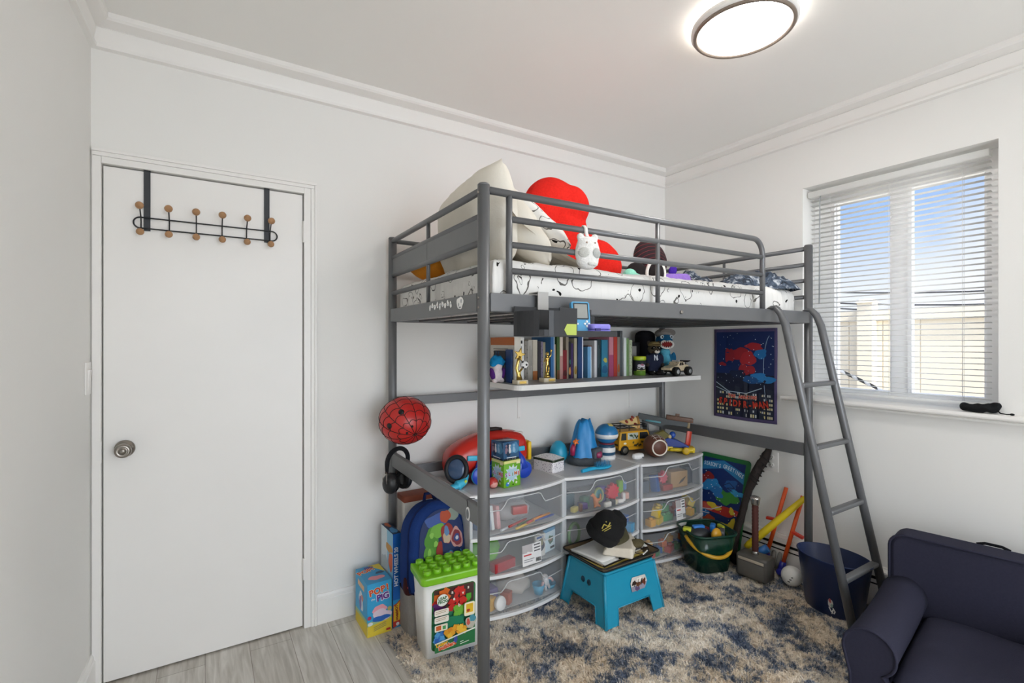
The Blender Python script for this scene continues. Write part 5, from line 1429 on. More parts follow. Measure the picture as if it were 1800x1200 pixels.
mb = MB(); mb.ell((.002, -.009, .022), (.022, .018, .019)); mb.build('face_patch', plastic('#d8948c'), sp_)

tn = thing('tin_box', 'small white patterned tin with a dark green rimmed lid', 'tin', (1.645, 2.225, UT), rz=math.radians(14))
spk = mat('speckled tin', '#e8e4e8', rough=.35)
t_ = spk.node_tree; n_ = t_.nodes; vo = n_.new('ShaderNodeTexVoronoi'); vo.inputs['Scale'].default_value = 120; rp = n_.new('ShaderNodeValToRGB'); rp.color_ramp.elements[0].position = .22; rp.color_ramp.elements[0].color = lin('#5b4a72'); rp.color_ramp.elements[1].position = .30; rp.color_ramp.elements[1].color = lin('#e9e6e9')
co_ = n_.new('ShaderNodeTexCoord'); t_.links.new(co_.outputs['Object'], vo.inputs['Vector']); t_.links.new(vo.outputs['Distance'], rp.inputs[0]); t_.links.new(rp.outputs[0], n_['Principled BSDF'].inputs['Base Color'])
mb = MB(); mb.prism(rrect(.105, .150, .014), .058); mb.build('body', spk, tn)
mb = MB(); mb.prism(rrect(.110, .155, .016), .012, T(0, 0, .058)); mb.build('lid_rim', plastic('#2f3a2a'), tn)
mb = MB(); mb.grid(lambda a, b: Vector(((a - .5) * .104, (b - .5) * .148, .0705 + .016 * (1 - (2 * b - 1) ** 2) * (1 - abs(2 * a - 1) ** 4))), 12, 12); mb.grid(lambda a, b: Vector(((a - .5) * .104, (b - .5) * .148, .069)), 2, 2, flip=True); mb.build('lid', spk, tn)

mb = MB(); mb.lathe([(.0, 0), (.03, .003), (.050, .022), (.056, .048), (.050, .080), (.036, .108), (.018, .124), (0, .128)], n=32)
tag(mb.build('plastic_egg', plastic('#2aa0c4', .35), loc=(1.80, 2.335, UT)), 'large turquoise plastic egg between the tin and blue mountain toy', 'egg')

# blue mountain toy
mt = thing('mountain_toy', 'tall blue mountain shaped playset on a grey stone base', 'toy playset', (1.915, 2.235, UT), rz=math.radians(-20))
mb = MB()
prof = [(.088, .035), (.083, .06), (.074, .10), (.066, .14), (.060, .18), (.050, .215), (.040, .24), (.034, .252)]
nn = 40; vs = []; fs = []
for i, (r, z) in enumerate(prof):
    for j in range(nn):
        a = 2 * PI * j / nn
        k = 1 + .10 * math.sin(5 * a + 1) + .07 * math.sin(9 * a + z * 30) * (z / .25) + .04 * math.sin(3 * a)
        zz = z + (.012 * math.sin(4 * a + 1) if i == len(prof) - 1 else 0)
        vs.append(Vector((r * k * math.cos(a), r * k * .85 * math.sin(a), zz)))
for i in range(len(prof) - 1):
    for j in range(nn): fs.append((i * nn + j, i * nn + (j + 1) % nn, (i + 1) * nn + (j + 1) % nn, (i + 1) * nn + j))
fs.append(tuple((len(prof) - 1) * nn + j for j in range(nn))); mb.geo(vs, fs, smooth=True); mb.build('mountain', plastic('#1f86c9', .45), mt)
stone = mat('stone grey plastic', '#4c5157', rough=.6, var=.25, scale=50, bump=.4)
mb = MB(); mb.lathe([(.098, 0), (.105, .012), (.100, .03), (.090, .042), (.07, .046)], sy=.9, n=32); mb.noise(.008, 30, 2); mb.build('base', stone, mt)
mb = MB(); mb.box((.055, -.06, .068), (.075, .035, .06), R(0, 0, 30), bev=.006); mb.build('stone_wall', stone, mt)
mb = MB(); mb.ell((.06, -.082, .06), (.020, .010, .018)); mb.ell((.075, -.07, .066), (.01, .01, .014)); mb.build('red_panel', plastic('#8e2d55'), mt)
mb = MB(); mb.tube([(-.082, -.025, .055), (-.083, -.03, .09), (-.074, -.03, .118)], [.014, .016, .010], 10); mb.build('slide', plastic('#a3264e'), mt)
mb = MB()
for a in range(5): mb.tube([(-.070, -.035, .135), (-.070 + .022 * math.cos(a * 1.1 - 2.6), -.052, .135 + .022 * math.sin(a * 1.1 + .3))], [.008, .003], 8)
mb.ell((-.070, -.035, .135), (.014, .010, .012)); mb.build('flame', plastic('#e0762c'), mt, remesh=.003, smooth_it=2)

hb = thing('hair_brush', 'cyan plastic hair brush lying in front of the mountain toy', 'brush', (1.86, 2.065, UT), rz=math.radians(4))
mb = MB(); mb.tube([(-.115, .0, .012), (-.06, 0, .015), (-.01, 0, .013)], [.010, .012, .009], 12); mb.ell((.05, 0, .012), (.068, .030, .012)); mb.build('handle', plastic('#24a5d0'), hb, remesh=.003, smooth_it=2)
mb = MB()
for i in range(9):
    for j in range(5):
        x, y = -.002 + .0125 * i, -.020 + .010 * j
        if ((x - .05) / .06) ** 2 + (y / .026) ** 2 < 1: mb.cyl((x, y, .020), (x, y, .044), .0016, .0012, n=6)
mb.build('bristles', plastic('#2a7fb0'), hb)['kind'] = 'stuff'

# plain round-topped blue and white jar toy (generic)
jr = thing('round_jar_toy', 'round-topped blue and white plastic jar beside the yellow van', 'toy jar', (2.095, 2.235, UT), rz=math.radians(-30))
mb = MB(); mb.lathe([(.052, 0), (.056, .010), (.056, .022), (.050, .030)], n=32); mb.build('foot_ring', plastic('#e9e9e8'), jr)
mb = MB(); mb.lathe([(.050, .028), (.053, .04), (.052, .08), (.046, .096)], n=32); mb.build('body', plastic('#23506f'), jr)
mb = MB(); mb.lathe([(.047, .094), (.0485, .098), (.047, .103)], n=32); mb.build('collar', plastic('#7a2c3a'), jr)
mb = MB(); mb.ell((0, 0, .155), (.070, .068, .062), nu=32, nv=20); mb.build('lid_dome', plastic('#2477ad'), jr)
mb = MB(); mb.lathe([(.0655, .132), (.0712, .146), (.0718, .152), (.0712, .158), (.0700, .158), (.064, .132)], n=32); mb.build('pale_band', plastic('#ecebe8'), jr)
mb = MB(); mb.lathe([(.0512, .044), (.0534, .05), (.0536, .074), (.050, .080)], n=32); mb.build('body_band', plastic('#ecebe8'), jr)
mb = MB(); mb.box((.018, -.020, .213), (.03, .026, .006), R(24, 10, 20), bev=.002); mb.build('top_tab', plastic('#c8b86a'), jr)

# yellow van
vn = thing('toy_van', 'yellow toy van with a roof rack and a pizza slice on top', 'toy van', (2.355, 2.295, UT), rz=math.radians(-10))
yv = mat('van yellow', '#d99f20', rough=.35, var=.08, scale=20)
mb = MB()
mb.prism([(-.125, .028), (.150, .028), (.150, .085), (.120, .092), (.098, .148), (-.115, .148), (-.125, .09)], .130, T(0, .065, 0) @ R(90, 0, 0)); mb.build('body', yv, vn, bevel=.006)
pr = Print()
pr.poly([(-.112, .094), (-.072, .094), (-.072, .138), (-.108, .138)], '#2c2e2b'); pr.rect(-.062, .096, .018, .138, '#b9c0b8'); pr.poly([(.03, .096), (.108, .096), (.090, .138), (.03, .138)], '#1f2326')
RB = random.Random(5)
for i in range(9): pr.poly(blobp(-.052 + .008 * i, .106 + RB.uniform(0, .02), .005, .007, i), RB.choice(['#3c5f34', '#2b3d2a', '#d9d9cf', '#6b7f52']))
for i in range(11): pr.poly(blobp(-.02 + .011 * i, .064 + RB.uniform(-.01, .014), .007, .007, i + 20), RB.choice(['#3e3a22', '#5c5a2c', '#22231c']))
pr.poly(blobp(-.085, .074, .010, .007, 3), '#efe9cf'); pr.line([(-.12, .05), (.14, .05)], .002, '#8a6418')
pr.build('side_print', vn, face_m((0, -.065, 0), (1, 0, 0), (0, 0, 1)))
pr = Print(); pr.rect(-.045, .095, .045, .135, '#3a3f42'); pr.line([(-.05, .062), (.05, .062)], .012, '#3b2a1a'); pr.rect(-.05, .032, .05, .042, '#7a5a1a'); pr.build('rear_print', vn, face_m((-.125, 0, 0), (0, -1, 0), (0, 0, 1)))
for x in (-.085, .105):
    for y in (-.060, .060):
        mb = MB(); mb.lathe([(.018, -.012), (.027, -.012), (.030, -.008), (.030, .008), (.027, .012), (.018, .012)], c=(x, y, .030), rot=R(90, 0, 0)); w = mb.build('wheel', mat('toy rubber', '#171717', rough=.8), vn)
        mb = MB(); mb.lathe([(.017, -.013), (.017, .013)], c=(x, y, .030), rot=R(90, 0, 0)); mb.build('hub', plastic('#6e6a60'), w)
mb = MB(); pts = [(-.125, -.05, .168), (.10, -.05, .168), (.10, .05, .168), (-.125, .05, .168)]
mb.tube(pts, .003, 8, closed=True); mb.tube([(p[0], p[1], p[2] + .016) for p in pts], .003, 8, closed=True)
for x in (-.11, -.04, .03, .095):
    for y in (-.05, .05): mb.cyl((x, y, .147), (x, y, .184), .0025, n=8)
    mb.cyl((x, -.05, .168), (x, .05, .168), .0022, n=8)
mb.tube([(-.128, -.05, .10), (-.155, -.05, .10), (-.155, .05, .10), (-.128, .05, .10)], .003, 8); mb.tube([(-.128, -.05, .13), (-.15, -.05, .13), (-.15, .05, .13), (-.128, .05, .13)], .003, 8)
mb.build('roof_rack', flat('#1d1e1f'), vn)
pz = thing('toy_pizza', 'toy pizza slice leaning on the roof rack of the yellow van', 'toy pizza', (2.33, 2.285, UT + .205), rot=Euler((math.radians(48), math.radians(12), math.radians(-16))))
mb = MB(); mb.prism([(-.075, -.020), (.060, -.050), (.075, .045)], .010); mb.build('slice', plastic('#dcbf84'), pz, bevel=.002)
mb = MB(); mb.tube([(.060, -.050, .006), (.075, -.005, .008), (.075, .045, .006)], .010, 10); mb.build('crust', plastic('#c08f4c'), pz)
for x, y in ((-.02, -.015), (.02, .008), (.045, -.022), (.035, .030)):
    mb = MB(); mb.lathe([(.012, 0), (.012, .0022), (0, .003)], c=(x, y, .010), n=14); mb.build('topping', plastic('#8e3324'), pz)

# brown football
fbm = plastic('#5d3526', .5)
ft = thing('toy_football', 'brown rounded toy ball with white laces and a white ringed end', 'ball', (2.385, 2.105, UT), rz=math.radians(-24))
mb = MB(); mb.lathe([(.046, -.062), (.060, -.045), (.069, -.015), (.071, .012), (.064, .042), (.046, .064), (.02, .074), (0, .076)], rot=R(-90, 0, 0), c=(0, 0, .071), n=36); mb.build('ball', fbm, ft)
mb = MB(); mb.torus((0, -.061, .071), .046, .0048, rot=R(90, 0, 0), n=36); mb.build('end_ring', flat('#e6ddd2'), ft)
def bm(u, v, h):   # u along the axis, v around
    prof = [(-.062, .046), (-.045, .060), (-.015, .069), (.012, .071), (.042, .064), (.064, .046)]
    r = .07
    for (y0_, r0_), (y1_, r1_) in zip(prof[:-1], prof[1:]):
        if y0_ <= u <= y1_: r = r0_ + (r1_ - r0_) * (u - y0_) / (y1_ - y0_)
    a = v
    return Vector(((r + h) * math.sin(a), u, .071 + (r + h) * math.cos(a)))
mb = MB()
for a0 in (-.35, .15, .75, 1.3, 1.8):
    mb.grid(lambda a, b: bm(-.055 + .11 * a, a0 + .07 * (b - .5), .0008), 16, 2)
for u0 in (-.04, -.018, .004, .026, .046):
    mb.grid(lambda a, b: bm(u0 + .0042 * (b - .5), -.55 + 2.5 * a, .0008), 36, 2)
mb.build('laces', flat('#d8cdc2'), ft)
mp = thing('toy_capsule', 'small white plastic capsule lying in front of the yellow van', 'toy', (2.245, 2.12, UT), rz=math.radians(-12))
mb = MB(); mb.tube([(-.028, 0, .020), (-.014, 0, .020), (.014, 0, .020), (.028, 0, .020)], [.012, .020, .020, .012], 16); mb.ell((-.026, 0, .020), (.014, .018, .018)); mb.ell((.026, 0, .020), (.014, .018, .018)); mb.build('shell', plastic('#e7e7e6'), mp, remesh=.0025, smooth_it=2)
mb = MB(); mb.ell((.026, -.017, .014), (.006, .004, .006), nu=10, nv=6); mb.build('spot', flat('#4a4d50'), mp)

# yellow and blue vehicle
yb = thing('toy_vehicle', 'yellow and blue toy buggy with a tilted nose at the units corner', 'toy vehicle', (2.58, 2.135, UT), rz=math.radians(-42))
mb = MB(); mb.box((.05, 0, .026), (.15, .09, .022), bev=.008); mb.box((.112, 0, .026), (.045, .075, .034), bev=.006); mb.box((-.04, 0, .03), (.08, .07, .03), bev=.006); mb.build('chassis', plastic('#d9bd22'), yb)
mb = MB(); mb.prism([(-.06, .04), (.10, .036), (.10, .048), (.02, .088), (-.03, .10), (-.06, .085)], .062, T(0, .031, 0) @ R(90, 0, 0)); mb.build('bonnet', plastic('#1d3f92', .25), yb, bevel=.006)
mb = MB(); mb.prism([(-.10, .05), (-.03, .10), (-.02, .115), (-.06, .145), (-.12, .12)], .05, T(0, .025, 0) @ R(90, 0, 0)); mb.build('rear_cowl', plastic('#6b6122', .5), yb, bevel=.006)
mb = MB(); mb.ell((.0, 0, .115), (.020, .018, .022)); mb.build('driver_helmet', plastic('#2450a8'), yb)
mb = MB(); mb.ell((-.02, -.02, .105), (.012, .010, .014)); mb.build('driver_arm', plastic('#d8c490'), yb)
for x, y in ((.075, -.055), (.075, .055), (-.07, -.052), (-.07, .052)):
    mb = MB(); mb.lathe([(.010, -.012), (.022, -.012), (.024, 0), (.022, .012), (.010, .012)], c=(x, y, .024), rot=R(90, 0, 0), n=20); mb.build('wheel', plastic('#caa51e') if x > 0 else flat('#222222'), yb)

# dark toy blaster lying across
gn = thing('toy_blaster', 'long grey and brown toy blaster propped across the corner toys', 'toy blaster', (2.60, 2.185, .805), rot=Euler((0, math.radians(7), math.radians(-44))))
mb = MB(); mb.prism([(-.20, .008), (-.20, .040), (-.06, .034), (.13, .026), (.13, -.006), (-.02, -.012), (-.05, -.03), (-.12, -.02)], .035, T(0, .0175, 0) @ R(90, 0, 0)); mb.build('body', plastic('#3f4548', .4), gn, bevel=.004)
mb = MB(); mb.box((.065, 0, .040), (.17, .040, .030), bev=.004); mb.box((.05, 0, .062), (.026, .012, .018), bev=.002); mb.build('barrel_cover', mat('worn brown plastic', '#6b4f40', rough=.5, var=.35, scale=40), gn)
mb = MB(); mb.box((.125, 0, .018), (.018, .036, .06), bev=.003); mb.build('muzzle', plastic('#8a7a5a'), gn)
mb = MB(); mb.box((-.10, -.005, .0), (.10, .03, .012), bev=.003); mb.build('slide_plate', plastic('#4f8f9c'), gn)
mb = MB(); mb.box((-.14, 0, -.055), (.04, .03, .11), R(0, -14, 0), bev=.004); mb.build('grip', plastic('#2d3234', .4), gn)
rs = thing('toy_ramp', 'upright red orange plastic track piece behind the yellow and blue buggy', 'toy track', (2.70, 2.12, UT), rot=Euler((0, math.radians(8), math.radians(-30))))
mb = MB(); mb.box((0, 0, .065), (.030, .008, .13), bev=.001); mb.box((-.0145, -.004, .065), (.003, .012, .13)); mb.box((.0145, -.004, .065), (.003, .012, .13)); mb.build('track', plastic('#cf3f22'), rs)
# ================================================================== THINGS ON THE FLOOR, BEHIND THE LADDER AND ON THE BED POSTS
# helmet with a black net pattern hung on the corner post
HC = Vector((.815, 2.262, .967))
hax = Vector((.09, -.885, -.45)).normalized()
hq = hax.to_track_quat('Z', 'Y')
hm = thing('red_helmet', 'red child helmet with a black net pattern hung on the bed post by the wall', 'helmet', tuple(HC), rot=hq.to_euler())
def dome(u, v, h=0.0):   # azimuth u, elevation v from -.5 rad to pi/2
    r = .112 + h
    return Vector((r * 1.06 * math.cos(v) * math.cos(u), r * .95 * math.cos(v) * math.sin(u), r * math.sin(v)))
mb = MB(); mb.grid(lambda a, b: dome(2 * PI * a, -.62 + (PI / 2 + .62) * b), 48, 24); sh_ = mb.build('shell', plastic('#b9231f', .3), hm, solid=.012)
mb = MB()
for k in range(12):
    u = 2 * PI * k / 12
    mb.tube([dome(u, -.60 + (PI / 2 + .58) * t / 12, .0062) for t in range(13)], .0018, 6)
for v in (-.42, -.08, .26, .62, 1.0):
    pts = []
    for k in range(48):
        u = 2 * PI * k / 48
        pts.append(dome(u, v - .10 * abs(math.sin(6 * u)), .0062))
    mb.tube(pts, .0018, 6, closed=True)
mb.build('net_pattern', flat('#141212'), hm)
vr, vf = Vector((.8465, -.5324, 0)), Vector((.5324, .8465, 0))
for dx_, dz_, rr_ in ((.004, .052, .0135), (-.044, -.008, .0135), (.030, -.040, .006), (.052, -.012, .006)):
    d = (vr * dx_ + Vector((0, 0, dz_)) - vf * math.sqrt(max(0, .112 ** 2 - dx_ ** 2 - dz_ ** 2))).normalized()
    d = hq.inverted() @ d
    v = math.asin(d.z / math.sqrt(d.z ** 2 + (d.x / 1.06) ** 2 + (d.y / .95) ** 2)); u = math.atan2(d.y / .95, d.x / 1.06)
    mb = MB(); p = dome(u, v, .0055); q = p.normalized().to_track_quat('Z', 'Y').to_matrix().to_4x4(); mb.lathe([(rr_, 0), (rr_, .0015), (0, .002)], c=tuple(p), rot=q, n=18); mb.build('vent_hole', flat('#0d0c0c'), hm)
mb = MB(); mb.tube([dome(2 * PI * k / 40, -.64, .0) for k in range(40)], .0065, 8, closed=True); mb.build('rim_trim', flat('#1b1919'), hm)
mb = MB(); mb.tube([dome(.2, -.6, -.004), (.06, .02, -.10), (.0, .02, -.115), (-.07, .01, -.10), dome(2.9, -.6, -.004)], .004, 6); mb.build('chin_strap', cloth('#161616'), hm)

# ear defenders on the end brace
em = thing('ear_defenders', 'black ear defenders hanging over the lower end brace by the corner post', 'ear defenders', (.793, 2.305, .72), rz=math.radians(28))
eb = plastic('#1d1e20', .4)
mb = MB(); pts = [Vector((.072 * math.cos(PI * k / 16), 0, .045 + .060 * math.sin(PI * k / 16))) for k in range(17)]
mb.tube([Vector((.074, 0, .0))] + pts + [Vector((-.074, 0, .0))], [.007] + [.011] * 17 + [.007], 10); mb.build('headband', cloth('#202124'), em)
for s in (-1, 1):
    mb = MB(); mb.ell((s * .052, 0, -.052), (.026, .040, .052)); mb.ell((s * .066, 0, -.052), (.018, .034, .044)); c_ = mb.build('ear_cup', eb, em, remesh=.004, smooth_it=3)
    mb = MB(); mb.torus((s * .032, 0, -.052), .036, .011, rot=R(0, 90, 0), sy=.8, n=24); mb.build('cushion', cloth('#121213'), c_)
    mb = MB(); mb.tube([(s * .074, 0, .02), (s * .088, .012, -.02), (s * .086, .012, -.045)], .0022, 6); mb.tube([(s * .074, 0, .02), (s * .088, -.012, -.02), (s * .086, -.012, -.045)], .0022, 6); mb.build('wire_arm', nick, em)

# board game box and racing set box by the door casing
pg = thing('game_box', 'bright blue and yellow upright board game carton on the laminate floor', 'box', (.677, 2.316, 0.0), rz=math.radians(1))
W_, D_, H_ = .114, .186, .240
mb = MB(); mb.box((0, 0, H_ / 2), (W_, D_, H_), bev=.001); mb.build('carton', mat('sky blue card', '#3f9fd0', rough=.35, var=.1), pg)
def sand(pr, w, h):
    pr.rect(-w / 2, 0, w / 2, h, '#37a1d3'); pr.poly([(-w / 2, 0), (w / 2, 0), (w / 2, h * .28), (-w / 2, h * .22)], '#d9c13a'); pr.poly([(-w / 2, h * .2), (w / 2, h * .26), (w / 2, h * .32), (-w / 2, h * .28)], '#9fbf8e')
pr = Print(); sand(pr, W_, H_)
for i, (ch, dx) in enumerate((('P', -.043), ('O', -.014), ('P', .015), ('!', .038))):
    pr.text(ch, dx * .92 + .003, .186 + .004 * i, .038, '#cf4326', rot=.16, bold=.0014, out=('#f2d9a4', .0014))
pr.text('the', -.030, .164, .014, '#f0eee6', rot=.12); pr.text('PiG', .016, .158, .040, '#5b2f86', rot=.10, bold=.0018, out=('#f0e6ec', .0022))
pr.poly(blobp(.0, .118, .030, .020, 3), '#e9a4b0'); pr.poly(blobp(.01, .088, .042, .028, 9), '#d9c8d6'); pr.poly(blobp(.006, .074, .038, .014, 4), '#2a63b4'); pr.poly(ellp(-.048, .088, .009), '#b23a58'); pr.poly(ellp(.046, .108, .010), '#b8b46a'); pr.poly(ellp(-.044, .06, .012, .008), '#dbe4e8')
for i in range(3): pr.line([(-.028, .040 - i * .008), (.030, .052 - i * .008)], .0035, '#a59a55')
pr.rect(.030, .010, .050, .020, '#b5332a'); pr.build('front_print', pg, face_m((0, -D_ / 2, 0), (1, 0, 0), (0, 0, 1)))
pr = Print(); sand(pr, D_, H_); pr.poly(blobp(.0, .13, .035, .040, 5), '#c9d4de'); pr.poly(blobp(-.01, .12, .020, .028, 6), '#7b6da8'); pr.poly(blobp(.02, .15, .014, .016, 8), '#d38a7a'); pr.rect(-.05, .19, .05, .215, '#d9b48e'); pr.build('side_print', pg, face_m((-W_ / 2, 0, 0), (0, -1, 0), (0, 0, 1)))
pr = Print(); pr.rect(-W_ / 2, -D_ / 2, W_ / 2, D_ / 2, '#3a94c4'); pr.poly([(0, D_ / 2), (W_ / 2, D_ / 2), (W_ / 2, 0)], '#d3bf4a'); pr.text('POP!', -.02, .03, .04, '#cf4326', rot=.3, bold=.0015, out=('#eed7a0', .002)); pr.poly(blobp(.0, -.045, .035, .022, 7), '#d98f97'); pr.poly(blobp(.03, .0, .018, .014, 3), '#34506e'); pr.text('PiG', .0, .062, .03, '#5b2f86', rot=.2, bold=.001)
pr.build('top_print', pg, face_m((0, 0, H_), (1, 0, 0), (0, 1, 0)))
hw = thing('racing_set_box', 'tall thin blue toy car race set carton behind the board game carton', 'box', (.763, 2.315, 0.0), rz=math.radians(2))
W2, D2, H2 = .040, .160, .440
mb = MB(); mb.box((0, 0, H2 / 2), (W2, D2, H2), bev=.001); mb.build('carton', mat('racing blue card', '#1458a8', rough=.35, var=.1), hw)
pr = Print(); pr.rect(-W2 / 2, 0, W2 / 2, H2, '#1560b4'); pr.rect(-W2 / 2, 0, W2 / 2, .13, '#2d8fc4')
pr.text('HOT WHEELS 20', .004, .285, .026, '#dfe9f2', rot=PI / 2, bold=.001, sx=.95)
pr.poly([(-.020, .002), (.018, .010), (.020, .05), (.012, .085), (.018, .130), (-.004, .112), (-.018, .108), (-.020, .06)], '#b9362a'); pr.poly([(-.018, .030), (.012, .032), (.015, .06), (.008, .085), (.013, .120), (-.004, .106), (-.016, .102)], '#e2b62c')
pr.text('HOT', .002, .088, .016, '#7e1f1a', rot=PI / 2, bold=.0008); pr.text('WHEELS', .004, .058, .013, '#7e1f1a', rot=PI / 2, bold=.0008); pr.poly(ellp(.002, .016, .008), '#d8d8da')
pr.build('front_print', hw, face_m((0, -D2 / 2, 0), (1, 0, 0), (0, 0, 1)))
pr = Print(); pr.rect(-D2 / 2, 0, D2 / 2, H2, '#c9d3d9'); pr.poly([(.02, 0), (D2 / 2, 0), (D2 / 2, H2), (.0, H2)], '#7fb3cf'); pr.poly(blobp(.03, .36, .040, .022, 4), '#b8863a'); pr.poly(blobp(.05, .30, .030, .040, 6), '#c9603a'); pr.poly(blobp(-.03, .25, .040, .07, 8), '#a9b4bb'); pr.build('side_print', hw, face_m((-W2 / 2, 0, 0), (0, -1, 0), (0, 0, 1)))
pr = Print(); pr.rect(-W2 / 2, -D2 / 2, W2 / 2, D2 / 2, '#20344f'); pr.poly(blobp(0, -.03, .014, .04, 3), '#4a86b5'); pr.poly(blobp(0, .05, .012, .03, 5), '#a9552f'); pr.build('top_print', hw, face_m((0, 0, H2), (1, 0, 0), (0, 1, 0)))

# boxes and basket behind the backpack
bb = thing('shoe_carton', 'tall white carton with a brown lid behind the backpack', 'box', (.92, 2.40, 0.0))
mb = MB(); mb.box((0, 0, .27), (.155, .10, .54), bev=.002); mb.build('carton', mat('white card', '#d8d5d0', rough=.7), bb)
mb = MB(); mb.box((0, 0, .552), (.160, .105, .028), bev=.002); mb.build('lid', mat('brown card', '#8a4630', rough=.6, var=.2), bb)
pr = Print(); pr.poly(ellp(.02, .46, .008, .012), '#4a3a34'); pr.build('mark', bb, face_m((0, -.05, 0), (1, 0, 0), (0, 0, 1)))
mb = MB(); mb.box((0, 0, .29), (.035, .12, .58), R(0, 5, 0), bev=.002); tag(mb.build('ring_binder', mat('royal blue board', '#1d4f93', rough=.5), loc=(1.022, 2.36, .0)), 'royal blue board standing behind the backpack against the wall', 'board')
gk = thing('storage_basket', 'low grey storage basket under the backpack', 'basket', (.905, 2.205, .0))
mb = MB(); mb.prism(rrect(.25, .23, .04), .21); mb.build('basket', mat('grey felt', '#8d8985', rough=.9, var=.15, bump=.4), gk, bevel=.008)
mb = MB(); mb.torus((0, 0, .20), .125, .007, n=48, sy=.92); mb.build('rim_band', cloth('#1f2024'), gk)
rb = thing('striped_cloth_bag', 'dark bag with red and yellow lettering squeezed under the backpack', 'bag', (.80, 2.10, .212), rz=math.radians(-8))
mb = MB(); mb.box((0, 0, .045), (.10, .07, .09), bev=.02, seg=4); mb.build('bag', cloth('#3a1a1c'), rb)
pr = Print(); pr.line([(-.035, .075), (-.02, .02)], .010, '#d8b13a'); pr.line([(-.012, .078), (.005, .02)], .010, '#e8dcc0'); pr.line([(.012, .07), (.03, .025)], .009, '#c2362a'); pr.line([(-.04, .045), (.035, .05)], .006, '#c2362a'); pr.build('print', rb, face_m((0, -.035, 0), (1, 0, 0), (0, 0, 1)))

# backpack
bp = thing('backpack', 'navy child backpack with a colourful printed front standing behind the bucket', 'backpack', (.908, 2.105, .215), rot=Euler((math.radians(-9), math.radians(3), math.radians(10))))
def bpo(k=1.0):
    p = []
    for i in range(28):
        a = PI * i / 27
        p.append((.150 * k * math.cos(a) * (1 + .05 * math.sin(a)), .215 + .165 * k * math.sin(a) ** .85))
    return p + [(-.155 * k, .18), (-.160 * k, .06), (-.150 * k, .012), (-.13 * k, .0), (.13 * k, .0), (.150 * k, .012), (.160 * k, .06), (.155 * k, .18)]
navyb = cloth('#1c3670', .5); dnavy = cloth('#141f45', .5)
mb = MB()
P0 = bpo(); n = len(P0)
cx, cz = 0, .19
vs = []; lay = [(.0, .92), (.012, 1.0), (.085, 1.0), (.108, .95), (.120, .84), (.124, .62), (.126, .3)]
for d, s in lay: vs += [Vector((cx + (x - cx) * s, .06 - d, cz + (z - cz) * s)) for x, z in P0]
fs = []
for i in range(len(lay) - 1):
    for j in range(n): fs.append((i * n + j, i * n + (j + 1) % n, (i + 1) * n + (j + 1) % n, (i + 1) * n + j))
fs += [tuple(range(n)), tuple(reversed([(len(lay) - 1) * n + j for j in range(n)]))]
mb.geo(vs, fs, smooth=True); bmesh.ops.recalc_face_normals(mb.bm, faces=list(mb.bm.faces)); mb.noise(.003, 18, 5); mb.build('bag', navyb, bp)
mb = MB(); mb.tube([Vector((x * 1.005, -.024, cz + (z - cz) * 1.005)) for x, z in P0], .0045, 8, closed=True); mb.build('piping', dnavy, bp)
mb = MB(); mb.tube([(-.03, .03, .375), (-.02, .035, .41), (.02, .035, .41), (.03, .03, .375)], .008, 8); mb.build('top_loop', dnavy, bp)
def bmap(u, v, h):
    r = math.hypot(u / .15, (v - .19) / .19)
    return Vector((u, .06 - .126 + .010 * max(0, r - .3) ** 2 + .030 * max(0, r - .80) ** 1.5 - h - .003, v))
pr = Print()
pr.poly([(x * .80, .19 + (z - .19) * .82) for x, z in P0], '#20305c')
for x, y, rx, ry, c, s in ((-.02, .30, .07, .03, '#3b5595', 2), (.065, .315, .030, .034, '#7f8a80', 3), (.02, .31, .028, .03, '#a8482c', 4), (-.055, .21, .040, .060, '#4f8a2f', 5), (-.025, .255, .042, .028, '#6fa53f', 6), (-.075, .16, .026, .036, '#5a9236', 7),
        (.025, .235, .030, .050, '#8e2f2a', 8), (.022, .215, .020, .026, '#b9a58c', 9), (.023, .245, .014, .022, '#5a7fa8', 10), (.078, .205, .034, .048, '#b98b86', 11), (.078, .205, .026, .036, '#7c2e38', 12), (.078, .205, .015, .020, '#34427a', 13), (-.025, .135, .020, .030, '#c79a2c', 14), (.0, .11, .040, .03, '#6b2c30', 15),
        (.035, .125, .030, .034, '#3f86c0', 16), (.040, .135, .014, .016, '#cfa98c', 17), (-.07, .095, .014, .026, '#c2304c', 18), (.0, .07, .06, .022, '#54304e', 19), (-.05, .06, .03, .016, '#46507a', 20), (-.02, .17, .016, .04, '#8e2f2a', 21), (.02, .165, .026, .014, '#23335c', 22)):
    pr.poly(blobp(x, y, rx, ry, s, amp=.22), c)
for x, y in ((-.06, .24), (-.04, .20), (-.075, .17)): pr.poly(blobp(x, y, .010, .014, int(x * 999)), '#86bb52')
pr.poly(ellp(.078, .205, .009), '#b9bcc6'); pr.line([(.03, .075), (.075, .085), (.11, .12), (.095, .15)], .005, '#3f8fd0'); pr.poly(blobp(.03, .07, .028, .010, 31), '#2d78c4'); pr.line([(-.07, .075), (-.07, .115)], .005, '#e9a0b0')
pr.build('front_print', bp, mapf=bmap)

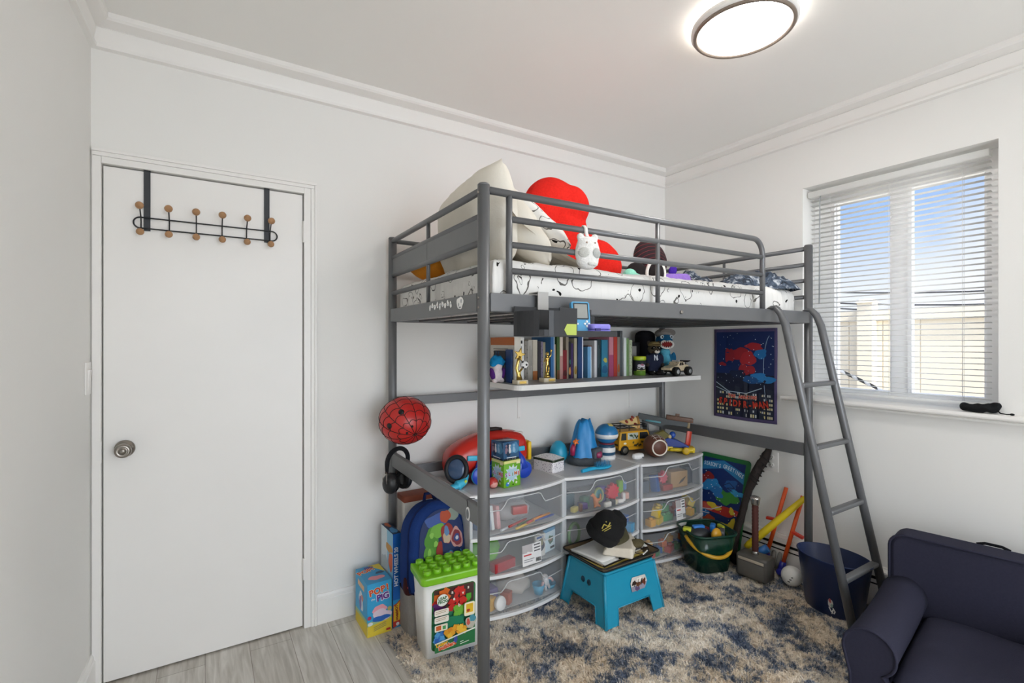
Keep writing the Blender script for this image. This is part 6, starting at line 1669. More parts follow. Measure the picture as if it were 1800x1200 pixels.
# building block bucket
bk = thing('block_bucket', 'white toy block bucket with a lime studded lid and picture label', 'bucket', (.902, 1.968, .022), rz=math.radians(-5))
def tap(w0, d0, w1, d1, z0, z1, r):
    a = rrect(w0, d0, r); b = rrect(w1, d1, r); return [Vector((x, y, z0)) for x, y in a], [Vector((x, y, z1)) for x, y in b]
a, b = tap(.238, .150, .268, .172, 0, .322, .018); n = len(a)
mb = MB(); mb.geo(a + b, [(i, (i + 1) % n, n + (i + 1) % n, n + i) for i in range(n)] + [tuple(reversed(range(n))), tuple(range(n, 2 * n))], smooth=False)
for f in mb.bm.faces: f.smooth = len(f.verts) == 4
mb.build('tub', plastic('#e9e9e6', .35), bk)
lime = plastic('#7cbf23', .3)
mb = MB(); mb.prism(rrect(.290, .196, .026), .034, T(0, 0, .312)); lid = mb.build('lid', lime, bk, bevel=.007)
for i in range(6):
    for j in range(3):
        mb = MB(); cx_, cy_2 = -.110 + .044 * i, -.058 + .056 * j
        mb.lathe([(.0158, 0), (.0165, .002), (.0160, .017), (.0125, .018), (.0118, .010), (0, .010)], c=(cx_, cy_2, .346), n=20, sx=1.05, sy=.95); mb.build('stud', lime, lid)
pr = Print(); pw, ph = .196, .262; cy0 = .158
pr.poly(rrect(pw, ph, .018, cx=0, cy=cy0), '#2f6b2e'); pr.poly(rrect(pw - .010, ph - .010, .015, cx=0, cy=cy0), '#2f7a57')
def cubes(x, y, s, c, k): pr.poly([(x + s * math.cos(k + i * PI / 2), y + s * math.sin(k + i * PI / 2)) for i in range(4)], c)
RC = random.Random(9)
pr.poly([(-.09, .205), (.09, .205), (.09, .285), (-.09, .285)], '#4a2f2c')
for i in range(46):
    x = RC.uniform(-.082, .082); y = RC.uniform(.185, .275)
    c = '#5b2568' if (x < -.02 and y < .225) else ('#d86a22' if x < -.005 and y > .24 else ('#c22a22' if x < .045 else '#4f9a2e'))
    cubes(x, y, RC.uniform(.012, .019), c, RC.uniform(0, 1.5))
for i in range(12): cubes(RC.uniform(.005, .045), RC.uniform(.17, .21), .015, RC.choice(['#6fb03a', '#5a9e34']), RC.uniform(0, 1.5))
for x, y, ch in ((-.012, .262, 'a'), (-.004, .232, 'e'), (.036, .250, 'v'), (.06, .268, 's'), (.02, .200, 'b')): pr.text(ch, x, y, .020, '#f0e6da', bold=.0006)
pr.poly(blobp(-.02, .135, .075, .028, 5), '#1f7a58')
for i in range(22): cubes(RC.uniform(-.085, -.05), RC.uniform(.075, .105), .013, RC.choice(['#2f63b4', '#4f9ad0', '#3a7cc4']), RC.uniform(0, 1.5))
for i in range(26): cubes(RC.uniform(-.04, .045), RC.uniform(.085, .12), .013, RC.choice(['#e0a02c', '#d98a22', '#e8b83a']), RC.uniform(0, 1.5))
pr.poly(blobp(.07, .125, .022, .030, 8), '#b8b4a4'); pr.poly(blobp(.078, .14, .014, .016, 9), '#4a8fa0'); pr.poly(blobp(.058, .128, .008, .014, 10), '#c2554a')
pr.poly([(-.09, .066), (.09, .092), (.09, .098), (-.09, .072)], '#dfe8d8'); pr.poly([(-.09, .032), (.09, .032), (.09, .090), (-.09, .064)], '#2a7040')
pr.poly(ellp(-.058, .250, .025), '#e8ece4'); pr.text('LEAP', -.058, .252, .017, '#2a6a3a', rot=.1, bold=.0008); pr.text('FROG', -.056, .238, .017, '#2a6a3a', rot=.1, bold=.0008)
for y in (.200, .170): pr.poly(rrect(.062, .026, .006, cx=-.062, cy=y), '#ece6da'); pr.line([(-.088, y + .005), (-.040, y + .007)], .0022, '#a8906a'); pr.line([(-.088, y - .002), (-.044, y)], .0022, '#a8906a')
pr.poly(rrect(.056, .028, .005, cx=-.064, cy=.136), '#e9e2cf'); pr.rect(-.086, .127, -.064, .146, '#d0662c'); pr.rect(-.058, .127, -.044, .142, '#4a9a5a')
pr.poly(rrect(.048, .058, .008, cx=.062, cy=.186), '#efe6c8'); pr.rect(.046, .170, .078, .208, '#e0b52a'); pr.poly(blobp(.056, .180, .007, .007, 4), '#b23a26')
pr.text('Letter', -.06, .060, .020, '#e8b02c', rot=.12, bold=.001); pr.text('builders', -.035, .046, .024, '#d8552a', rot=.12, bold=.0012, out=('#f0e4d0', .0014)); pr.poly(blobp(.0, .07, .010, .012, 6), '#3b4f9a')
pr.line([(.02, .045), (.06, .050)], .003, '#dfe8d8'); pr.line([(.02, .054), (.035, .056)], .003, '#dfe8d8')
tilt_a = math.atan2(.011, .322)
pr.build('front_label', bk, face_m((0, -.0752, 0), (1, 0, 0), (0, -math.sin(tilt_a), math.cos(tilt_a))))

# stool
st_ = thing('step_stool', 'bright blue plastic step stool on the rug in front of the drawers', 'stool', (1.748, 1.83, .020))
tq = plastic('#1c8fb0', .35)
def stool():
    mb = MB(); Ht = .238
    def P4(z): f = z / Ht; return (.195 - .030 * f, .170 - .042 * f)
    def ring(z, ins=0.0, r=.02, n=5):
        hx, hy = P4(z); return [Vector((x, y, z)) for x, y in rrect(2 * (hx - ins), 2 * (hy - ins), r, n)]
    # four side panels with a cut-out, built as strips
    def panel(axis, sgn):
        def pt(u, z, ins=0.0):
            hx, hy = P4(z)
            return Vector((u * (hx), sgn * (hy - ins), z)) if axis == 'x' else Vector((sgn * (hx - ins), u * hy, z))
        us = [-1, -.62, -.56, -.3, 0, .3, .56, .62, 1]
        def cut(u): return .0 if abs(u) > .60 else (.080 if abs(u) < .57 else .07)
        for ins in (0.0, .006):
            for i in range(len(us) - 1):
                um = (us[i] + us[i + 1]) / 2
                zb = 0.0 if abs(um) > .60 else (.076 if abs(um) < .59 and abs(um) < .56 else .0)
                if .56 < abs(um) < .62:
                    z0a, z0b = (0.0, .076) if us[i] < 0 else (.076, 0.0)
                else: z0a = z0b = zb
                q = [pt(us[i], z0a, ins), pt(us[i + 1], z0b, ins), pt(us[i + 1], .226, ins), pt(us[i], .226, ins)]
                mb.geo(q, [(0, 1, 2, 3)])
                if ins == 0.0:
                    a0, b0 = pt(us[i], z0a), pt(us[i + 1], z0b); a1, b1 = pt(us[i], z0a, .006), pt(us[i + 1], z0b, .006)
                    mb.geo([a0, b0, b1, a1], [(0, 1, 2, 3)])
    for ax in 'xy':
        for s in (-1, 1): panel(ax, s)
    return mb, ring
mb, ring = stool()
bmesh.ops.remove_doubles(mb.bm, verts=list(mb.bm.verts), dist=1e-5)
bmesh.ops.recalc_face_normals(mb.bm, faces=list(mb.bm.faces))
mb.build('legs_frame', tq, st_, bevel=.003)
mb = MB(); hx, hy = .166, .129; mb.prism(rrect(2 * hx, 2 * hy, .016), .014, T(0, 0, .224)); mb.build('step_top', tq, st_, bevel=.004)
# rounded ribs down the corners and the rims of the cut-outs
mb = MB()
for sx in (-1, 1):
    for sy in (-1, 1): mb.tube([(sx * .192, sy * .167, .0), (sx * .164, sy * .127, .228)], .008, 10)
for sy in (-1, 1): mb.tube([(-.118, sy * .171, .0), (-.107, sy * .158, .076), (.107, sy * .158, .076), (.118, sy * .171, .0)], .003, 6)
for sx in (-1, 1): mb.tube([(sx * .196, -.103, .0), (sx * .186, -.088, .076), (sx * .186, .088, .076), (sx * .196, .103, .0)], .003, 6)
mb.build('corner_rib', tq, st_)
for y in (-.014, .030):
    mb = MB(); mb.lathe([(.014, 0), (.014, .001), (0, .001)], c=(-.1752, -y, .160), rot=R(0, -83, 0), n=20); mb.build('finger_hole', flat('#12384c'), st_)
pr = Print(); pr.poly([(-.055, -.030), (.030, -.030), (.052, -.002), (.042, .030), (-.045, .034), (-.060, .010)], '#cfcac4'); pr.poly([(-.055, -.030), (.030, -.030), (.052, -.002), (-.06, -.008)], '#8d8a9a')
for x, y, c, s in ((-.035, .006, '#2c211c', 3), (-.01, -.004, '#6b3f24', 4), (.012, .008, '#2c211c', 5), (.030, .0, '#7a3a22', 6), (-.02, -.022, '#5a4a6c', 7), (.0, .016, '#e8e2d8', 8)): pr.poly(blobp(x, y, .013, .012, s, amp=.45), c)
for x in (-.038, -.014, .008, .03): pr.line([(x, -.010), (x + .008, .018)], .004, '#33241d')
pr.build('sticker', st_, face_m((.045, -.1478, .150), (1, 0, 0), (0, .174, .985)))

# tray, papers and hats on the stool
tz = .020 + .239
ty = thing('serving_tray', 'black rimmed picture tray lying on the blue stool', 'tray', (1.752, 1.838, tz), rz=math.radians(1))
mb = MB(); mb.prism(rrect(.345, .255, .02), .004); mb.build('base', mat('tray picture', '#5b4a34', rough=.3, var=.5, scale=18), ty)
a = [Vector((x, y, .003)) for x, y in rrect(.345, .255, .02)]; b = [Vector((x, y, .030)) for x, y in rrect(.405, .305, .03)]; c = [Vector((x, y, .030)) for x, y in rrect(.398, .298, .028)]; d = [Vector((x, y, .005)) for x, y in rrect(.338, .248, .018)]
n = len(a); mb = MB(); mb.geo(a + b + c + d, [(r * n + i, r * n + (i + 1) % n, (r + 1) * n + (i + 1) % n, (r + 1) * n + i) for r in range(3) for i in range(n)], smooth=True); w_ = mb.build('wall', mat('tray wall', '#6b5a43', rough=.3, var=.5, scale=25), ty)
mb = MB(); mb.tube([(x, y, .030) for x, y in rrect(.402, .302, .029)], .004, 8, closed=True); mb.tube([(x, y, .005) for x, y in rrect(.352, .262, .022)], .004, 8, closed=True); mb.build('rim', flat('#141416'), ty)
ZT = tz + .006
for i, (w, d, x, y, r, c, lb, h) in enumerate(((.30, .22, 1.735, 1.845, 4, '#d9c46a', 'yellow edged workbook at the bottom of the paper pile on the tray', .007), (.285, .215, 1.73, 1.848, 7, '#3c3836', 'dark covered magazine in the paper pile on the tray', .006), (.29, .21, 1.735, 1.845, 3, '#c9b48e', 'tan folder in the paper pile on the tray', .005), (.285, .215, 1.725, 1.845, 8, '#dcdcda', 'pale sheet pad in the paper pile on the tray', .006))):
    mb = MB(); mb.box((0, 0, h / 2), (w, d, h), bev=.0008); o = mb.build('booklet', mat('paper ' + c, c, rough=.6, var=.15, scale=20), loc=(x, y, ZT), rz=math.radians(r)); tag(o, lb, 'booklet'); ZT += h + .0004
def sheet_of(x, y, w, d, r, label, col='#e6e5e2', z=0.0, curl=.006):
    mb = MB(); mb.grid(lambda a, b: Vector(((a - .5) * w, (b - .5) * d, curl * (2 * a - 1) ** 2)), 10, 4); o = mb.build('paper_sheet', mat('paper ' + col, col, rough=.8, var=.03), loc=(x, y, ZT + z), rz=math.radians(r), solid=.0012); return tag(o, label, 'paper')
sheet_of(1.70, 1.85, .25, .20, 10, 'white paper sheet on top of the pile under the hats', z=.001)
sheet_of(1.885, 1.80, .10, .08, -20, 'small white paper slip at the tray corner', z=.002)
zc = ZT + .006
hy_ = MB()
# cream knit scarf folded
mb = MB()
for k in range(3): mb.box((.002 * k, .004 * k, .008 + .0135 * k), (.23 - .010 * k, .15 - .008 * k, .014), R(0, 0, 4 * k), bev=.009, seg=4)
o = mb.noise(.004, 18, 2).build('knit_scarf', mat('cream knit', '#d9d0c0', rough=.95, var=.06, bump=.5, bscale=300), loc=(1.782, 1.80, zc), rz=math.radians(38), remesh=.005, smooth_it=2); tag(o, 'folded cream knit scarf under the dark caps on the tray', 'scarf')
mb = MB(); mb.lathe([(.108, 0), (.112, .010), (.108, .03), (.09, .05), (.05, .062), (0, .066)], sy=.75); mb.noise(.008, 18, 4)
o = mb.build('winter_hat', mat('olive knit', '#4a4630', rough=.95, var=.12, bump=.5), loc=(1.775, 1.855, zc + .036), rot=Euler((math.radians(10), math.radians(-4), math.radians(30)))); tag(o, 'olive green knit cap between the cream scarf and the black cap', 'cap')
blk = mat('black knit', '#141415', rough=.95, var=.2, bump=.5, bscale=240)
ct = thing('beanie', 'black knit beanie with a small gold emblem on top of the hat pile', 'beanie', (1.722, 1.862, zc + .064), rot=Euler((math.radians(26), math.radians(8), math.radians(36))))
mb = MB(); mb.lathe([(.116, 0), (.122, .014), (.120, .042), (.108, .078), (.080, .105), (.04, .118), (0, .122)], sy=.72, n=36); mb.noise(.010, 12, 8); mb.build('crown', blk, ct)
mb = MB(); mb.lathe([(.120, -.014), (.128, -.007), (.129, .026), (.124, .034), (.115, .030)], sy=.72, n=36); mb.noise(.004, 16, 3); mb.build('cuff', blk, ct)
c2_ = thing('beanie', 'second black knit beanie tucked behind the beanie with the emblem', 'beanie', (1.800, 1.898, zc + .085), rot=Euler((math.radians(50), math.radians(24), math.radians(40))))
mb = MB(); mb.lathe([(.088, 0), (.092, .012), (.090, .04), (.076, .07), (.045, .088), (0, .092)], sy=.62, n=30); mb.noise(.010, 14, 5); mb.build('crown', blk, c2_)
mb = MB(); mb.lathe([(.092, -.012), (.098, -.006), (.098, .024), (.093, .030), (.088, .026)], sy=.62, n=30); mb.build('cuff', blk, c2_)
pr = Print(); pr.line([(-.020, -.004), (-.006, .010), (.008, -.002), (.022, .012)], .0045, '#b5a64a'); pr.line([(-.022, -.012), (.022, .0)], .0035, '#b5a64a'); pr.line([(-.014, -.017), (.018, -.009)], .003, '#b5a64a'); pr.poly(ellp(.006, .018, .003), '#b5a64a')
bq = ct.rotation_euler.to_quaternion()
dl = bq.inverted() @ Vector((-.50, -.70, .62)).normalized()
kk = 1 / math.sqrt((dl.x / .121) ** 2 + (dl.y / .087) ** 2 + (dl.z / .122) ** 2)
nl = Vector((dl.x / .121 ** 2, dl.y / .087 ** 2, dl.z / .122 ** 2)).normalized()
uw = bq.inverted() @ Vector((.8, -.5, .25)); uw = (uw - nl * uw.dot(nl)).normalized()
def emap(u, v, h):
    p = dl * kk + uw * u + nl.cross(uw) * v
    k2 = 1 / math.sqrt((p.x / .121) ** 2 + (p.y / .087) ** 2 + (p.z / .122) ** 2)
    return p * (k2 * 1.19) + nl * (h + .001)
pr.build('emblem', ct, mapf=emap)
pr = Print(); pr.line([(-.010, 0), (0, .006), (.010, 0), (.006, -.008)], .003, '#b5a64a'); pr.build('cuff_mark', ct, face_m((.060, -.086, .010), (.86, .33, 0), (0, .05, 1)))
mb = MB(); mb.ell((0, 0, .022), (.042, .032, .022)); mb.noise(.006, 40, 6)
o = mb.build('fur_purse', mat('striped fur', '#5a5138', rough=.95, var=.5, scale=60, bump=.9, bscale=200), loc=(1.862, 1.765, zc), rz=math.radians(-10)); tag(o, 'small mottled brown fur purse at the front of the tray', 'purse')
mb = MB(); mb.torus((0, 0, .003), .03, .0022, n=26, sx=1.3, k=6); mb.tube([(.03, .005, .003), (.05, .02, .004), (.06, .0, .003), (.04, -.016, .003)], .0022, 6)
o = mb.build('cord_bracelet', flat('#1a1a1c'), loc=(1.85, 1.722, ZT + .003), rz=math.radians(12)); tag(o, 'black cord bracelet with pale beads on the tray front', 'bracelet')
mb = MB()
for k in range(5): mb.ell((-.03 + .012 * k, -.028 + .002 * k, .006), .004, nu=10, nv=6)
mb.build('bead', flat('#d8d6d2'), o)
mb = MB(); mb.tube([(-.05, -.004, .004), (0, 0, .006), (.06, .012, .005)], [.004, .009, .006], 8); o = mb.build('dark_strap', cloth('#17181a'), loc=(1.745, 1.725, ZT + .002)); tag(o, 'short dark strap lying along the tray front edge', 'strap')

# green bucket with toys
gb_ = thing('toy_bucket', 'dark green clear bucket with a yellow handle, full of toy parts', 'bucket', (2.515, 1.835, .022), rz=math.radians(-20))
gm = frosted('dark green clear', '#0c3a2c', .80, rough=.2, var=.04)
a = [Vector((x, y, 0)) for x, y in rrect(.20, .20, .05, 6)]; b = [Vector((x, y, .215)) for x, y in rrect(.265, .265, .06, 6)]; c = [Vector((x, y, .215)) for x, y in rrect(.258, .258, .057, 6)]; d = [Vector((x, y, .006)) for x, y in rrect(.193, .193, .047, 6)]
n = len(a); mb = MB(); mb.geo(a + b + c + d, [(r * n + i, r * n + (i + 1) % n, (r + 1) * n + (i + 1) % n, (r + 1) * n + i) for r in range(3) for i in range(n)] + [tuple(reversed(range(n))), tuple(range(3 * n, 4 * n))], smooth=True); mb.build('tub', gm, gb_)
mb = MB(); mb.tube([(x, y, .216) for x, y in rrect(.268, .268, .061, 6)], .006, 8, closed=True); mb.build('rim', plastic('#123b2e', .3), gb_)
mb = MB(); pts = [Vector((-.128 * math.cos(PI * k / 18) * 1.06, -.128 * math.sin(PI * k / 18) * 1.05, .185 - .085 * math.sin(PI * k / 18))) for k in range(19)]
mb.tube(pts, [.009] + [.011] * 17 + [.009], 8); mb.build('handle', plastic('#d6a52a', .35), gb_)
def bk_in(x, y, z): return (2.515 + x, 1.835 + y, .022 + z)
PZ = [('toy_shell', 'dark grey curved toy part at the back of the green bucket', '#2e3135', (-.05, .02, .19), (.075, .055, .04), 'ell'), ('toy_block', 'bright blue arched toy block on top of the green bucket', '#2f7fd6', (.055, -.005, .212), (.05, .028, .045), 'box'), ('toy_block', 'bright blue toy bracket at the wall end of the green bucket', '#2f7fd6', (-.045, .02, .225), (.07, .03, .03), 'box'),
      ('toy_block', 'amber yellow toy animal shape at the front of the green bucket', '#dca32c', (-.01, -.075, .205), (.035, .022, .04), 'ell'), ('toy_block', 'dark red toy block between the blue toy blocks', '#8e2c2a', (.005, .015, .20), (.045, .04, .04), 'box'), ('toy_block', 'grey toy bar on top of the green bucket', '#62666c', (.065, -.06, .20), (.08, .03, .03), 'box'),
      ('toy_block', 'lime yellow toy wedge hanging over the bucket rim by the staff', '#c9cf3a', (.135, -.015, .205), (.055, .04, .024), 'box'), ('toy_block', 'lime toy wedge at the drawer side of the green bucket', '#c9cf3a', (-.115, .045, .222), (.045, .04, .022), 'box'), ('toy_block', 'orange toy cube low in the green bucket', '#c9682c', (-.05, -.07, .13), (.05, .05, .05), 'box'), ('toy_block', 'pale yellow toy cube low in the green bucket', '#cdb85a', (.05, -.07, .10), (.05, .05, .05), 'box')]
for nm, lb, c, p, s, k in PZ:
    mb = MB()
    if k == 'ell': mb.ell((0, 0, 0), s)
    else: mb.box((0, 0, 0), s, bev=.006)
    tag(mb.build(nm, plastic(c), loc=bk_in(*p), rz=p[0] * 9), lb, 'toy')

# toy hammer
ham = thing('toy_hammer', 'grey block-headed toy hammer standing on its head on the rug', 'toy hammer', (2.605, 1.585, .022), rz=math.radians(-84))
hg = mat('pewter plastic', '#5d5a56', rough=.4, metal=.3, var=.1)
mb = MB(); mb.box((0, 0, .072), (.172, .105, .128), bev=.014, seg=3); mb.build('head', hg, ham)
for s in (-1,):
    mb = MB(); mb.box((0, s * .0535, .112), (.140, .004, .014), bev=.001); mb.build('pale_band', mat('pale band', '#b7ab9a', rough=.45), ham)
    mb = MB(); mb.box((0, s * .0532, .060), (.140, .003, .075), bev=.001); mb.build('face_panel', mat('pewter panel', '#6a6763', rough=.35, metal=.3), ham)
mb = MB(); mb.lathe([(.016, .134), (.020, .136), (.018, .150), (.015, .155)]); mb.build('collar', mat('bright steel', '#b5b0aa', rough=.25, metal=.9), ham)
mb = MB(); mb.lathe([(.0155, .15), (.0165, .155)] + [(.0165 + .0014 * (i % 2), .16 + .0095 * i) for i in range(27)] + [(.0165, .418)], n=20); mb.build('handle', mat('maroon wrap', '#4d2620', rough=.7, var=.2), ham)
mb = MB(); mb.lathe([(.020, .412), (.0215, .42), (.026, .445), (.0265, .452), (.020, .458), (0, .460)], n=20); mb.build('pommel', mat('bright steel', '#b5b0aa', rough=.25, metal=.9), ham)

# season board behind the bucket
mbd = thing('greeting_board', 'green framed picture board with a blue greeting scene leaning by the drawers', 'board', (2.735, 1.955, .0), rot=Euler((0, math.radians(13), 0)))
BW, BH = .355, .615
mb = MB(); mb.prism(rrect(BW, BH, .022, cx=0, cy=BH / 2), .014, face_m((0, 0, 0), (0, -1, 0), (0, 0, 1)) @ T(0, 0, -.014)); mb.build('frame_board', plastic('#1f6b38', .4), mbd, bevel=.003)
pr = Print(); iw, ih = BW - .054, BH - .058
pr.rect(-iw / 2, .030, iw / 2, .030 + ih, '#16306a')
pr.poly([(-iw / 2, .50), (0, .535), (iw / 2, .465), (iw / 2, .53), (0, .585), (-iw / 2, .555)], '#2f7fb8')
gt = "SEASON'S GREETINGS"
for i, ch in enumerate(gt):
    if ch == ' ': continue
    f = (i + .5) / len(gt) * 2 - 1
    pr.text(ch, f * iw * .48, .538 - .040 * max(0, f) ** 1.6 - .004 * (f < 0), .034, '#c9e2f0', rot=-.30 * max(0, f), bold=.001, sx=.72)
RG = random.Random(12)
for x, y, rx, ry, c, s in ((-.11, .44, .05, .05, '#8e2a2c', 2), (-.06, .41, .06, .05, '#2f86c4', 3), (.05, .36, .07, .05, '#3f8a3c', 4), (-.02, .38, .05, .03, '#2d6fb0', 5), (.07, .44, .05, .03, '#2a5a9c', 6), (.12, .40, .04, .02, '#3b9ad0', 7), (.03, .275, .12, .034, '#b3302a', 8), (-.03, .285, .05, .02, '#d8bd3a', 9), (.10, .285, .02, .02, '#d8bd3a', 10), (-.09, .27, .05, .02, '#c9584a', 11),
        (-.04, .19, .05, .035, '#a8482c', 12), (.06, .17, .08, .04, '#cdb22c', 13), (.11, .20, .02, .05, '#d6bf3a', 14), (-.11, .22, .05, .03, '#2d6fb0', 15), (-.10, .12, .06, .05, '#2f78b8', 16), (.04, .10, .06, .04, '#8e2a2c', 17), (.10, .09, .04, .04, '#3f8a3c', 18)):
    pr.poly(blobp(x, y, rx, ry, s, amp=.4), c)
pr.line([(-.15, .245), (-.04, .262), (.03, .300)], .006, '#d9d2d4'); pr.line([(-.15, .225), (-.05, .235)], .005, '#d9d2d4'); pr.line([(.02, .43), (.06, .455), (.10, .43), (.05, .42), (.09, .405)], .004, '#0f1a3a')
for i in range(46): pr.poly(ellp(RG.uniform(-iw / 2 + .01, iw / 2 - .01), RG.uniform(.05, .50), RG.uniform(.0015, .004), n=8), '#dfe8f0')
pr.build('picture', mbd, face_m((0, 0, 0), (0, -1, 0), (0, 0, 1)))

# dark gnarled staff
wd = mat('dark bark', '#2b2320', rough=.8, var=.35, scale=40, bump=.9, bscale=60)
mb = MB(); A_ = [Vector((2.70, 1.785, .035)), Vector((2.70, 1.785, .10)), Vector((2.735, 1.775, .22)), Vector((2.765, 1.755, .34)), Vector((2.80, 1.745, .45)), Vector((2.825, 1.71, .56)), Vector((2.85, 1.675, .64)), Vector((2.865, 1.655, .705))]
mb.tube(A_, [.020, .026, .022, .021, .022, .026, .027, .018], 14)
bmesh.ops.subdivide_edges(mb.bm, edges=list(mb.bm.edges), cuts=2)
mb.noise(.010, 45, 3)
o = mb.build('toy_staff', wd, loc=(2.74, 1.77, .022), world=True); tag(o, 'dark brown gnarled toy staff leaning against the wall beside the greeting board', 'staff')
mb = MB()
for t in (.50, .52, .55, .58, .61, .64):
    k = (t - .45) / (.64 - .45); p = A_[4].lerp(A_[6], k); mb.torus(tuple(p), .028, .004, rot=R(20, 35, 0), n=20, k=6)
mb.build('wrapping', mat('dark strap wrap', '#1d1817', rough=.8), o, world=True)
# orange sticks with pegs, yellow bat, ball
orange = plastic('#d9541f', .4)
for i, (a, b, peg, lb) in enumerate(((Vector((2.868, 1.555, .495)), Vector((2.785, 1.635, .06)), Vector((-.012, .055, 0)), 'orange plastic rod with a peg, crossing behind the yellow bat'), (Vector((2.868, 1.462, .470)), Vector((2.775, 1.535, .045)), Vector((.004, -.060, -.018)), 'orange plastic rod with a peg, next to the bed post and white ball'))):
    t = thing('peg_stick', lb, 'toy stick', tuple(b), group='orange peg rods')
    mb = MB(); d_ = (a - b).normalized(); n1 = Vector((0, 1, 0)); n1 = (n1 - d_ * n1.dot(d_)).normalized()
    mb.tube([b, a], .0115, 8); mb.build('rod', orange, t, world=True)
    m_ = b.lerp(a, .56 if i == 0 else .52)
    mb = MB(); q = (peg.normalized()).to_track_quat('Z', 'X').to_matrix().to_4x4(); mb.box((0, 0, peg.length / 2), (.014, .026, peg.length), bev=.002); mb.xf = Matrix()
    bmesh.ops.transform(mb.bm, matrix=T(*m_) @ q, verts=list(mb.bm.verts)); mb.build('peg', plastic('#d23a26'), t, world=True)
    mb = MB(); mb.cyl(b + d_ * -.012, b + d_ * .05, .020, .016, n=12)
    mb.ell(tuple(b + Vector((-.012, -.01, -.008))), (.024, .03, .02)); mb.build('foot', plastic('#2b2f8f'), t, world=True)
bt = thing('toy_bat', 'yellow plastic bat with a blue grip lying diagonally across the orange rods', 'bat', (2.74, 1.66, .12))
A_, B_ = Vector((2.70, 1.700, .135)), Vector((2.845, 1.425, .485))
mb = MB(); mb.tube([A_.lerp(B_, k) for k in (0, .06, .3, .6, .95, 1.0)], [.016, .020, .021, .019, .015, .008], 16); mb.build('barrel', plastic('#d9bf22', .35), bt, world=True)
mb = MB(); d_ = (B_ - A_); mb.tube([Vector((2.715, 1.655, .105)), Vector((2.745, 1.595, .155))], .024, 12); mb.build('grip', plastic('#2f6fb8'), bt, world=True)
wb_ = thing('white_ball', 'white ball with a small dark mark on the rug by the navy bin', 'ball', (2.695, 1.432, .022), rz=math.radians(0))
mb = MB(); mb.ell((0, 0, .052), .052, nu=32, nv=20); mb.build('ball', plastic('#e3e2df', .3), wb_)
mb = MB()
for k in range(3):
    d = (R(0, 0, -78 + 9 * k) @ R(16 - 14 * k, 0, 0)) @ Vector((0, -1, 0)); q = d.to_track_quat('Z', 'Y').to_matrix().to_4x4(); mb.box(tuple(Vector((0, 0, .052)) + d * .0518), (.012 - .002 * k, .007, .001), q)
mb.build('mark', flat('#4a4a4c'), wb_)
for i, (x, y, r, lb) in enumerate(((2.80, 1.60, 10, 'grey rounded toy peg leaning near the wall behind the hammer'), (2.80, 1.575, -8, 'second grey rounded toy peg nearer the white ball'))):
    mb = MB(); mb.tube([(0, 0, 0), (.012, 0, .05), (.02, 0, .085), (.021, 0, .095)], [.011, .012, .012, .006], 12)
    tag(mb.build('toy_peg', plastic('#85837e', .5), loc=(x, y, .03), rot=Euler((0, math.radians(8), math.radians(r)))), lb, 'toy peg')
mb = MB(); mb.ell((0, 0, .03), (.05, .07, .03)); mb.noise(.012, 25, 3)
tag(mb.build('dark_cloth', cloth('#17181b'), loc=(2.68, 1.72, .022)), 'small black cloth bundle behind the toy hammer', 'cloth')

# navy waste bin
bn = thing('waste_bin', 'navy oval waste bin behind the foot of the ladder', 'bin', (2.652, 1.205, .012), rz=math.radians(-4))
nb = plastic('#12244e', .35)
mb = MB(); mb.lathe([(.0, .0), (.125, .0), (.130, .006), (.166, .262), (.170, .266), (.168, .270), (.163, .266), (.127, .010), (0, .008)], sx=.72, sy=1.0, n=48); mb.build('bin', nb, bn)
mb = MB(); mb.tube([(.1685 * .72 * math.cos(2 * PI * k / 48), .1685 * math.sin(2 * PI * k / 48), .268) for k in range(48)], .0035, 8, closed=True); mb.build('rim', nb, bn)
def binmap(u, v, h):
    r = .130 + (.166 - .130) * v / .262
    a = math.radians(196) + u / r
    return Vector(((r + h + .001) * .72 * math.cos(a), (r + h + .001) * math.sin(a), v))
pr = Print(); pr.poly(blobp(.0, .072, .010, .022, 4), '#c9c6c4'); pr.poly(blobp(-.002, .085, .006, .010, 5), '#a85a5a'); pr.poly(blobp(.006, .062, .006, .008, 6), '#8aa39a'); pr.line([(-.006, .052), (.004, .030), (.012, .044), (.006, .022)], .005, '#e4e4e2'); pr.line([(.010, .052), (.020, .036), (.014, .024)], .005, '#e4e4e2'); pr.build('sticker', bn, mapf=binmap)

# poster on the window wall
ps = thing('fabric_poster', 'navy and purple bordered fabric poster with red title on the window wall', 'poster', (XR, 1.832, 1.14))
PW, PH = .425, .576
def pmap(u, v, h):
    w = .004 * math.sin(u * 14 + 1) + .003 * math.sin(v * 9)
    return Vector((-.006 - abs(w) - h, -u, v - .006 * math.cos(u * 7) * (v < -.25)))
mb = MB(); mb.grid(lambda a, b: pmap((a - .5) * PW, (b - .5) * PH, 0), 24, 24); mb.build('fabric', cloth('#5d5478', .25), ps, solid=.0012)
pr = Print()
for i in range(6):
    for j in range(8):
        x0_, y0_ = -.195 + .065 * i, -.268 + .067 * j
        pr.lay = 4; pr.rect(x0_, y0_, x0_ + .065, y0_ + .067, '#152a5c' if j > 3 else '#131a33')
pr.lay = 8
RP = random.Random(21)
pr.line([(-.17 + .36 * (k / 24) , .235 + .0 - 0) for k in range(0)], .003, '#ffffff') if False else None
pts = [(.178 - .05 * math.cos(a) , .02 + .23 * math.sin(a)) for a in [-1.4 + .18 * k for k in range(16)]]
pr.line(pts, .004, '#8fa6c4')
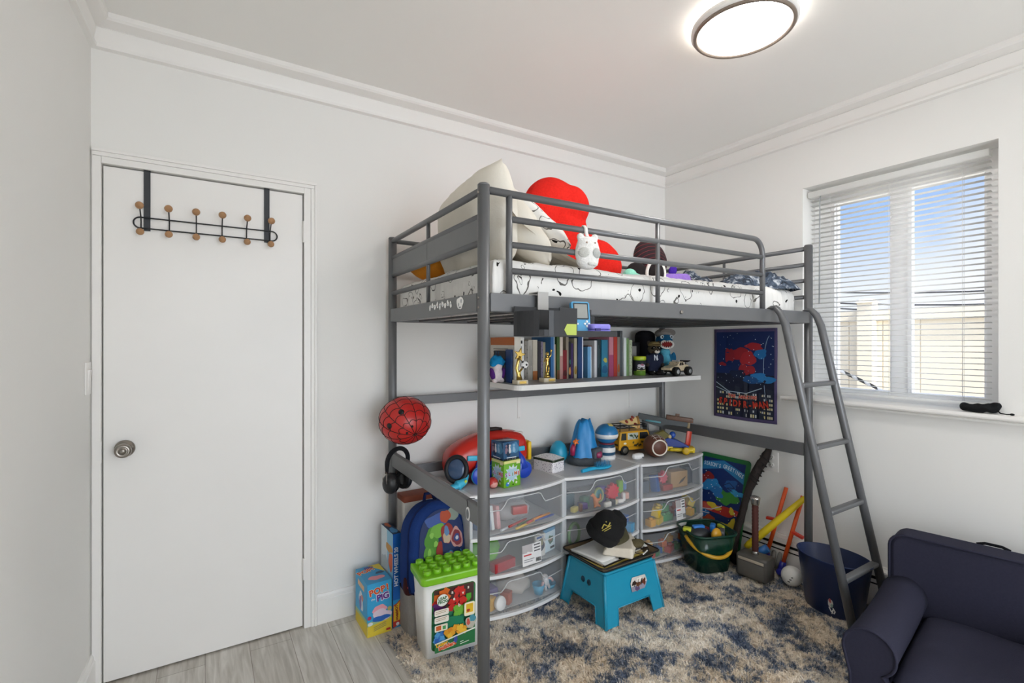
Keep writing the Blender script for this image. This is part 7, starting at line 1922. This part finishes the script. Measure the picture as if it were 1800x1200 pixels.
for x, y, rx, ry, c, s in ((-.03, .13, .060, .038, '#9c2730', 2), (.03, .10, .046, .050, '#b02c34', 3), (-.10, .11, .030, .062, '#8e2430', 4), (.07, .175, .060, .022, '#a52832', 5), (.11, .13, .045, .026, '#246fb0', 6), (.02, .03, .050, .036, '#a02832', 7), (-.03, .0, .060, .03, '#14203f', 8), (.12, -.02, .075, .030, '#2a7cc0', 9), (.05, -.035, .06, .022, '#1c4d86', 10), (-.15, .06, .026, .012, '#8e2430', 11)):
    pr.poly(blobp(x, y, rx, ry, s, amp=.3), c)
for i in range(60): pr.poly(ellp(RP.uniform(-.19, .19), RP.uniform(-.06, .26), RP.uniform(.001, .0032), n=8), '#cfdcec')
for x0_, w, y1_ in ((-.19, .06, -.05), (-.125, .05, -.10), (-.06, .035, -.075), (.0, .03, -.045), (.04, .05, -.09), (.10, .045, -.11), (.15, .042, -.08)):
    pr.poly([(x0_, -.268), (x0_ + w, -.268), (x0_ + w, y1_ - .01), (x0_, y1_)], '#232a3c')
    for k in range(3):
        for j in range(6):
            if RP.random() < .7: pr.lay -= 0; pr.rect(x0_ + .006 + k * w / 3.3, -.262 + j * .026, x0_ + .006 + k * w / 3.3 + w / 5, -.262 + j * .026 + .014, RP.choice(['#d8d2b0', '#b9c0c4', '#cfc48e']))
pr.line([(-.19, -.06), (-.10, -.115), (.02, -.12), (.12, -.08)], .005, '#a8bccb'); pr.line([(-.19, -.09), (-.08, -.13)], .004, '#a8bccb')
for i, ch in enumerate('THE AMAZING'):
    if ch != ' ': pr.text(ch, -.095 + .0175 * i, -.150 - .004 * math.sin(i * .31), .026, '#c2302e', bold=.0012, out=('#e0b8a0', .0016), sx=.85)
for i, ch in enumerate('SPIDER-MAN'):
    f = i / 9 * 2 - 1
    pr.text(ch, -.160 + .0345 * i, -.205 + .012 * f * f - .004, .056, '#c43a2a', rot=.20 * f, bold=.0022, out=('#1a1013', .0032), sx=.8)
pr.build('artwork', ps, mapf=pmap, base=.0016, step=.00004)
# ================================================================== RUG
RX0, RX1, RY0, RY1 = .70, 2.80, .55, 2.16
rug = thing('shag_rug', 'shaggy cream, tan and blue mottled rug under the loft bed', 'rug', (1.75, 1.35, 0))
def rug_mat():
    m = bpy.data.materials.new('mottled shag'); m.use_nodes = True
    t = m.node_tree; n = t.nodes; l = t.links.new; b = n['Principled BSDF']; b.inputs['Roughness'].default_value = .95; b.inputs['Specular IOR Level'].default_value = .1
    co = n.new('ShaderNodeTexCoord')
    mp = n.new('ShaderNodeMapping'); mp.inputs['Scale'].default_value = (1, 1, .0); l(co.outputs['Object'], mp.inputs['Vector'])
    a = n.new('ShaderNodeTexNoise'); a.inputs['Scale'].default_value = 5.4; a.inputs['Detail'].default_value = 8; a.inputs['Roughness'].default_value = .78; a.inputs['Distortion'].default_value = .15; l(mp.outputs[0], a.inputs['Vector'])
    r = n.new('ShaderNodeValToRGB'); e = r.color_ramp.elements
    e[0].position = .36; e[0].color = lin('#fbf6ee'); e[1].position = .70; e[1].color = lin('#4a5670')
    for p, c in ((.45, '#f3ebdf'), (.49, '#e0d5c5'), (.525, '#b4b5b8'), (.55, '#717e95'), (.62, '#536079')):
        x = e.new(p); x.color = lin(c)
    hf = n.new('ShaderNodeTexNoise'); hf.inputs['Scale'].default_value = 150; hf.inputs['Detail'].default_value = 1; l(mp.outputs[0], hf.inputs['Vector'])
    hm_ = n.new('ShaderNodeMath'); hm_.operation = 'MULTIPLY_ADD'; hm_.inputs[1].default_value = .22; hm_.inputs[2].default_value = -.11; l(hf.outputs['Fac'], hm_.inputs[0])
    ad_ = n.new('ShaderNodeMath'); ad_.operation = 'ADD'; l(a.outputs['Fac'], ad_.inputs[0]); l(hm_.outputs[0], ad_.inputs[1])
    l(ad_.outputs[0], r.inputs[0])
    a2 = n.new('ShaderNodeTexNoise'); a2.inputs['Scale'].default_value = 2.2; a2.inputs['Detail'].default_value = 4; l(mp.outputs[0], a2.inputs['Vector'])
    r2 = n.new('ShaderNodeValToRGB'); r2.color_ramp.elements[0].position = .42; r2.color_ramp.elements[0].color = lin('#ffffff'); r2.color_ramp.elements[1].position = .62; r2.color_ramp.elements[1].color = lin('#efe7dc'); l(a2.outputs['Fac'], r2.inputs[0])
    mx = n.new('ShaderNodeMixRGB'); mx.blend_type = 'MULTIPLY'; mx.inputs['Fac'].default_value = 1; l(r.outputs[0], mx.inputs['Color1']); l(r2.outputs[0], mx.inputs['Color2'])
    l(mx.outputs[0], b.inputs['Base Color'])
    return m
rm = rug_mat()
mb = MB(); mb.prism(rrect(RX1 - RX0, RY1 - RY0, .03, cx=(RX0 + RX1) / 2, cy=(RY0 + RY1) / 2), .010); mb.build('backing', rm, rug, world=True)
def pile():
    rg = np.random.default_rng(4)
    N = 190000
    x = rg.uniform(RX0 - .008, RX1, N); y = rg.uniform(RY0, RY1 + .005, N)
    keep = np.ones(N, bool)
    keep &= ~((y > 2.05) & (x > 1.06))
    keep &= ~((x > .77) & (x < 1.03) & (y > 1.92) & (y < 2.07))
    keep &= ~((x > 2.40) & (x < 2.63) & (y > 1.73) & (y < 1.95))
    # what lies out of the picture keeps a thin pile only
    keep &= ~((y < .75) & (rg.random(N) < .6))
    x, y = x[keep], y[keep]; N = len(x)
    # tufts: pull the tips of neighbours together
    gx = np.floor(x / .014); gy = np.floor(y / .014)
    h = np.sin(gx * 127.1 + gy * 311.7) * 43758.5453; h2 = np.sin(gx * 269.5 + gy * 183.3) * 43758.5453
    ta = (h - np.floor(h)) * 2 * np.pi; tl = .010 + .014 * (h2 - np.floor(h2))
    cxx = (gx + .5) * .014; cyy = (gy + .5) * .014
    tx = np.cos(ta) * tl + (cxx - x) * .35 + rg.normal(0, .010, N); ty = np.sin(ta) * tl + (cyy - y) * .35 + rg.normal(0, .010, N)
    H = rg.uniform(.008, .017, N)
    w = rg.uniform(.0012, .0022, N); wa = rg.uniform(0, np.pi, N)
    wx, wy = np.cos(wa) * w, np.sin(wa) * w
    V = np.empty((N, 5, 3))
    z0 = .008
    V[:, 0] = np.stack([x - wx, y - wy, np.full(N, z0)], 1); V[:, 1] = np.stack([x + wx, y + wy, np.full(N, z0)], 1)
    V[:, 2] = np.stack([x + tx * .4 + wx * .8, y + ty * .4 + wy * .8, z0 + H * .6], 1); V[:, 3] = np.stack([x + tx * .4 - wx * .8, y + ty * .4 - wy * .8, z0 + H * .6], 1)
    V[:, 4] = np.stack([x + tx, y + ty, z0 + H * .95], 1)
    o = rug.location; V[:, :, 0] -= o.x; V[:, :, 1] -= o.y; V[:, :, 2] -= o.z
    me = bpy.data.meshes.new('pile')
    me.vertices.add(N * 5); me.vertices.foreach_set('co', V.reshape(-1))
    b = np.arange(N)[:, None] * 5
    quad = (b + np.array([0, 1, 2, 3])).astype(np.int32); tri = (b + np.array([3, 2, 4])).astype(np.int32)
    loops = np.concatenate([quad, tri], 1).reshape(-1)
    me.loops.add(len(loops)); me.loops.foreach_set('vertex_index', loops)
    me.polygons.add(N * 2)
    ls = np.stack([np.arange(N) * 7, np.arange(N) * 7 + 4], 1).reshape(-1).astype(np.int32)
    me.polygons.foreach_set('loop_start', ls)
    try: me.polygons.foreach_set('loop_total', np.tile(np.array([4, 3], np.int32), N))
    except Exception: pass
    me.update(calc_edges=True); me.validate()
    me.materials.append(rm)
    ob = bpy.data.objects.new('pile', me); C.objects.link(ob); ob.parent = rug; ob['kind'] = 'stuff'
pile()

# ================================================================== CHILD ARMCHAIR
acm = cloth('#30303f', .35)
FR = math.radians(180 + 9)      # forward direction of the chair
ac = thing('child_armchair', 'navy slipcovered child armchair with rolled arms and piping in front of the window', 'armchair', (2.60, .62, 0), rz=FR)
# local frame: x forward, y to the sitter's side; the arm nearer the ladder is at y = -.27
HWD = .285
def softbox(mb, c, s, bev, seg=5, rot=None): mb.box(c, s, rot, bev=bev, seg=seg)
mb = MB()
# back: rounded-top slab
prof = [(-HWD - .035, .02), (HWD + .035, .02)]
top = []
w2, zt, rc_ = HWD + .035, .503, .055
out = [(w2, .02)] + [(w2 - rc_ + rc_ * math.cos(a), zt - rc_ + rc_ * math.sin(a)) for a in [PI / 2 * k / 6 for k in range(7)]] + [(-w2 + rc_ - rc_ * math.cos(a), zt - rc_ + rc_ * math.sin(a)) for a in [PI / 2 * (6 - k) / 6 for k in range(7)]] + [(-w2, .02)]
fm_ = Matrix(((0, 0, 1, -.15), (1, 0, 0, 0), (0, 1, 0, 0), (0, 0, 0, 1)))
mb.prism(out, .135, fm_); mb.build('back', acm, ac, bevel=.016, smooth_it=0)
mb = MB(); mb.tube([Vector((-.013, y, z)) for y, z in out], .0052, 8); mb.build('piping', acm, ac)
# seat block and cushion
mb = MB(); softbox(mb, (.26, 0, .085), (.54, .44, .15), .02); mb.build('base', acm, ac)
mb = MB()
def seat(a, b):
    u, v = 2 * a - 1, 2 * b - 1
    k = ((1 - abs(u) ** 6) * (1 - abs(v) ** 6)) ** .5
    p = Vector((.255 + .285 * u, .205 * v, .150 + .075 * k))
    p.z += (.006 * noise.noise(p * 9) - .012 * math.exp(-((u) ** 2 + v ** 2) * 3)) * k
    return p
mb.grid(seat, 30, 30); mb.grid(lambda a, b: Vector((.255 + .285 * (2 * a - 1), .205 * (2 * b - 1), .15)), 2, 2, flip=True); mb.build('seat_cushion', acm, ac)
# rolled arms: profile across y-z swept along x
for s in (-1, 1):
    cyc, czc, rr = s * .268, .232, .080
    pr_ = []
    for k in range(21):
        a = math.radians(-60 + 250 * k / 20)      # from the inside over the top to the outside
        pr_.append((cyc - s * rr * math.cos(a), czc + rr * math.sin(a)))
    pr_ = [(cyc - s * .060, .02), (cyc - s * .058, .14)] + pr_ + [(cyc + s * .058, .13), (cyc + s * .056, .02)]
    n = len(pr_); xs = [-.02, .04, .14, .26, .38, .48, .535, .552]; sc = [1, 1, 1, 1, 1, 1, 1, .985]
    mb = MB(); vs = []
    for x, k in zip(xs, sc):
        for y, z in pr_:
            dz = .006 * noise.noise(Vector((x * 8, y * 12, z * 12))) + (.012 * (1 - min(1, x / .2)) if z > .2 else 0) - .010 * math.sin(PI * max(0, min(1, x / .55))) * (z > .25)
            vs.append(Vector((x, cyc + (y - cyc) * k, .16 + (z + dz - .16) * k)))
    fs = [(i * n + j, i * n + (j + 1) % n, (i + 1) * n + (j + 1) % n, (i + 1) * n + j) for i in range(len(xs) - 1) for j in range(n)]
    fs += [tuple(reversed(range(n))), tuple((len(xs) - 1) * n + j for j in range(n))]
    mb.geo(vs, fs, smooth=True); bmesh.ops.recalc_face_normals(mb.bm, faces=list(mb.bm.faces))
    for f in mb.bm.faces:
        if len(f.verts) > 4: f.smooth = False
    arm = mb.build('arm', acm, ac)
    mb = MB(); mb.tube([Vector((.552, cyc + (y - cyc) * .99, .16 + (z - .16) * .99)) for y, z in pr_], .0052, 8); mb.build('piping', acm, arm)
mb = MB(); mb.tube([(-.140, .05, .500), (-.142, .025, .509), (-.142, -.025, .509), (-.140, -.05, .500)], .006, 8); mb.build('carry_strap', cloth('#101116'), ac)
